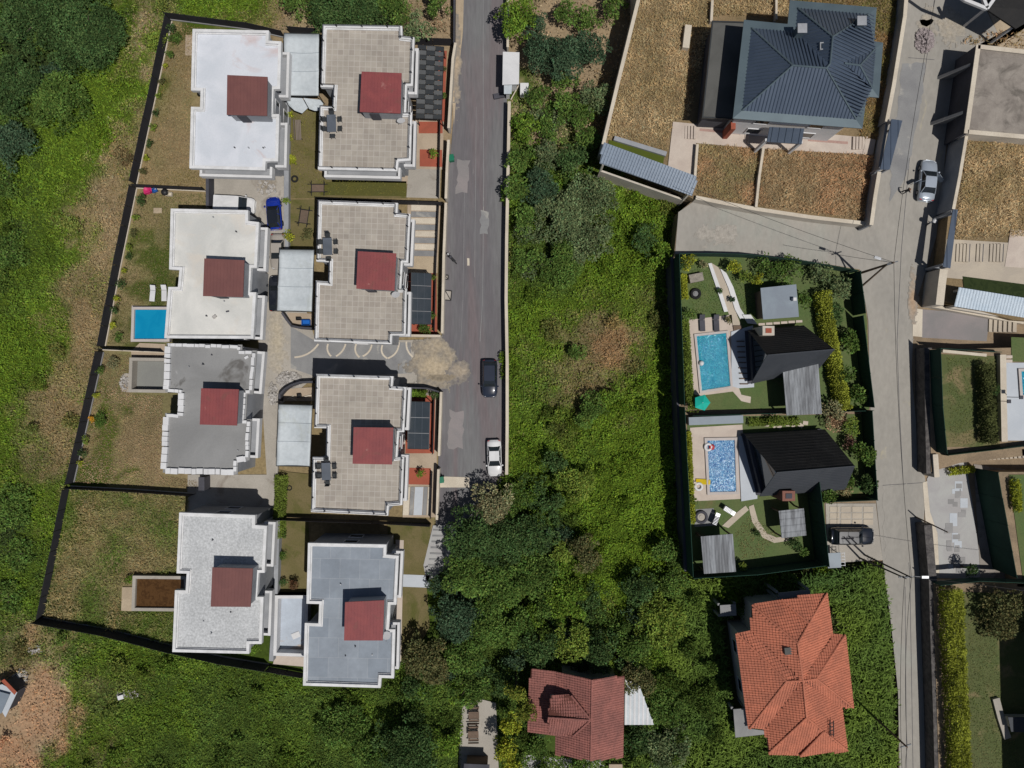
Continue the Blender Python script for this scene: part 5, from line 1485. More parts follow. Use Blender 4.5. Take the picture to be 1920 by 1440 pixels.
topfence([(1302, 1085), (1420, 1078), (1556, 1060)], T, 5.9, 'greenfence', 'dark fence closing the lower pool garden to the south')
wall([(1292, 790), (1394, 786)], T, T + .9, .9, 'blueroof', 'low blue-grey wall above the lower pool deck', cop=None)
sheet('parking_bay', [(1548, 944), (1642, 944), (1655, 1050), (1552, 1056)], T + .04, 'coping' if False else 'concrete')
for k in range(4):
    for j in range(3):
        o = MB().prism(PP([(1556 + 21 * k, 950 + 12 * j), (1574 + 21 * k, 950 + 12 * j), (1574 + 21 * k, 960 + 12 * j), (1556 + 21 * k, 960 + 12 * j)], T + .08), T, T + .08).build('paving_slab', M['cream']); o['kind'] = 'structure'

# A-frame cabins
def cabin(rl, rr, nl, nr, sl, sr, label, ridge=10.0, ev=4.3, smat='slateslope', chim=None):
    A, B = P(*rl, ridge), P(*rr, ridge); C_, D = P(*nl, ev), P(*nr, ev); E, F_ = P(*sl, ev), P(*sr, ev)
    c = (A + B) / 2; t = thing('a_frame_house', label, 'house', (c.x, c.y, T), 0, 'black A-frame cabins with pools')
    s1 = MB().slab([A, B, D, C_], .14).build('roof_slope', M['blackroof'], t)  # north slope in a darker copy, its shade put into the colour
    s2 = MB().slab([A, B, F_, E], .14).build('roof_slope', M[smat], t)  # south slope in a lighter copy of the roofing, toned as sunlit
    m = MB()
    for s, (p, q, r_, u) in ((s1, (A, B, D, C_)), (s2, (A, B, F_, E))):
        m = MB(); n = 14
        for k in range(1, n):
            a = p.lerp(u, k / n); b = q.lerp(r_, k / n); m.tube(a, b, .014, .014, 4)
        m.build('shingle_course', M['blackroof' if s is s1 else smat], s)
    MB().tube(A + Vector((0, 0, .03)), B + Vector((0, 0, .03)), .07, .07, 6).build('ridge_cap', M['slateslope' if smat != 'blackroof' else 'eave'], t)
    for X, Y, Z, mt in ((A.lerp(B, .08), C_.lerp(D, .08), E.lerp(F_, .08), 'glass'), (B.lerp(A, .05), D.lerp(C_, .05), F_.lerp(E, .05), 'wood')):
        m = MB(); k = len(m.v); pts = [X + Vector((0, 0, -.3)), Y.lerp(Z, .04), Z.lerp(Y, .04)]
        n2 = Vector((.12, 0, 0)); m.v += [p - n2 for p in pts] + [p + n2 for p in pts]
        m.f += [(0, 1, 2), (5, 4, 3), (0, 3, 4, 1), (1, 4, 5, 2), (2, 5, 3, 0)]
        g = m.build('gable_wall', M[mt], t)
    MB().prism([C_, D, F_, E], T - .05, T + .35).build('base', M['walldark'], t)
    MB().prism([Vector(p) for p in inset(ccw([C_, D, F_, E]), .3)], T + .3, ev - .05).build('wall', M['walldark'], t)
    if chim:
        a, b, h, mt, w = chim; q = P(a, b, h); ch = MB().box((q.x, q.y, (T + h) / 2), (w, w * .8, h - T)).build('chimney', M[mt], t)
        MB().box((q.x, q.y, h + .03), (w * .5, w * .4, .08)).build('flue', M['redtile' if mt == 'palewall' else 'walldark'], ch)
    return t
cabin((1438.5, 666), (1565, 655), (1402, 619), (1507, 610), (1408, 720), (1537, 690), 'black A-frame house with a pale chimney beside the turquoise pool', chim=(1441, 620, 7.0, 'palewall', 1.3), smat='slateslope')
cabin((1456, 886), (1603, 874), (1395, 814), (1547, 805), (1424, 931), (1585, 918), 'black A-frame house with a red-brown chimney beside the rippled blue pool', chim=(1479, 930, 6.4, 'redchim', 1.4), smat='slateslope')
# decks west of the cabins
sheet('cabin_deck', [(1371, 622), (1412, 610), (1414, 726), (1385, 728), (1372, 724)], T + .2, 'bluewhite', th=.2)
sheet('cabin_deck', [(1384, 818), (1420, 815), (1420, 935), (1390, 940)], T + .2, 'bluewhite', th=.2)
for k in range(9):
    q = P(1388 + k * .8, 640 + k * 10, T + .2); o = MB().box((q.x, q.y, T + .3), (.9, .12, .1)).build('deck_board', M['wood']); o['kind'] = 'structure'
sheet('pool_deck', [(1289, 600), (1372, 590), (1385, 726), (1390, 740), (1408, 744), (1407, 756), (1390, 752), (1374, 734), (1312, 742), (1297, 738)], T + .06, 'pinkpave')
sheet('pool_deck', [(1294, 802), (1392, 796), (1398, 935), (1296, 940)], T + .06, 'pinkpave')
pool([(1306, 630), (1362, 624), (1370, 724), (1316, 733)], T + .05, 'pool1', 'turquoise rippling pool of the upper garden', rim=.2, depth=.1, cw=.25)
pool([(1326, 826), (1378, 825), (1381, 922), (1331, 923)], T + .05, 'pool2', 'blue pool of the lower garden, ripple light painted in its colour', rim=.2, depth=.1, cw=.3)
lounger(1315.5, 607, T + .06, math.pi + .05, 'walldark', 'grey sun lounger on the upper pool deck, the left of two', 'grey loungers on the upper pool deck')
lounger(1342, 607, T + .06, math.pi + .05, 'walldark', 'grey sun lounger on the upper pool deck, the right of two', 'grey loungers on the upper pool deck')
# flower-bed path with white kerbs
def strip(name, pts_l, pts_r, z, mat, th=.12):
    for i in range(len(pts_l) - 1):
        o = MB().prism(PP([pts_l[i], pts_l[i + 1], pts_r[i + 1], pts_r[i]], z), z - th, z).build(name, M[mat]); o['kind'] = 'structure'
strip('path_kerb', [(1328, 494), (1345, 545), (1358, 585)], [(1334, 493), (1352, 543), (1365, 584)], T + .2, 'white')
strip('path_kerb', [(1350, 503), (1366, 540), (1378, 580), (1388, 598)], [(1362, 512), (1375, 538), (1388, 578), (1400, 596)], T + .2, 'white')
strip('garden_path', [(1334, 493), (1352, 543), (1365, 584), (1376, 618)], [(1350, 503), (1366, 540), (1378, 580), (1390, 612)], T + .06, 'cream', .05)
for k in range(4):
    q = P(1384, 612 + k * 3.6, T + .1 + .1 * (3 - k)); o = MB().box((q.x, q.y, T + .1), (1.0, .22, .3 - .06 * k)).build('step', M['wood']); o['kind'] = 'structure'
strip('corner_slab', [(1392, 590), (1402, 606)], [(1408, 590), (1420, 608)], T + .35, 'white')
strip('garden_path', [(1404, 950), (1410, 978), (1430, 1008), (1452, 1018), (1490, 1012)], [(1413, 946), (1421, 975), (1438, 1000), (1456, 1008), (1488, 1003)], T + .06, 'cream', .05)
strip('garden_path', [(1398, 948), (1380, 962), (1354, 986)], [(1404, 956), (1388, 970), (1366, 990)], T + .065, 'cream', .05)
for k in range(7): slab_piece('stepping_stone', 1438 + k * 12 + (k % 2) * 3, 796 - k * .5 + (k % 3) * 2, T + .02, (.6, .45), k * .5, 'pinkpave', 'pale stepping stone between the two gardens, %s from the left' % ORD[k], 'stepping stone', 'stepping stones above the lower cabin', .06)
for k in range(6): slab_piece('stepping_stone', 1428 + k * 14, 608 - k * 1.1, T + .02, (.75, .28), .04, 'pinkpave', 'pale stepping stone above the upper cabin roof, %s from the left' % ORD[k], 'stepping stone', 'stepping stones above the upper cabin', .06)
# small roofs in the gardens
shed([(1426, 540), (1493, 533), (1498, 594), (1431, 599)], 5.9, T, 'blueroof', 'wood', 'blue-grey flat shed with a chimney in the upper garden', chim=(1490, 561))
shed([(1467, 684), (1534, 677), (1541, 776), (1475, 779)], 6.0, T, 'corr', 'wood', 'large weathered corrugated canopy below the upper cabin', name='garden_canopy', cat='canopy', ribsp=.32, posts=True, group='corrugated garden canopies')
shed([(1460, 958), (1507, 953), (1512, 1004), (1466, 1009)], 5.6, T, 'corr', 'wood', 'small square grey corrugated canopy below the brick chimney', name='garden_canopy', cat='canopy', ribsp=.75, posts=True, group='corrugated garden canopies', ax=1)
shed([(1314, 1006), (1374, 1001), (1380, 1072), (1320, 1076)], 5.6, T, 'corr', 'wood', 'weathered corrugated canopy in the south-west corner of the lower garden', name='garden_canopy', cat='canopy', ribsp=.32, posts=True, group='corrugated garden canopies')
# garden things
def ring_pit(px, py, z, R, mat, label, name='fire_pit', cat='fire pit', cm='concretegrey'):
    c = P(px, py, z); t = thing(name, label, cat, c)
    MB().torus((0, 0, .2), R, .17, 22, 8).build('rim', M[mat], t, local=True, smooth=True)
    MB().lathe((0, 0, 0), [(R - .1, 0), (R - .1, .18), (R * .4, .2), (R * .4, .26)], 16).build('bowl', M[cm], t, local=True)
ring_pit(1303.5, 551, T + .02, .48, 'rubber', 'round black fire pit on the upper garden lawn')
ring_pit(1314, 969, T + .02, .6, 'walldark', 'round grey fire pit in the lower garden', cm='concrete')
sheet('pit_paving', [(1305, 955), (1338, 953), (1345, 985), (1302, 988)], T + .03, 'concretegrey')
slab_piece('stone_table', 1303, 522, T, (1.6, .95), .2, 'stone', 'rough pale stone table under the yellow shrub', 'table', h=.7)
def umbrella(px, py, zt, R, mat, label, sides=5):
    c = P(px, py, zt); t = thing('parasol', label, 'parasol', (c.x, c.y, T))
    m = MB(); m.v = [Vector((0, 0, zt - T))] + [Vector((R * math.cos(k * 6.2832 / sides), R * math.sin(k * 6.2832 / sides), zt - T - .4)) for k in range(sides)]
    m.f = [(0, 1 + k, 1 + (k + 1) % sides) for k in range(sides)]; m.build('canopy', M[mat], t, local=True)
    MB().tube((0, 0, 0), (0, 0, zt - T), .03, .03, 6).build('pole', M['metal'], t, local=True)
umbrella(1318, 755, 5.2, .95, 'turq', 'turquoise parasol at the foot of the upper garden')
def float_ring(px, py, z, R, mat, label):
    c = P(px, py, z); o = MB().torus((0, 0, .14), R, .15, 22, 8).build('swim_ring', M[mat], local=True, smooth=True); o.location = c; tag(o, label, 'swim ring')
float_ring(1309.5, 912, T + .06, .38, 'white', 'white swim ring on the lower pool deck')
float_ring(1301, 908, T + .06, .24, 'coping', 'small patterned cream ring next to the yellow airbed')
float_ring(1327, 838, T + .12, .36, 'white', 'white swim ring at the top left corner of the rippled blue pool')
float_ring(1334, 838, T + .12, .2, 'red', 'small red ring in the top left corner of the rippled blue pool')
c = P(1317, 903, T + .06); t = thing('airbed', 'yellow airbed at the edge of the rippled blue pool', 'airbed', c, -.06)
for k in range(5): MB().tube((-.78, -.24 + .12 * k, .09), (.62, -.24 + .12 * k, .09), .075, .075, 8).build('air_tube', M['yellow'], t, local=True)
MB().box((.75, 0, .14), (.28, .56, .16)).build('pillow', M['yellow'], t, local=True, bevel=.05)
ball('pool_ball', 1315, 681, T + .1, .3, 'white', 'white ball by the left edge of the turquoise pool', 'ball')
ball('blue_ball', 1282.5, 641, T + .05, .28, 'bluepl', 'dark blue ball in the hedge strip left of the turquoise pool', 'ball')
def barbecue(px, py, rz, label, body='walldark'):
    c = P(px, py, T + .03); t = thing('barbecue', label, 'barbecue', c, rz)
    MB().box((0, 0, .75), (1.0, .55, .3)).build('firebox', M[body], t, local=True, bevel=.03)
    for k in range(6): MB().box((-.4 + k * .16, 0, .92), (.04, .5, .02)).build('grill_bar', M['metal'], t, local=True)
    for x in (-.42, .42):
        for y in (-.2, .2): MB().tube((x, y, 0), (x, y, .62), .025, .025, 6).build('leg', M['black'], t, local=True)
    MB().box((.72, 0, .84), (.4, .5, .04)).build('shelf', M['metal'], t, local=True)
barbecue(1338, 974, 1.2, 'dark barbecue beside the grey fire pit')
barbecue(1361, 954, -.55, 'white and black barbecue trolley on the lower garden lawn', 'white')
# rack behind the black car
c = P(1560, 1044, T + .05); t = thing('lean_to', 'small grey lean-to with a white slatted rack south of the parked black car', 'lean-to', c, .05)
MB().box((-.45, 0, 1.6), (1.5, 1.7, .08)).build('roof', M['blueroof'], t, local=True)
for y in (-.7, .7):
    for x in (-1.1, .25): MB().tube((x, y, 0), (x, y, 1.56), .04, .04, 6).build('post', M['black'], t, local=True)
for k in range(5): MB().box((.62, -.7 + .35 * k, 1.3), (.6, .06, .05)).build('rack_bar', M['white'], t, local=True)
for x in (.35, .9): MB().box((x, 0, 1.26), (.05, 1.6, .05)).build('rack_rail', M['white'], t, local=True)

# ------------------------------------------------------------------ terracotta hipped house in the maize field
def tiled_house(label, ev_pts, faces, caps, zb, z_e, mat, name='tiled_roof_house', tw=.27, tl=.33, chim=None, wallm='palewall', wpts=None):
    c = sum([P(a, b, z_e) for a, b in ev_pts], Vector()) / len(ev_pts)
    t = thing(name, label, 'house', (c.x, c.y, zb))
    poly = ccw([P(a, b, z_e) for a, b in ev_pts])
    wpoly = ccw([P(a, b, z_e) for a, b in (wpts or ev_pts)]); MB().prism(inset(wpoly, .75), zb - 1.2, z_e - .15).build('wall', M[wallm], t)
    for f in faces:
        pts = ccw([P(*p) for p in f])
        s = MB().slab(pts, .1).build('roof_slope', M['underlay'], t)
        m = tiles(MB(), pts, tw, tl)
        if m.v: o = m.build('tile', M[mat], s); o['kind'] = 'stuff'
    for a, b in caps:
        A, B = P(*a), P(*b); n = max(1, int((B - A).length / .45)); m = MB()
        for k in range(n): m.tube(A.lerp(B, k / n) + Vector((0, 0, .06)), A.lerp(B, min(1, (k + 1.15) / n)) + Vector((0, 0, .09)), .13, .10, 7)
        m.build('ridge_tile', M[mat], t)
    wall_windows(t, inset(wpoly, .75), zb - .5, 2 if z_e - zb > 5 else 1)
    return t, poly
e, r, r2 = 7.6, 9.9, 9.0
X = (1505, 1276, r)
oh, ohp = tiled_house('house under a bright terracotta hipped tile roof in the maize field',
    [(1410, 1134), (1465, 1124), (1550, 1112), (1559, 1191), (1584, 1190), (1599, 1326), (1577, 1326), (1589, 1407), (1500, 1417), (1441, 1411), (1435, 1365), (1405, 1366), (1381, 1187), (1409, 1185)],
    [[(1410, 1134, e), (1495, 1206, r), X, (1409, 1185, e)], [(1410, 1134, e), (1465, 1126, e), (1516, 1169, r2), (1495, 1206, r)], [(1465, 1124, e + .25), (1550, 1112, e + .1), (1516, 1169, r2 + .1)],
     [(1550, 1112, e), (1559, 1191, e), X, (1495, 1206, r), (1516, 1169, r2)],
     [(1381, 1187, e), (1409, 1185, e), X, (1474, 1277, r - .2)], [(1381, 1187, e), (1474, 1277, r - .2), (1405, 1366, e)], [(1405, 1366, e), (1474, 1277, r - .2), X, (1435, 1365, e)],
     [(1559, 1191, e), (1584, 1190, e), (1530, 1272, r - .2), X], [(1584, 1190, e), (1599, 1326, e), (1530, 1272, r - .2)], [(1599, 1326, e), (1577, 1326, e), X, (1530, 1272, r - .2)],
     [(1435, 1365, e), X, (1512, 1345, r), (1441, 1411, e)], [(1441, 1411, e), (1512, 1345, r), (1544, 1371, r2), (1500, 1415, e)], [(1500, 1417, e + .25), (1544, 1371, r2 + .15), (1589, 1407, e + .1)],
     [(1589, 1407, e), (1544, 1371, r2), (1512, 1345, r), X, (1577, 1326, e)]],
    [((1410, 1134, e), (1495, 1206, r)), ((1495, 1206, r), X), (X, (1512, 1345, r)), ((1495, 1206, r), (1516, 1169, r2)), ((1516, 1169, r2), (1550, 1112, e + .2)), ((1465, 1124, e + .25), (1516, 1169, r2 + .1)),
     ((1381, 1187, e), (1474, 1277, r - .2)), ((1405, 1366, e), (1474, 1277, r - .2)), ((1474, 1277, r - .2), X), (X, (1530, 1272, r - .2)), ((1584, 1190, e), (1530, 1272, r - .2)), ((1599, 1326, e), (1530, 1272, r - .2)),
     ((1441, 1411, e), (1512, 1345, r)), ((1512, 1345, r), (1544, 1371, r2)), ((1544, 1371, r2 + .1), (1589, 1407, e + .2)), ((1500, 1417, e + .3), (1544, 1371, r2 + .2))], 2.3, e, 'terrtile')
q = P(1478, 1220, 9.5); s_ = MB().box((q.x, q.y, 9.45), (.85, .75, .4), rz=.1).build('skylight', M['annexe'], oh)
q = P(1562, 1366, 9.0)
for dx in (-.35, .05): MB().box((q.x + dx, q.y, 9.0), (.07, 1.7, .08), rot=Matrix.Rotation(.25, 3, 'Y')).build('roof_ladder_rail', M['black'], oh)
for k in range(4): MB().box((q.x - .15, q.y - .6 + k * .4, 9.02), (.45, .07, .07), rot=Matrix.Rotation(.25, 3, 'Y')).build('roof_ladder_rung', M['black'], oh)
for (pts, z, lab) in (([(1350, 1135), (1380, 1133), (1381, 1154), (1351, 1156)], 4.2, 'flat pale canopy slab north-west of the terracotta house'),
                      ([(1375, 1330), (1398, 1328), (1404, 1366), (1432, 1370), (1434, 1377), (1379, 1383)], 3.6, 'flat pale terrace slab south-west of the terracotta house'),
                      ([(1460, 1112), (1518, 1106), (1521, 1118), (1462, 1124)], 6.5, 'narrow grey balcony slab north of the terracotta house')):
    c = P(pts[0][0], pts[0][1], z); t = thing('concrete_slab', lab, 'slab', (c.x, c.y, 1.4)); MB().prism(PP(pts, z), z - .16, z).build('slab', M['concretegrey'], t)
    for p in PP(pts, z)[:4]: MB().box((p.x * .996, p.y * .998, z / 2 + .4), (.25, .25, z - 1.2)).build('post', M['concretegrey'], t)

# red tiled house at the bottom
e, r = 4.6, 6.6
rh, rp = tiled_house('weathered red tiled house at the bottom edge among the trees',
    [(996, 1254), (1046, 1259), (1108, 1272), (1171, 1267), (1169, 1420), (1108, 1426), (1044, 1415), (1044, 1380), (990, 1372)],
    [[(1110, 1274, r), (1171, 1267, e), (1169, 1420, e), (1107.5, 1426, r)], [(1110, 1274, r), (1107.5, 1426, r), (1044, 1415, e), (1046, 1260, e)],
     [(1044, 1259, e - .1), (1043, 1380, e - .1), (990, 1372, e - .8), (996, 1254, e - .8)],
     [(1027.5, 1345, r + .25), (1034, 1304, r - .7), (1071, 1304, r - .5), (1107, 1349, r + .25)], [(1027.5, 1345, r + .25), (1107, 1350, r + .25), (1075, 1379, r - .5), (1030, 1376, r - .7)]],
    [((1110, 1274, r), (1107.5, 1426, r)), ((1027.5, 1345, r + .3), (1107, 1350, r + .3)), ((1071, 1304, r - .45), (1107, 1349, r + .3)), ((1075, 1379, r - .45), (1107, 1350, r + .3))], 0.2, e, 'terrtile2', wpts=[(1046, 1259), (1108, 1272), (1171, 1267), (1169, 1420), (1108, 1426), (1044, 1415)])
q = P(1052, 1342, r - .8); MB().box((q.x, q.y, (3.0 + r - .8) / 2), (2.2, 3.6, r - .8 - 3.0)).build('dormer_wall', M['palewall'], rh)
shed([(1172, 1272), (1199, 1286), (1226, 1359), (1171, 1359)], 3.2, 0, 'membrane', 'wood', 'white corrugated lean-to east of the red tiled house', name='lean_to', cat='lean-to', ribsp=.5, posts=True, ribm='white')
sheet('patio', [(868, 1318), (905, 1312), (930, 1318), (935, 1440), (925, 1500), (858, 1500), (862, 1380)], .06, 'concrete')
sheet('gravel_patio', [(975, 1415), (1130, 1425), (1140, 1460), (975, 1470)], .06, 'lightpave')
def picnic(px, py, label):
    c = P(px, py, .08); t = thing('picnic_table', label, 'table', c, .02, 'picnic tables on the concrete patio')
    for k in range(5): MB().box((0, -.32 + .16 * k, .74), (1.25, .14, .04)).build('table_board', M['wood'], t, local=True)
    for s in (-1, 1):
        MB().box((0, s * .78, .45), (1.25, .28, .04)).build('bench_seat', M['wood'], t, local=True)
        MB().box((0, s * .98, .75), (1.25, .05, .3)).build('bench_back', M['wood'], t, local=True)
        MB().box((s * .5, 0, .37), (.09, 1.6, .07)).build('trestle', M['wood'], t, local=True)
        for y in (-.6, .6): MB().box((s * .5, y, .36), (.09, .09, .72)).build('leg', M['wood'], t, local=True)
picnic(889, 1336, 'brown picnic table with benches on the patio, the upper')
picnic(888, 1372, 'brown picnic table with benches on the patio, the lower')
shed([(870, 1432), (918, 1434), (916, 1480), (868, 1478)], 2.6, 0, 'walldark', 'wood', 'dark flat roof at the bottom edge below the patio')
slab_piece('table', 1153, 1433, .1, (1.6, .7), 0, 'paving', 'pale tan table at the bottom edge below the red tiled house', 'table', h=.7)
# shack bottom left
shed([(-22, 1290), (4, 1283), (32, 1298), (10, 1345), (-30, 1360)][:4], 2.4, 0, 'blueroof' if False else 'bluewhite', 'walldark', 'pale blue-grey roofed shack at the lower left edge')
shed([(2, 1277), (8, 1273), (31, 1297), (27, 1303)], 2.5, 0, 'redtile', 'walldark', 'narrow rusty red roof strip on the lower left shack')
shed([(-4, 1296), (18, 1302), (2, 1338), (-30, 1330)], 2.75, 0, 'blueroof', 'walldark', 'overlapping grey roof sheet on the lower left shack')
heap('scrap_heap', 38, 1268, 16, 14, .1, 60, 'heap of white and dark scrap beside the lower left shack', seed=21, smax=.5)
heap('scrap_heap', 66, 1218, 14, 8, .1, 25, 'small pale litter at the head of the bare earth patch', seed=22, smax=.4)

# ------------------------------------------------------------------ upper plots east of the right-hand road
U = UZ
def rwall(pts, zt, label, mat='wallgrey', th=.3, cop='coping', cw=None, zb=None, name='retaining_wall'):
    return wall(pts, TZ - .2 if zb is None else zb, zt, th, mat, label, cop=cop, cw=cw, name=name, copth=.1)
rwall([(1835, 84), (1824, 165), (1812, 250)], 7.0, 'tall wall with cream coping, darkened for its shaded face, below the concrete deck, east of the right-hand road', mat='walldark', cw=.5)  # dark render puts the shade of this face into its colour
rwall([(1813, 252), (1800, 330), (1788, 392)], 6.2, 'grey wall with cream edge below the upper dry yard', cw=.34)
sheet('deck_slab', [(1834, 86), (2050, 108), (2050, 265), (1813, 248)], 6.7, 'stain', th=1.7)
wall([(1834, 87), (1940, 99)], 5, 7.0, .4, 'palewall', 'cream north parapet of the stained concrete deck', cop='coping')
wall([(1815, 247), (1940, 258)], 5, 7.0, .4, 'palewall', 'cream south parapet of the stained concrete deck', cop='coping')
for k, (a, b) in enumerate([(1822, 118), (1808, 208)]):
    q = P(a, b, 7.0); m_ = MB(); m_.v = [q + Vector((x, y, z - 7.0)) for y in (-.16, .16) for x, z in ((.1, TZ), (-1.5, TZ), (.1, 6.6))]; m_.f = [(0, 2, 1), (3, 4, 5), (0, 1, 4, 3), (1, 2, 5, 4), (2, 0, 3, 5)]; o = m_.build('buttress', M['concretegrey']); tag(o, 'triangular grey buttress against the deck building wall, %s' % ('upper' if k == 0 else 'lower'), 'buttress')
sheet('upper_terrace', [(1775, 448), (1890, 455), (2000, 430), (2000, 540), (1765, 520)], U + .05, 'cream')
sheet('upper_terrace', [(1895, 430), (1960, 434), (1960, 505), (1884, 500)], U + .09, 'pinkpave')
for x0, n in ((1794, 4), (1832, 2), (1857, 4)):
    for k in range(n):
        a = x0 + k * 6.4; z = U + .1 + .07 * (k + 1)
        o = MB().prism(PP([(a, 457), (a + 4.8, 457.5), (a + 3, 491), (a - 1.8, 490.5)], z), U, z).build('step', M['cream']); o['kind'] = 'structure'
        o = MB().prism(PP([(a + 4.8, 457), (a + 6.4, 457.5), (a + 4.6, 491), (a + 3, 490.5)], U + .06), U, U + .06).build('dark_step_strip', M['walldark']); o['kind'] = 'structure'  # low dark strip filling the gap between two steps
rwall([(1770, 505), (1766, 535), (1762, 572)], 5.9, 'pale wall at the end of the upper steps', mat='palewall', th=.8)
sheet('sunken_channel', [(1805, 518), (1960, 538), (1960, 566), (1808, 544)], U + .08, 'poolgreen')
canopy([(1797, 541), (1960, 566), (1960, 602), (1789, 573)], 6.4, TZ, 'tilegrey', 'glazed pale blue tiled canopy roof over the upper plot entrance', 'bluetile', None, rise=.3)
sheet('driveway_pad', [(1730, 580), (1856, 590), (1850, 640), (1728, 633)], TZ + .05, 'lanepad')
sheet('driveway_edge', [(1712, 578), (1730, 580), (1729, 632), (1711, 630)], TZ + .055, 'coping')
for k in range(6):
    a = 1855 + k * 9; z = TZ + .2 + .17 * k
    o = MB().prism(PP([(a, 596), (a + 7, 597), (a + 6, 623), (a - 1, 622)], z), TZ, z).build('step', M['cream']); o['kind'] = 'structure'
rwall([(1748, 573), (1850, 592), (1920, 605)], TZ + 1.2, 'low pale wall above the grey driveway pad', mat='palewall', th=.25, name='boundary_wall')
# lawn plot with the green fence
sheet('plot_lawn', [(1762, 664), (1872, 668), (1875, 838), (1772, 838)], U + .03, 'lawnpatchy')
wall([(1741, 652), (1742, 760), (1745, 888)], TZ - .2, U, .85, 'stonedark', 'dark stone retaining wall under the green fence', cop=None, name='retaining_wall')
topfence([(1764, 655), (1768, 760), (1777, 852)], U, 7.1, 'greenfence', 'tall green fence west of the patchy lawn plot')
topfence([(1764, 653), (1880, 660)], U, 6.0, 'greenfence', 'dark fence north of the patchy lawn plot')
topfence([(1778, 854), (1880, 842), (1960, 832)], U, 6.2, 'greenfence', 'dark fence south of the patchy lawn plot')
wall([(1768, 658), (1850, 666)], U, U + .5, .25, 'palewall', 'low cream kerb along the top of the patchy lawn', cop='coping')
wall([(1881, 665), (1882, 740), (1884, 828)], U, U + .7, .6, 'palewall', 'cream wall between the hedge and the pale blue pool deck', cop='coping')
sheet('pool_deck', [(1884, 680), (1980, 680), (1980, 826), (1886, 826)], U + .06, 'bluewhite')
pool([(1915, 696), (1960, 696), (1960, 741), (1918, 741)], U + .05, 'pool1', 'partly visible blue pool at the right edge', rim=.2, depth=.1, cw=.3)
sheet('garden_lawn', [(1896, 632), (1990, 636), (1990, 680), (1897, 678)], U + .04, 'lawn')
for k in range(2): slab_piece('stepping_stone', 1892, 669 + k * 8, U + .05, (.7, .35), 0, 'pinkpave', 'pale stepping slab beside the top right lawn, %s' % ('upper', 'lower')[k], 'stepping stone', 'slabs beside the right-hand pool', .06)
def lamp(px, py, label, zt):
    c = P(px, py, zt); t = thing('garden_lamp', label, 'lamp', (c.x, c.y, U))
    MB().tube((c.x, c.y, U), (c.x, c.y, zt), .04, .03, 6).build('pole', M['black'], t); MB().box((c.x, c.y, zt + .06), (.42, .4, .12)).build('lamp_head', M['walldark'], t, bevel=.02)
lamp(1891, 752.5, 'small black lamp on the cream wall by the pale blue deck', 8.2)
lamp(1914, 745, 'black lamp at the lower left corner of the right-hand pool', 7.6)
# descending steps, paved drive and dark garden
for k in range(15):
    a = 1820 + k * 8.0; y0 = 855 - k * .9; z = TZ + .3 + .14 * k
    o = MB().prism(PP([(a, y0 - 2), (a + 5.6, y0 - 2.5), (a + 7.2, y0 + 9 + k * .5), (a + 1.6, y0 + 8.5 + k * .5)], z), TZ, z).build('step', M['cream']); o['kind'] = 'structure'
sheet('paved_drive', [(1738, 898), (1760, 860), (1812, 858), (1815, 892), (1826, 960), (1836, 1040), (1838, 1082), (1762, 1092), (1758, 1000), (1744, 960)], TZ + .05, 'bluewhite' if False else 'lightpave')
r5 = random.Random(5)
for k in range(26):
    x = 1762 + r5.uniform(0, 46) + k * .6; y = 900 + k * 6.4 + r5.uniform(-5, 5); w = r5.choice([9, 11, 14]); h = r5.choice([9, 13, 18])
    if x + w > 1818: continue
    o = MB().prism(PP([(x, y), (x + w, y), (x + w, y + h), (x, y + h)], TZ + .075), TZ, TZ + .06 + .001 * k).build('paving_slab', M['pavegrey' if k % 3 else 'bluewhite']); o['kind'] = 'structure'
sheet('drive_edge', [(1730, 905), (1744, 900), (1758, 1000), (1764, 1092), (1742, 1092), (1736, 985)], TZ + .045, 'coping')
rwall([(1754, 852), (1757, 895)], TZ + 2.3, 'white wall end at the top of the paved drive', mat='palewall', th=.5, name='boundary_wall')
topfence([(1872, 886), (1880, 935), (1908, 1085)], TZ, 7.2, 'greenfence', 'tall green fence between the dark lower court and the right-hand garden')
sheet('court_paving', [(1826, 870), (1885, 880), (1890, 985), (1905, 1085), (1838, 1085)], TZ + .05, 'stain')
sheet('garden_lawn', [(1892, 890), (2000, 890), (2000, 1100), (1920, 1100)], U + .04, 'lawn')
slab_piece('white_bin', 1845, 900, TZ + .06, (.75, .85), .1, 'white', 'white cabinet in the shaded court behind the fence', 'cabinet', h=.9)
# south-east: stone wall, hedge plot
wall([(1741, 985), (1750, 1090), (1753, 1200), (1758, 1340), (1762, 1500)], TZ - .2, U, .9, 'stonedark', 'long dark stone retaining wall beside the right-hand road', cop=None, name='retaining_wall')
sheet('plot_lawn', [(1770, 1108), (1990, 1118), (1990, 1500), (1790, 1500)], U + .03, 'lawnpatchy')
wall([(1868, 1310), (1877, 1345), (1890, 1385)], U, U + .4, .7, 'concrete', 'grey concrete kerb wall at the edge of the lower right lawn', cop='concrete')
topfence([(1764, 1098), (1840, 1090), (1980, 1096)], U, 6.6, 'greenfence', 'dark fence north of the yellow hedge plot')
shed([(2078, 1215), (2300, 1210), (2300, 1640), (2088, 1640)], 16.0, U, 'slateslope', 'palewall', 'tall house just beyond the right edge whose wide shadow falls on the lower lawn', name='house', cat='house')
shed([(1890, 1345), (1990, 1345), (1990, 1375), (1896, 1372)], 6.4, U, 'slateslope', 'palewall', 'small slate roof at the lower right edge beside the lawn')
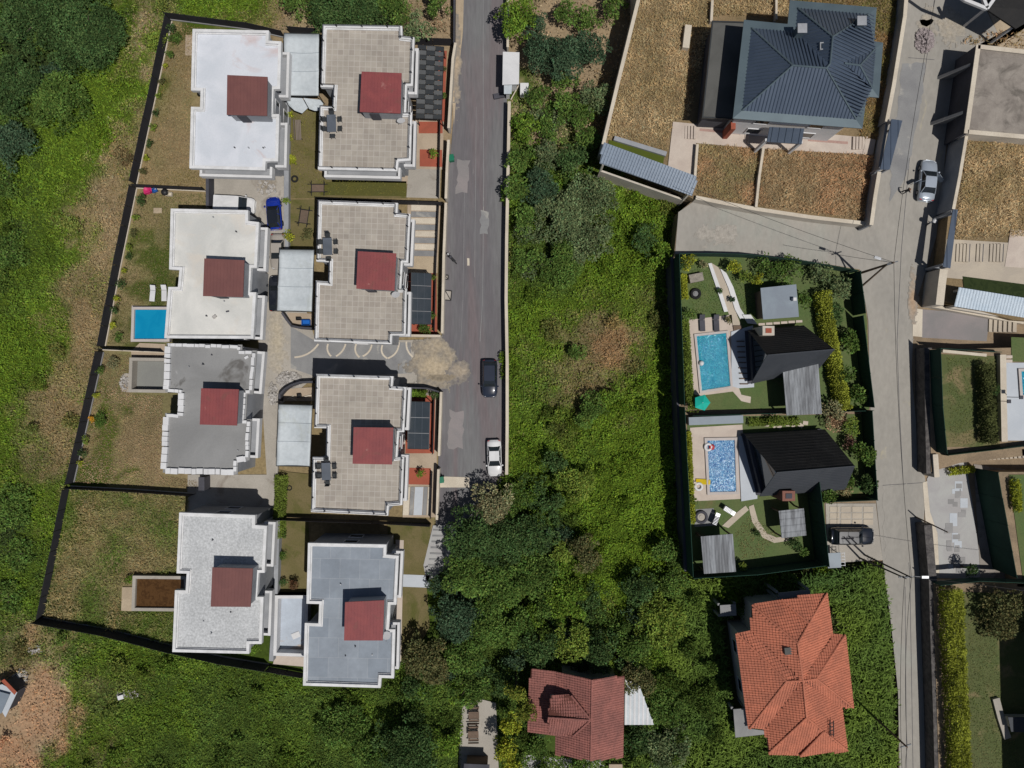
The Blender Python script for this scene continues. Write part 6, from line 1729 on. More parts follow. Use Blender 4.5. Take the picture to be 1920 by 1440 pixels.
# building at the top right corner: black roof with a white truss
c = P(1880, 10, 9); t = thing('roofed_porch', 'dark gabled roof with white frame beams in the top right corner', 'roof', (c.x, c.y, TZ))
MB().slab([P(1842, 12, 8.0), P(1856, -40, 8.0), P(1960, -40, 8.5), P(1960, 20, 8.0), P(1905, 54, 7.2)], .2).build('roof_slope', M['blackroof'], t)
for a, b in (((1808, 0, 8.3), (1850, 17, 8.3)), ((1850, 17, 8.3), (1862, 0, 8.3)), ((1842, -5, 8.3), (1850, 15, 8.3)), ((1862, 0, 8.3), (1870, -30, 8.3)), ((1808, 0, 8.3), (1780, -20, 8.3))):
    A, B = P(*a), P(*b); d = (B - A); MB().box((A + B) / 2, (d.length, .34, .3), rz=math.atan2(d.y, d.x)).build('beam', M['white'], t)
for a in ((1849, 16), (1900, 50)): q = P(a[0], a[1], 7); MB().tube((q.x, q.y, TZ - .1), (q.x, q.y, 7.2), .15, .15, 8).build('post', M['white'], t)

# ------------------------------------------------------------------ utility poles and wires
def pole(top, zt, zb, label, arm=None, twin=0.0, r=.15, strut=None):
    c = P(top[0], top[1], zt); t = thing('utility_pole', label, 'utility pole', (c.x, c.y, zb))
    MB().tube((c.x, c.y, zb - .1), (c.x, c.y, zt), r, r * .65, 10).build('shaft', M['wood' if not twin else 'black'], t)
    if twin:
        MB().tube((c.x - twin, c.y - .35, zb - .1), (c.x - twin * .9, c.y - .1, zt), r, r * .65, 10).build('shaft', M['black'], t)
        MB().box((c.x - twin / 2, c.y - .1, zt - .6), (twin + .8, .12, .12)).build('crossarm', M['pergdark2'], t)
        for k in range(3): MB().lathe((c.x - twin * k / 2, c.y, zt - .5), [(.05, 0), (.07, .1), (.03, .2)], 8).build('insulator', M['concretegrey'], t)
    else:
        MB().box((c.x, c.y, zt - .3), (1.2, .1, .1), rz=.3).build('crossarm', M['pergdark2'], t)
    if arm:
        a = Vector((c.x + arm[0], c.y + arm[1], zt - .2)); MB().tube((c.x, c.y, zt - .6), a, .035, .03, 6).build('lamp_arm', M['metal'], t)
        MB().box(a, (.75, .3, .13), rz=math.atan2(arm[1], arm[0])).build('lamp_head', M['metal'], t, bevel=.03)
    if strut:
        MB().tube((c.x + strut[0], c.y + strut[1], zb), (c.x, c.y, zt - 1.5), r * .8, r * .6, 8).build('strut', M['wood'], t)
    return c
pa = pole((1676, 492), 11.0, T, 'leaning-looking wooden utility pole with a strut at the corner of the upper garden', arm=(-1.6, .5), strut=(-.1, -1.9))
pb = pole((1709, 1083), 13.0, T, 'twin black utility poles with a white lamp beside the maize field', arm=(1.5, 0), twin=.6, r=.11)
pc = pole((1701, 1401), 11.0, T - .1, 'dark utility pole standing in the maize at the bottom', r=.13)
pp_ = P(1777, 998, 8.0); t = thing('wooden_post', 'thin brown post leaning over the stone retaining wall', 'post', (pp_.x - 2, pp_.y + 1, T)); MB().tube((P(1735, 975, 5).x, P(1735, 975, 5).y, T), pp_, .09, .07, 8).build('shaft', M['wood'], t)
def wire(a, b, label, sag=.7, r=.022):
    pts = [a.lerp(b, k / 10) - Vector((0, 0, sag * 4 * (k / 10) * (1 - k / 10))) for k in range(11)]
    o = MB().path(pts, r, 5).build('overhead_wire', M['black']); tag(o, label, 'wire')
wire(pa, pb, 'overhead wire along the right-hand road between the corner pole and the twin poles')
wire(pa, P(1765, -60, 11), 'overhead wire running from the corner pole up along the road past the silver car')
wire(pa, P(1296, 352, 9.5), 'overhead wire crossing the lane from the corner pole to the blue-grey canopy')
wire(pb, pc, 'overhead wire along the lower road beside the maize')
wire(pb + Vector((-.7, 0, 0)), P(1694, 1500, 11), 'second thinner wire beside the lower road')
wire(pb, P(1990, 1118, 12), 'overhead wire from the twin poles towards the right edge')
wire(pc, P(1706, 1560, 11), 'short overhead wire below the pole in the maize')
wire(P(1553, 474, 10), pa, 'thin service wire near the lane lamp', sag=.3)

# ------------------------------------------------------------------ cars
def loft(mb, secs):
    n0 = len(mb.v); k = len(secs[0])
    for s in secs: mb.v += [Vector(p) for p in s]
    for i in range(len(secs) - 1):
        for j in range(k - 1):
            a = n0 + i * k + j; mb.f.append((a, a + 1, a + k + 1, a + k))
    mb.f.append(tuple(n0 + j for j in range(k))); mb.f.append(tuple(n0 + (len(secs) - 1) * k + j for j in reversed(range(k))))
    for i in range(len(secs) - 1):
        a = n0 + i * k; mb.f.append((a + k - 1, a, a + k, a + 2 * k - 1))
    return mb
def car(px, py, z, rz, L, W, paint, label, kind='sedan', roofm=None, doors=(), group='parked cars'):
    c = P(px, py, z + .7); t = thing('parked_car' if kind != 'van' else 'parked_van', label, 'car' if kind != 'van' else 'van', (c.x, c.y, z), rz, group)
    h = L / 2; w = W / 2; H_ = {'sedan': 1.43, 'hatch': 1.48, 'suv': 1.68, 'van': 1.95}[kind]; pm = M[paint]
    belt = .92 if kind != 'van' else 1.15
    prof = {'sedan': [(-1, .78, .62, .72), (-.97, .9, .8, .93), (-.85, .98, .86, .98), (-.6, 1, .9, .99), (-.2, 1, .92, .96), (.3, 1, .9, .95), (.55, .99, .86, .93), (.8, .95, .76, .83), (.93, .86, .66, .72), (1, .66, .52, .56)],
            'hatch': [(-1, .82, .7, .85), (-.96, .93, .88, 1.0), (-.8, .99, .92, 1.0), (-.3, 1, .92, .96), (.3, 1, .9, .95), (.55, .99, .87, .95), (.8, .95, .78, .86), (.93, .86, .68, .75), (1, .66, .55, .58)],
            'suv': [(-1, .86, .8, .95), (-.96, .95, 1.0, 1.1), (-.8, 1, 1.02, 1.1), (-.3, 1, 1.02, 1.06), (.3, 1, 1.0, 1.06), (.55, 1, .98, 1.06), (.8, .97, .92, 1.0), (.93, .9, .8, .88), (1, .72, .65, .7)],
            'van': [(-1, .9, 1.0, 1.1), (-.96, .97, 1.15, 1.2), (-.5, 1, 1.15, 1.2), (.3, 1, 1.15, 1.2), (.6, 1, 1.1, 1.15), (.85, .96, .95, 1.02), (.95, .88, .8, .88), (1, .74, .6, .7)]}[kind]
    secs = []
    for y, k, zs, zt in prof:
        a = w * k; secs.append([(-a * .96, y * h, .22), (-a, y * h, .45), (-a, y * h, zs * .9), (-a * .93, y * h, zs), (-a * .55, y * h, zt), (0, y * h, zt + .02), (a * .55, y * h, zt), (a * .93, y * h, zs), (a, y * h, zs * .9), (a, y * h, .45), (a * .96, y * h, .22)])
    b = loft(MB(), secs).build('body', pm, t, local=True, smooth=True)
    y0, y1, r0, r1 = {'sedan': (-.66, .42, -.40, .10), 'hatch': (-.93, .44, -.68, .10), 'suv': (-.94, .44, -.76, .12), 'van': (-.97, .66, -.9, .34)}[kind]
    bz = prof[3][3] - .03
    g = []
    for y, kk, zz in ((y0, .80, bz), ((y0 + r0) / 2, .80, (bz + H_) / 2 + .04), (r0, .68 if kind != 'van' else .84, H_ - .02), ((r0 + r1) / 2, .70 if kind != 'van' else .85, H_), (r1, .68 if kind != 'van' else .82, H_ - .03), ((r1 + y1) / 2, .80, (bz + H_) / 2 + .03), (y1, .82, bz)):
        top = w * kk; bot = w * .9; g.append([(-bot, y * h, bz - .1), (-bot, y * h, bz), (-top, y * h, zz - .03), (-top * .8, y * h, zz), (top * .8, y * h, zz), (top, y * h, zz - .03), (bot, y * h, bz), (bot, y * h, bz - .1)])
    loft(MB(), g).build('window_glass', M['glass'], t, local=True)
    rm = M[roofm] if roofm else pm
    m = MB(); tw_ = w * (.70 if kind != 'van' else .86); pts = []
    for y, k in ((r0 - .02, .9), (r0 + .03, 1), (r1 - .04, 1), (r1 + .02, .92)): pts.append((y * h, tw_ * k))
    poly = [Vector((-a, y, 0)) for y, a in pts] + [Vector((a, y, 0)) for y, a in reversed(pts)]
    m.prism(poly, H_ - .03, H_ + .025); m.build('roof', rm, t, local=True, bevel=.02)
    for s in (-1, 1):
        for a, bb in (((s * w * .88, y1 * h, bz - .02), (s * tw_ * .95, r1 * h, H_ - .01)), ((s * w * .88, y0 * h, bz - .02), (s * tw_ * .95, r0 * h, H_ - .01)), ((s * w * .91, -.12 * h, bz), (s * tw_ * .98, -.14 * h, H_ - .01))):
            MB().tube(a, bb, .045, .04, 6).build('pillar', pm, t, local=True)
        MB().lathe((s * (w + .09), y1 * h * .92, bz - .02), [(.04, 0), (.11, .03), (.1, .12), (.03, .15)], 8).build('wing_mirror', pm, t, local=True)
        MB().box((s * w * .62, h * .9, .64 if kind != 'suv' else .78), (w * .36, .22, .12), rz=-s * .35).build('headlight', M['lampclear'], t, local=True, bevel=.03)
        MB().box((s * w * .72, -h * .965, .8), (w * .3, .1, .14), rz=s * .2).build('taillight', M['lampred'], t, local=True, bevel=.02)
        for y in (-.6, .6):
            wh = MB().tube((s * (w - .2), y * h, .31), (s * (w + .01), y * h, .31), .32, .32, 18).build('wheel', M['rubber'], t, local=True)
            MB().tube((s * (w - .02), y * h, .31), (s * (w + .02), y * h, .31), .2, .2, 12).build('rim', M['chrome'], wh, local=True)
    for sx, yy, ang in doors:
        m = MB(); m.box((0, -.5, .62), (.07, 1.0, .62)); m.box((-.02 * sx, -.5, 1.1), (.04, .8, .35))
        rot = Matrix.Rotation(ang, 3, 'Z'); m.v = [rot @ v + Vector((sx * w, yy * h, 0)) for v in m.v]
        m.build('open_door', pm, t, local=True)
    return t
M['carwhite'] = MAT('white_car_paint', (.66, .66, .67), rough=.3, var=0, coat=.6)
M['carsilver'] = MAT('silver_car_paint', (.42, .47, .54), rough=.28, metal=.35, var=0, coat=.8)
M['carblack'] = MAT('black_car_paint', (.015, .018, .026), rough=.22, var=0, coat=1)
M['carnavy'] = MAT('dark_slate_car_paint', (.022, .028, .045), rough=.25, var=0, coat=1)
M['carblue'] = MAT('blue_car_paint', (.008, .03, .30), rough=.25, var=0, coat=1)
M['carbeige'] = MAT('beige_car_paint', (.36, .33, .30), rough=.3, var=0, coat=.6)
car(918, 710, .03, math.pi + .0, 4.45, 1.82, 'carnavy', 'dark slate hatchback parked alone on the asphalt road below the sand spill', 'hatch')
car(927, 859, .03, math.pi + .03, 4.3, 1.7, 'carwhite', 'white saloon parked by the east kerb half in the tree shade', 'sedan')
car(1740, 338, TZ + .03, -.10, 4.7, 1.85, 'carsilver', 'silver saloon with open doors on the right-hand road', 'sedan', doors=((-1, -.02, -1.0), (1, .3, .75)))
car(1598, 1005, TZ + .1, -math.pi / 2, 4.9, 1.95, 'carblack', 'black estate car in the concrete parking bay beside the green fence', 'suv')
car(513.5, 400, .03, .08, 3.85, 1.72, 'carblue', 'bright blue small car with a black roof in the parking court', 'hatch', roofm='carblack')
car(441, 385, .03, -math.pi / 2 - .05, 4.6, 1.95, 'carwhite', 'white van half hidden under the roof edge of the cream-white villa', 'van')
car(521, 472, .03, math.pi - .0, 4.2, 1.75, 'carbeige', 'silvery beige car peeking out at the north of the middle carport', 'sedan')
car(518, 550, .03, .02, 4.2, 1.75, 'carblack', 'black car under the middle carport with only its side showing', 'hatch')

# ------------------------------------------------------------------ people
M['skin'] = MAT('skin', (.42, .25, .17), rough=.6, var=0); M['hair'] = plain('hair', (.02, .015, .012), .7)
def person(px, py, z, rz, top, legs, label, hat=None, lean=.0, arms=(.25, .25)):
    c = P(px, py, z + 1.2)
    v = [(0, 0, .95), (0, lean * .3, 1.2), (0, lean * .7, 1.42), (0, lean, 1.53), (0, lean + .02, 1.66),
         (.1, 0, .9), (.12, .06, .5), (.12, -.02, .08), (.12, .14, .04), (-.1, 0, .9), (-.12, -.08, .5), (-.12, -.18, .1), (-.12, -.03, .05),
         (.2, lean * .7, 1.4), (.26, lean * .6 + arms[0] * .4, 1.15), (.24, lean * .6 + arms[0] * 1.2, .98), (-.2, lean * .7, 1.4), (-.27, lean * .6 + arms[1] * .3, 1.14), (-.25, lean * .6 + arms[1], .93)]
    e_ = [(0, 1), (1, 2), (2, 3), (3, 4), (0, 5), (5, 6), (6, 7), (7, 8), (0, 9), (9, 10), (10, 11), (11, 12), (2, 13), (13, 14), (14, 15), (2, 16), (16, 17), (17, 18)]
    rad = [.15, .14, .16, .06, .115, .1, .075, .05, .05, .1, .075, .05, .05, .075, .05, .035, .075, .05, .035]
    me = bpy.data.meshes.new('person'); me.from_pydata(v, e_, []); o = bpy.data.objects.new('person', me); COL.objects.link(o)
    sk = o.modifiers.new('s', 'SKIN')
    for i, q in enumerate(rad): me.skin_vertices[0].data[i].radius = (q, q * .85)
    me.skin_vertices[0].data[0].use_root = True
    sb = o.modifiers.new('u', 'SUBSURF'); sb.levels = 1; sb.render_levels = 1
    dg = bpy.context.evaluated_depsgraph_get(); m2 = bpy.data.meshes.new_from_object(o.evaluated_get(dg)); o.modifiers.clear(); o.data = m2
    m2.materials.clear()
    for k in ('skin', top, legs, 'hair'): m2.materials.append(M[k])
    for p in m2.polygons:
        zz = p.center.z; ax = abs(p.center.x); p.use_smooth = True
        p.material_index = 3 if (zz > 1.66 or (zz > 1.58 and p.center.y < lean - .02)) else (0 if zz > 1.47 else (2 if zz < .93 and ax < .22 else (0 if ax > .17 and zz < 1.12 else 1)))
    o.location = (c.x, c.y, z); o.rotation_euler = (0, 0, rz)
    if hat:
        hm = MB().lathe((0, lean + .02, 1.72), [(.26, 0), (.27, .015), (.13, .03), (.11, .11), (.03, .13)], 16).build('hat', M[hat], o, local=True, smooth=True)
    return tag(o, label, 'person')
person(1701, 357, TZ + .03, -1.4, 'black', 'walldark', 'person in dark clothes standing at the open rear door of the silver car', lean=.22, arms=(.35, .3))
person(1748, 416, TZ + .03, .3, 'white', 'walldark', 'person in a white top and white hat in the wall shade below the silver car', hat='white')
# ------------------------------------------------------------------ ground vegetation: countless blades and leaves
XY = lambda pts, z=0: [(P(a, b, z).x, P(a, b, z).y) for a, b in pts]
ROADX = XY([(826, -60), (826, 1100), (880, 1110), (945, 890), (950, 880), (954, -60)])
PATIO = XY([(862, 1316), (905, 1308), (932, 1314), (938, 1500), (856, 1500)])
REDH = XY([(998, 1262), (1165, 1275), (1165, 1412), (1000, 1412)])
SHEDX = XY([(936, 92), (990, 92), (990, 184), (936, 184)])
SHACK = XY([(-40, 1280), (30, 1290), (14, 1350), (-40, 1370)])
TREEPIT = None
LEFT = XY([(-80, -80), (848, -80), (848, 84), (780, 84), (770, 46), (600, 40), (540, 58), (318, 28), (250, 345), (189, 655), (127, 910), (73, 1160), (205, 1187), (330, 1218), (500, 1252), (568, 1268), (570, 1292), (722, 1296), (742, 1242), (860, 1240), (870, 1320), (858, 1520), (-80, 1520)])
MID = XY([(951, -80), (1240, -80), (1180, 300), (1400, 420), (1330, 1520), (860, 1520), (835, 1250), (820, 1110), (880, 1105), (940, 890)])
grass_object('weeds', [LEFT], 88, -.06, 'mixed green and dry weeds covering the waste ground left of the fenced villas', L=.27, W=.11, excl=[SHACK], cat='weeds', hvar=.6, jit=.28)
grass_object('weeds', [MID], 95, -.06, 'dense green weeds and bramble on the empty plot between road and pool gardens', L=.26, W=.125, excl=[TERXY, FIELD, ROADX, PATIO, REDH, SHEDX], cat='weeds', hvar=.9, jit=.28)
Y1 = XY([(324, 44), (395, 54), (362, 62), (360, 320), (386, 324), (386, 350), (260, 345)])
Y3 = XY([(198, 664), (246, 666), (244, 738), (306, 742), (302, 892), (370, 902), (370, 914), (142, 904)])
Y2 = XY([(262, 362), (386, 364), (400, 395), (330, 398), (340, 640), (314, 642), (314, 572), (244, 572), (244, 645), (203, 645)])
Y4 = XY([(136, 918), (354, 930), (350, 1080), (250, 1082), (226, 1100), (226, 1150), (345, 1150), (345, 1214), (205, 1180), (86, 1154)])
OC = (.15, .125, .045); BC = (.27, .195, .11); GC_ = (.10, .13, .03); TC = (.43, .33, .19); RC = (.36, .225, .125)
grass_object('dry_grass', [Y1], 110, .0, 'short scorched grass in the topmost western yard', L=.17, W=.05, col=(BC, OC), use_cover=False, hvar=.15)
grass_object('yard_grass', [Y2], 110, .0, 'thin patchy grass around the small blue pool', L=.17, W=.05, col=((.17, .145, .065), (.12, .125, .045)), use_cover=False, hvar=.12)
grass_object('dry_grass', [Y3], 110, .0, 'brown stubble in the yard of the unfinished villa', L=.17, W=.05, col=((.30, .215, .135), (.2, .155, .08)), use_cover=False, hvar=.15)
grass_object('tall_grass', [Y4], 120, .0, 'tall olive and straw grass in the bottom left yard', L=.34, W=.06, col=((.255, .205, .10), (.10, .145, .03)), use_cover=False, hvar=.45)
YA = G3([(1202, -60, YZ), (1197, 10, YZ), (1134, 272, YZ), (1148, 254, YZ), (1250, 284, YZ), (1262, 226, YZ), (1290, 222, YZ), (1325, 60, YZ), (1336, 30, YZ), (1480, 30, YZ), (1500, -60, YZ)])
YB = G3([(1500, -60, YZ), (1480, 60, YZ), (1640, 90, YZ), (1610, 258, YZ), (1645, 262, YZ), (1690, -60, YZ)])
YC = G3([(1308, 270, YZ), (1428, 280, YZ), (1414, 386, YZ), (1306, 366, YZ)])
YD = G3([(1432, 280, YZ), (1560, 288, YZ), (1636, 292, YZ), (1624, 412, YZ), (1420, 386, YZ)])
YE = G3([(1816, 256, UZ), (1990, 268, UZ), (1990, 440, UZ), (1788, 448, UZ)])
tp = lambda l: [(p.x, p.y) for p in l]
grass_object('dry_grass', [tp(YA)], 120, YZ, 'tall straw coloured grass in the sloping yard west of the dark-roofed house', L=.34, W=.055, col=(TC, (.30, .23, .12)), use_cover=False, hvar=.4)
grass_object('dry_grass', [tp(YB)], 120, YZ, 'rusty straw grass in the strip behind the dark-roofed house', L=.34, W=.055, col=((.24, .15, .07), (.15, .14, .045)), use_cover=False, hvar=.4)
grass_object('dry_grass', [tp(YC)], 120, YZ, 'straw grass in the smaller walled front yard', L=.34, W=.055, col=(RC, (.27, .225, .11)), use_cover=False, hvar=.4)
grass_object('dry_grass', [tp(YD)], 120, YZ, 'reddish straw grass in the larger walled front yard', L=.34, W=.055, col=(RC, (.31, .23, .13)), use_cover=False, hvar=.4)
grass_object('dry_grass', [tp(YE)], 120, UZ, 'straw grass in the upper yard east of the right-hand road', L=.34, W=.055, col=(TC, (.28, .215, .105)), use_cover=False, hvar=.4)
DG = G3([(1840, 58, TZ), (1990, 66, TZ), (1990, 98, TZ), (1800, 82, TZ)])
grass_object('dry_grass', [tp(DG)], 26, TZ + .05, 'sparse orange dry grass above the concrete deck building', L=.35, W=.09, col=((.36, .21, .12), (.22, .17, .07)), use_cover=False, hvar=.3)
# orchard soil grass and garden lawns
def lawn_tufts(px, z, label, col, dens=55, L=.13, W=.07):
    grass_object('lawn_grass', [XY(px, z)], dens, z, label, L=L, W=W, col=col, use_cover=False, hvar=.06)
GL = ((.085, .13, .035), (.11, .15, .045))
lawn_tufts([(1296, 492), (1328, 494), (1362, 588), (1292, 592)], T + .02, 'mown lawn west of the white-kerbed garden path', GL)
lawn_tufts([(1370, 500), (1420, 520), (1424, 600), (1400, 604), (1366, 520)], T + .02, 'mown lawn between the white-kerbed path and the blue-grey shed', GL)
lawn_tufts([(1424, 978), (1460, 1000), (1430, 1045), (1392, 1048), (1378, 1000), (1404, 964)], T + .02, 'mown lawn enclosed by the curved garden path', ((.11, .13, .04), (.17, .15, .07)))
lawn_tufts([(545, 190), (598, 210), (594, 330), (760, 345), (760, 366), (545, 366)], .06, 'olive lawn between the two topmost villas', ((.14, .125, .035), (.12, .12, .03)), 40)
lawn_tufts([(1776, 670), (1868, 672), (1872, 834), (1782, 834)], U + .04, 'patchy lawn behind the tall green fence', ((.105, .13, .04), (.17, .15, .07)), 45)
lawn_tufts([(1815, 1115), (1860, 1112), (1880, 1340), (1950, 1500), (1815, 1500)], U + .04, 'lawn beside the long yellow hedge', ((.09, .12, .035), (.14, .13, .06)), 45)

# maize: tall arching blades, countless
def maize():
    x, y = scatter_poly(FIELD, 7.0)
    for e_ in (XY([(1392, 1150), (1560, 1130), (1580, 1320), (1570, 1395), (1450, 1395), (1400, 1340)], 2.5), XY([(1352, 1160), (1398, 1150), (1410, 1360), (1378, 1365)], 2.5)):
        k = ~inpoly(x, y, e_); x = x[k]; y = y[k]
    x = np.repeat(x, 9); y = np.repeat(y, 9); n = len(x)
    x = x + rng.normal(0, .05, n); y = y + rng.normal(0, .05, n)
    z0 = zfield(x, y); az = rng.uniform(0, 6.283, n); el = rng.uniform(.1, .9, n)
    pos = np.stack([x, y, z0 + rng.uniform(.35, 1.25, n) * (.45 + 1.1 * fnoise(x, y, .55, 71))], 1)
    d = np.stack([np.cos(az) * np.cos(el), np.sin(az) * np.cos(el), np.sin(el)], 1)
    t = fnoise(x, y, .16, 44)[:, None]; t = np.clip((t - .35) * 2.6, 0, 1)
    c = np.array([.062, .11, .028]) * (1 - t) + np.array([.125, .18, .03]) * t
    c = c * rng.normal(1, .25, n).clip(.5, 1.6)[:, None]
    V, F, C = leaves(pos, d, rng.uniform(.35, .75, n), rng.uniform(.10, .17, n), c)
    # second, drooping half of each blade
    d2 = d.copy(); d2[:, 2] = -rng.uniform(.1, .5, n)
    V2, F2, C2 = leaves(pos + d * .4, d2, rng.uniform(.3, .6, n), rng.uniform(.09, .14, n), c * .95)
    o = raw_mesh('maize_field', np.concatenate([V, V2]), np.concatenate([F, F2 + len(V)]), np.concatenate([C, C2]), M['leaf'])
    tag(o, 'dense green maize surrounding the terracotta roofed house', 'maize', kind='stuff')
maize()

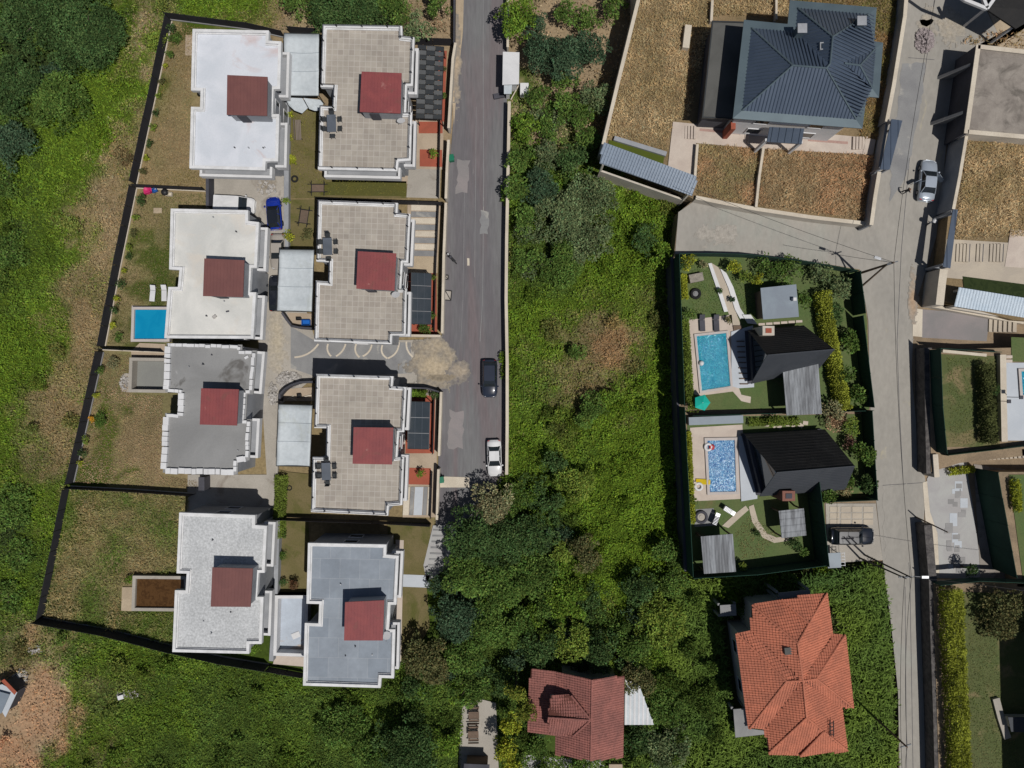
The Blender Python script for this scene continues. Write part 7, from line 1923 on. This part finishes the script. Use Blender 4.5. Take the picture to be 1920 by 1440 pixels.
# ------------------------------------------------------------------ trees and shrubs
DK = (.046, .080, .026); MD = (.072, .118, .026); GR_ = (.10, .16, .022); BL = (.044, .074, .040); OL = (.165, .16, .085); YE_ = (.21, .23, .025); YG = (.115, .155, .028); BRN = (.085, .085, .035); SG = (.10, .13, .06)
TT = [
 (150, 60, 66, 3.4, DK, 'large dark bush mass at the top left beside the bright weeds'),
 (60, 30, 62, 3.6, DK, 'dark bush in the top left corner of the picture'),
 (105, 190, 52, 2.6, MD, 'mid-green bush just below the top left dark bushes'),
 (28, 155, 50, 3.2, DK, 'dark bush on the left edge, second from the top'),
 (18, 268, 42, 2.8, BL, 'bluish dark bush on the left edge, third from the top'),
 (12, 468, 34, 1.5, MD, 'dark bush on the left edge halfway down the upper half'),
 (8, 338, 28, 1.5, MD, 'small dark bush on the left edge below the bluish one'),
 (18, 955, 42, 1.6, MD, 'dark bush on the left edge near the brown yard corner'),
 (30, 1040, 30, 1.1, MD, 'mid-green bush on the left edge above the litter'),
 (12, 1120, 30, 1.2, MD, 'dark bush low on the left edge above the bare earth'),
 (655, 14, 58, 5.2, DK, 'broad dark tree above the topmost tiled villa'),
 (600, 30, 30, 4.0, DK, 'smaller dark tree above the upper carport'),
 (725, 16, 40, 4.6, MD, 'dark green tree to the right above the topmost tiled villa'),
 (783, 48, 26, 3.6, SG, 'open grey-green sapling right of the topmost tiled roof'),
 (824, 4, 26, 3.6, MD, 'green bush at the top beside the dark verge wall'),
 (548, 6, 24, 3.0, MD, 'small green bush at the top above the upper carport'),
 (970, 30, 36, 5.6, GR_, 'bright green tree overhanging the road at the top'),
 (1006, 48, 26, 4.0, BL, 'dark bluish tree just right of the overhanging bright tree'),
 (1022, 98, 38, 4.4, BL, 'bluish dark tree right of the white roadside shed'),
 (1062, 108, 40, 5.0, BL, 'bluish dark tree in the middle of the orchard cluster'),
 (1108, 92, 36, 5.0, BL, 'bluish dark tree at the east end of the orchard cluster'),
 (1062, 24, 22, 3.2, MD, 'small green orchard tree near the top edge, left'),
 (1105, 34, 24, 3.4, MD, 'small green orchard tree near the top edge, middle'),
 (1152, 14, 24, 3.4, MD, 'small green orchard tree near the top edge beside the tall wall shadow'),
 (1006, 176, 20, 2.8, MD, 'round green bush right of the white tank'),
 (1058, 150, 24, 3.2, MD, 'green orchard tree under the bluish cluster'),
 (1064, 192, 24, 3.2, MD, 'green orchard tree in the centre of the bare orchard soil'),
 (1118, 180, 30, 3.8, SG, 'grey-green orchard tree near the tall wall'),
 (1088, 215, 24, 3.2, MD, 'green orchard tree below the grey-green one'),
 (985, 240, 26, 3.0, GR_, 'bright bushy growth by the road wall below the shed'),
 (1036, 240, 26, 3.0, MD, 'green orchard bush in the row below the shed'),
 (978, 296, 26, 3.2, MD, 'green bush next to the road wall above the weed plot'),
 (1030, 290, 28, 3.2, SG, 'grey-green bush left of the lower orchard centre'),
 (1078, 300, 30, 3.6, DK, 'dark green bush above the weed plot near the canopy roof'),
 (1104, 262, 22, 3.0, MD, 'small green bush left of the blue-grey canopy roof'),
 (968, 355, 26, 4.0, MD, 'green bush casting a spiky shadow on the road wall'),
 (1012, 352, 34, 3.8, BL, 'dark bluish shrub at the top of the weed plot'),
 (1052, 402, 46, 4.2, SG, 'large grey-green spreading tree in the upper weed plot'),
 (1108, 372, 46, 3.8, SG, 'large grey-green shrub right of the spreading tree'),
 (1100, 452, 46, 3.4, SG, 'grey-green shrub below the spreading tree'),
 (985, 412, 28, 3.2, MD, 'green shrub by the road wall left of the spreading tree'),
 (1052, 492, 40, 3.4, MD, 'green shrub south of the grey-green trees'),
 (986, 488, 26, 2.4, MD, 'low green shrub by the road wall beside the dark hollow'),
 (1212, 446, 26, 3.2, DK, 'dark leafed shrub west of the end of the cross lane'),
 (1238, 478, 24, 3.4, GR_, 'bright green shrub near the corner of the upper garden'),
 (1080, 662, 17, 1.8, MD, 'small lone bush in the brown patch'),
 (1108, 772, 32, 3.0, MD, 'green shrub below the brown patch'),
 (1146, 742, 20, 2.2, GR_, 'small bright shrub right of the brown patch'),
 (1038, 868, 22, 3.2, DK, 'dark narrow shrub in the middle of the weed plot'),
 (1078, 905, 34, 3.4, YG, 'yellow-green shrub in the middle of the weed plot'),
 (1036, 946, 24, 3.0, DK, 'dark shrub below the yellow-green one'),
 (926, 942, 40, 5.2, OL, 'sandy olive tree at the end of the asphalt road'),
 (880, 1002, 46, 6.4, DK, 'tall dark tree shading the pale gate paving'),
 (938, 1020, 44, 5.6, DK, 'dark tree below the sandy olive tree'),
 (866, 1076, 42, 5.4, MD, 'green tree with pointed foliage below the gate paving'),
 (1008, 1000, 40, 4.6, DK, 'dark tree right of the road end'),
 (926, 1100, 50, 4.8, MD, 'broad mid-green tree in the lower middle'),
 (1002, 1080, 40, 3.8, MD, 'mid-green tree right of the broad one'),
 (858, 1156, 46, 4.6, BL, 'bluish green tree right of the slate-grey villa yard'),
 (914, 1180, 44, 4.4, MD, 'green tree left of centre above the patio'),
 (1094, 1040, 32, 4.0, BRN, 'brownish dark tree in the lower weed plot'),
 (1050, 1034, 22, 3.0, YG, 'pale yellow-green bush beside the brownish tree'),
 (806, 1236, 46, 4.4, BRN, 'olive brown tree at the corner of the slate-grey villa'),
 (868, 1232, 38, 4.0, MD, 'green tree right of the olive brown one'),
 (966, 1178, 34, 4.4, MD, 'green tree above the red tiled house, left'),
 (1012, 1214, 36, 5.2, DK, 'dark tree directly above the left end of the red tiled house'),
 (1070, 1206, 36, 5.0, YG, 'bright yellow-green tree directly above the red tiled house'),
 (1134, 1224, 38, 4.6, DK, 'dark tree above the right end of the red tiled house'),
 (1064, 1130, 40, 3.6, GR_, 'bright green shrub mass above the yellow-green tree'),
 (1196, 1102, 32, 4.0, DK, 'dark tree left of the lower garden corner'),
 (1252, 1040, 30, 3.4, MD, 'green bush by the west wall of the lower garden'),
 (1262, 1090, 32, 3.2, MD, 'green bush at the south-west corner of the lower garden'),
 (1240, 1170, 46, 4.2, YG, 'yellowish olive tree left of the terracotta house'),
 (1186, 1206, 34, 4.0, MD, 'green tree right of the red tiled house'),
 (1196, 1278, 32, 4.4, BRN, 'dark tree overhanging the white lean-to'),
 (1240, 1330, 44, 3.4, MD, 'green shrub mass right of the white lean-to'),
 (1190, 1390, 30, 3.4, DK, 'dark shrub below the white lean-to'),
 (1250, 1405, 44, 3.6, SG, 'grey-green tree at the bottom right of the red tiled house'),
 (762, 1404, 54, 5.6, DK, 'dark tree at the bottom edge left of the patio'),
 (700, 1420, 36, 3.4, MD, 'green shrub at the bottom edge, further left'),
 (836, 1392, 28, 3.0, GR_, 'bright green bush beside the patio'),
 (640, 1370, 46, 2.6, MD, 'low green shrub mass in the bottom weeds'),
 (880, 1290, 36, 3.6, MD, 'green bush just above the patio'),
 (1085, 1436, 22, 2.6, MD, 'green bush at the bottom edge under the red tiled house'),
 (1012, 1400, 22, 2.4, MD, 'small green bush left of the red tiled house'),
 (1016, 1366, 14, 3.6, DK, 'thin dark bush against the lower left of the red tiled roof'),
]
for k, (x, y, r_, h, c_, lab) in enumerate(TT):
    tree(x, y, r_ * 1.08, h, tuple(v * 1.1 for v in c_), lab, name='broadleaf_tree' if h > 3.3 else 'shrub', cat='tree' if h > 3.3 else 'shrub', spiky=.25 if 'spik' in lab or 'pointed' in lab else 0)
# undergrowth thicket filling the space between the big trees
def thicket(polys, n, label, cols, rr=(1.1, 2.2), hh=(1.6, 3.0)):
    Vs = []; Fs = []; Cs = []; base = 0
    for poly in polys:
        x, y = scatter_poly(poly, 1.0); k = rng.permutation(len(x))[:n]
        for a, b in zip(x[k], y[k]):
            R = rnd.uniform(*rr); V, F, C = crown_arrays(R, rnd.uniform(*hh), rnd.choice(cols), .24, 46, seed=rnd.randrange(99999))
            V = V + np.array([a, b, -.1]); Vs.append(V); Fs.append(F + base); Cs.append(C); base += len(V)
    o = raw_mesh('thicket', np.concatenate(Vs), np.concatenate(Fs), np.concatenate(Cs), M['leaf']); tag(o, label, 'thicket', kind='stuff')
thicket([XY([(852, 1000), (960, 900), (1000, 920), (1080, 1000), (1130, 1100), (1200, 1140), (1190, 1240), (1000, 1240), (880, 1300), (770, 1300), (770, 1260), (826, 1200), (830, 1090)])], 80, 'dense leafy undergrowth between the big trees at the lower centre', [DK, MD, MD, GR_, BL])
def brambles(poly, excl, n, label, dark, rr=(.7, 1.5), hh=(.7, 1.5)):
    Vs = []; Fs = []; Cs = []; base = 0
    x, y = scatter_poly(poly, 1.0)
    for e_ in excl:
        k = ~inpoly(x, y, e_); x = x[k]; y = y[k]
    k = rng.permutation(len(x))[:n]; x = x[k]; y = y[k]
    c, dn, dr = cover(x, y)
    for a, b, cc, d_ in zip(x, y, c, dr):
        if d_ > .45: continue
        V, F, C = crown_arrays(rnd.uniform(*rr), rnd.uniform(*hh), tuple(cc * rnd.uniform(*dark)), .22, 50, seed=rnd.randrange(99999))
        V = V + np.array([a, b, 0]); Vs.append(V); Fs.append(F + base); Cs.append(C); base += len(V)
    o = raw_mesh('bramble', np.concatenate(Vs), np.concatenate(Fs), np.concatenate(Cs), M['leaf']); tag(o, label, 'bramble', kind='stuff')
brambles(MID, [TERXY, FIELD, ROADX, PATIO, REDH, SHEDX, XY([(951, -40), (1200, -40), (1180, 280), (951, 280)])], 110, 'low bramble mounds scattered over the empty middle plot', (.6, 1.0))
brambles(LEFT, [SHACK], 80, 'low weed mounds scattered over the left-hand slope', (.75, 1.05))
brambles(FIELD, [XY([(1350, 1120), (1610, 1100), (1620, 1440), (1350, 1440)], 2)], 36, 'wild bushes growing through the maize', (.5, .9), hh=(3.0, 4.0))
thicket([XY([(1180, 1100), (1290, 1095), (1350, 1160), (1350, 1440), (1180, 1440), (1230, 1300)])], 22, 'undergrowth between the red tiled house and the maize field', [MD, MD, GR_, DK], (1.0, 1.9), (1.2, 2.4))
thicket([XY([(0, 0), (200, 0), (190, 120), (120, 220), (40, 300), (0, 320)])], 34, 'tangled dark scrub filling the top left corner', [DK, MD, MD, BL], (1.0, 2.0), (1.4, 2.8))
thicket([XY([(960, 200), (1120, 200), (1130, 420), (1100, 520), (960, 520)])], 26, 'scrub between the grey-green trees in the upper weed plot', [SG, MD, SG, GR_], (1.0, 1.8), (1.2, 2.6))
thicket([XY([(560, -20), (760, -20), (750, 30), (700, 38), (600, 36)])], 16, 'dense dark foliage behind the topmost tiled villa', [DK, DK, MD], (1.0, 1.7), (2.5, 4.2))
# yellow cypress-like trees by the red house
for x, y, r_, h, lab in ((968, 1290, 22, 6.5, 'dark-sided yellow conifer at the left of the red tiled house, northernmost'), (984, 1330, 24, 6.5, 'yellow-green conifer against the left wall of the red tiled house'),
                         (958, 1360, 20, 5.0, 'bright yellow conifer beside the patio'), (945, 1408, 24, 5.0, 'bright yellow conifer at the lower right of the patio'), (960, 1436, 20, 4.5, 'yellow conifer at the bottom edge')):
    tree(x, y, r_, h, YE_ if 'bright' in lab or 'bottom' in lab else (.13, .15, .025), lab, name='conifer_tree', flat=.8, leaf=.24, dens=60)
# garden trees on the terrace
for x, y, r_, h, c_, lab, z in (
    (1620, 852, 24, 3.4, MD, 'green tree overhanging the right-hand road from the lower garden', T),
    (1598, 800, 18, 2.4, YG, 'yellow-green bush by the fence above the overhanging tree', T),
    (1628, 905, 18, 2.6, DK, 'dark bush at the lower garden corner by the parking bay', T),
    (1588, 905, 16, 2.2, MD, 'green bush in the dry corner of the lower garden', T),
    (1552, 930, 16, 2.4, MD, 'green bush beside the tall green fence', T),
    (1586, 700, 16, 2.6, MD, 'green bush beside the yellow hedge foot', T),
    (1560, 770, 22, 2.6, OL, 'olive bush below the corrugated canopy', T),
    (1502, 560, 18, 2.4, MD, 'green bush right of the blue-grey shed', T),
    (1576, 540, 24, 2.8, SG, 'grey-green bush in the north-east garden corner', T),
    (1540, 516, 26, 2.2, SG, 'grey-green bush along the northern garden fence, right', T),
    (1480, 508, 30, 2.2, MD, 'green bush along the northern garden fence, middle', T),
    (1440, 500, 26, 2.0, MD, 'green bush along the northern garden fence, left', T),
    (1562, 590, 22, 2.2, DK, 'dark bush east of the yellow hedge top', T),
    (1598, 640, 20, 2.2, MD, 'green bush between the yellow hedge and the road fence', T),
    (1610, 745, 20, 2.2, MD, 'green bush at the foot of the road fence', T),
    (1294, 492, 15, 2.4, YE_, 'bright yellow shrub in the north-west garden corner', T),
    (1281, 497, 9, 2.0, DK, 'small dark shrub in the north-west garden corner', T),
    (1376, 500, 13, 2.2, YE_, 'yellow shrub right of the white-kerbed path', T),
    (1398, 520, 14, 1.8, YG, 'low yellow-green shrub near the shed', T),
    (1421, 521, 13, 1.6, YE_, 'low yellow shrub above the shed', T),
    (1318, 497, 8, 1.2, OL, 'small reddish shrub beside the path head', T),
    (1292, 590, 13, 1.8, MD, 'palm-like shrub at the left of the pool deck', T),
    (1300, 764, 11, 1.6, YG, 'small yellow-green shrub under the turquoise parasol', T),
    (1452, 788, 14, 1.6, YG, 'yellow-green shrub between the two gardens', T),
    (1300, 935, 9, 1.5, YG, 'yellow-green shrub by the grey fire pit', T),
    (1350, 545, 5, .8, DK, 'tiny dark plant on the white kerb', T),
    (1372, 562, 5, .8, BL, 'tiny bluish plant on the garden path', T),
    (1366, 600, 7, .9, BRN, 'brown plant at the foot of the garden path', T),
    (1492, 1018, 12, 1.4, DK, 'dark shrub at the end of the curved path', T),
    (1512, 1035, 10, 1.4, MD, 'small shrub in the fence shade of the lower garden', T),
    (1392, 1062, 9, 1.4, YG, 'small shrub beside the corner canopy', T),
    (1420, 1000, 6, .8, DK, 'tiny dark plant inside the curved path', T),
    (1886, 1150, 50, 5.5, BRN, 'large dull tree at the right edge above the shadowed lower lawn', T),
    (1820, 1068, 14, 2.6, DK, 'dark branches at the bottom of the paved drive', T),
    (1862, 730, 12, 2.2, DK, 'dark shrub in the middle of the lawn plot hedge', U),
    ):
    tree(x, y, r_, h, c_, lab, name='garden_shrub' if h < 3.3 else 'broadleaf_tree', cat='shrub' if h < 3.3 else 'tree', z=z, leaf=.2 if r_ < 16 else .25, dens=70 if r_ < 16 else 56, trunk=h > 1.5)
# small planted shrubs in the villa yards
V1 = [(322, 52, 9, 1.4, DK, 'dark round shrub in the top corner of the topmost west yard'), (328, 72, 13, .9, MD, 'low green patch in the topmost west yard'), (318, 100, 8, 1.2, MD, 'green shrub along the topmost west fence'),
      (310, 124, 5, .9, YE_, 'tiny yellow shrub along the topmost west fence, first'), (303, 153, 6, 1.0, BRN, 'brown shrub along the topmost west fence'), (297, 180, 6, .9, YG, 'pale shrub along the topmost west fence'),
      (292, 210, 7, 1.1, DK, 'dark shrub along the topmost west fence, middle'), (287, 238, 7, .9, YG, 'straw green shrub along the topmost west fence'), (280, 269, 7, 1.1, DK, 'dark shrub along the topmost west fence, low'),
      (274, 296, 6, .9, YE_, 'yellow flowering shrub along the topmost west fence'), (268, 322, 8, 1.1, BRN, 'dull shrub at the foot of the topmost west fence'),
      (264, 375, 11, 1.6, DK, 'dark shrub in the top corner of the pool yard'), (254, 408, 6, .9, YG, 'pale green shrub by the pool yard fence, first'), (250, 436, 8, 1.0, BRN, 'brownish shrub by the pool yard fence'),
      (244, 463, 7, .9, YG, 'pale green shrub by the pool yard fence, second'), (240, 480, 7, 1.1, DK, 'dark shrub by the pool yard fence, middle'), (232, 508, 5, .9, YE_, 'small round yellow shrub by the pool yard fence, upper'),
      (226, 532, 9, 1.2, DK, 'dark shrub by the pool yard fence, low'), (219, 561, 6, .9, YE_, 'small round yellow shrub by the pool yard fence, lower'), (216, 580, 9, 1.2, DK, 'dark shrub left of the blue pool'),
      (210, 610, 6, .9, YE_, 'yellow shrub left of the blue pool'), (222, 632, 9, 1.1, MD, 'green shrub below left of the blue pool'),
      (212, 680, 13, 1.3, OL, 'olive shrub at the top of the unfinished villa yard'), (188, 695, 8, 1.1, MD, 'green shrub by the fence of the unfinished villa yard, upper'), (181, 741, 6, .9, YE_, 'small yellow shrub by the fence of the unfinished villa yard'),
      (172, 787, 6, .9, (.36, .19, .02), 'orange flowering shrub by the fence of the unfinished villa yard'), (184, 786, 16, 1.3, MD, 'green shrub beside the orange flowering one'), (160, 826, 8, 1.0, YG, 'pale shrub by the fence of the unfinished villa yard, lower'),
      (154, 850, 9, 1.2, DK, 'dark shrub low in the unfinished villa yard'), (150, 868, 6, .9, YE_, 'yellow shrub at the foot of the unfinished villa yard'),
      (241, 1086, 10, 1.1, GR_, 'bright green shrub at the corner of the brown water tank'), (478, 1218, 12, 1.6, GR_, 'green shrub at the south-east corner of the bottom left villa'),
      (545, 215, 5, 1.1, YE_, 'yellow shrub by the grey wall below the scalloped awning'), (543, 257, 6, 1.1, YE_, 'yellow shrub by the grey wall beside the bench'), (540, 443, 11, 1.6, YE_, 'bright yellow-green shrub north of the middle carport'),
      (536, 376, 9, 1.2, YG, 'yellow-green shrub beside the bright blue car'), (575, 440, 12, 1.0, BRN, 'dark leafy plant on the garden soil north of the middle carport'),
      (813, 288, 9, 1.7, GR_, 'potted green shrub on the red square of the topmost villa'), (790, 888, 9, 1.6, GR_, 'potted green shrub on the red square of the lower villa'),
      (800, 616, 14, 1.5, MD, 'green shrub at the foot of the upper glass pergola'), (812, 520, 6, 1.2, YG, 'yellow-green plant beside the upper glass pergola'), (812, 592, 7, 1.3, MD, 'green climbing plant beside the upper glass pergola'),
      (815, 742, 9, 1.8, DK, 'dark plant at the street corner of the lower villa'), (552, 1098, 12, 1.6, (.10, .055, .03), 'reddish brown dead shrub above the pale dirty pool'),
      (833, 130, 5, 1.3, BRN, 'thin climber beside the striped pergola, upper'), (831, 180, 5, 1.3, MD, 'thin climber beside the striped pergola, lower'),
      (530, 1000, 10, .9, MD, 'low shrub along the grey wall in the southern strip, upper'), (528, 1040, 10, .9, MD, 'low shrub along the grey wall in the southern strip, middle'), (530, 1090, 9, .9, DK, 'low dark shrub along the grey wall in the southern strip, lower'),
      (770, 1240, 16, 2.2, BRN, 'dry brown shrub at the end of the tan path')]
for x, y, r_, h, c_, lab in V1:
    tree(x, y, r_, h, c_, lab, name='garden_shrub', cat='shrub', leaf=.17, dens=90, trunk=False)
# hedges
hedge([(543, 290), (545, 306)], .7, 1.2, 0, YE_, 'short yellow hedge below the bench by the grey wall')
hedge([(524, 892), (521, 960), (519, 1010)], 1.3, 1.3, 0, YG, 'yellow-green hedge along the drive west of the lower tiled villa')
hedge([(770, 737), (798, 739)], .8, 1.6, .1, GR_, 'bright green hedge at the top of the lower glass pergola')
hedge([(1282, 514), (1285, 560)], .8, 1.2, T, YE_, 'narrow yellow hedge on the west side of the upper garden, top')
hedge([(1286, 598), (1291, 680), (1296, 755)], .8, 1.1, T, YG, 'narrow yellow-green hedge west of the turquoise pool')
hedge([(1292, 810), (1295, 880), (1299, 980)], .6, 1.1, T, YE_, 'narrow yellow hedge west of the rippled blue pool')
hedge([(1548, 545), (1556, 600), (1570, 670), (1580, 720), (1590, 768)], 1.6, 2.0, T, (.2, .22, .03), 'wide yellow-green hedge curving east of the upper cabin')
hedge([(1405, 792), (1500, 790)], .8, .7, T, YG, 'low yellow-green hedge above the lower cabin')
hedge([(1796, 1108), (1797, 1180), (1803, 1280), (1808, 1370), (1812, 1500)], 1.9, 2.3, U, (.2, .22, .03), 'long yellow-green hedge behind the stone wall at the lower right')
hedge([(1858, 682), (1862, 760), (1864, 832)], 1.25, 1.9, U, (.075, .085, .03), 'dark olive hedge east of the patchy lawn')
hedge([(1782, 886), (1830, 880)], .7, .8, T, YE_, 'short yellow-flowered hedge across the top of the paved drive')
hedge([(1908, 900), (1914, 960)], .8, 1.0, U, YE_, 'short yellow hedge on the right edge behind the green fence')
# dry bushes in the lower garden corner
for x, y, r_, h, c_, lab in ((1565, 790, 20, 1.8, (.26, .18, .11), 'dry straw-coloured bush in the corner above the lower cabin'), (1592, 830, 14, 1.5, (.22, .13, .10), 'dry pinkish bush beside the overhanging tree'), (1590, 915, 18, 1.0, (.22, .19, .10), 'dry yellowish bush behind the black cabin')):
    tree(x, y, r_, h, c_, lab, name='dry_bush', cat='bush', z=T, leaf=.2, dens=70, trunk=False)
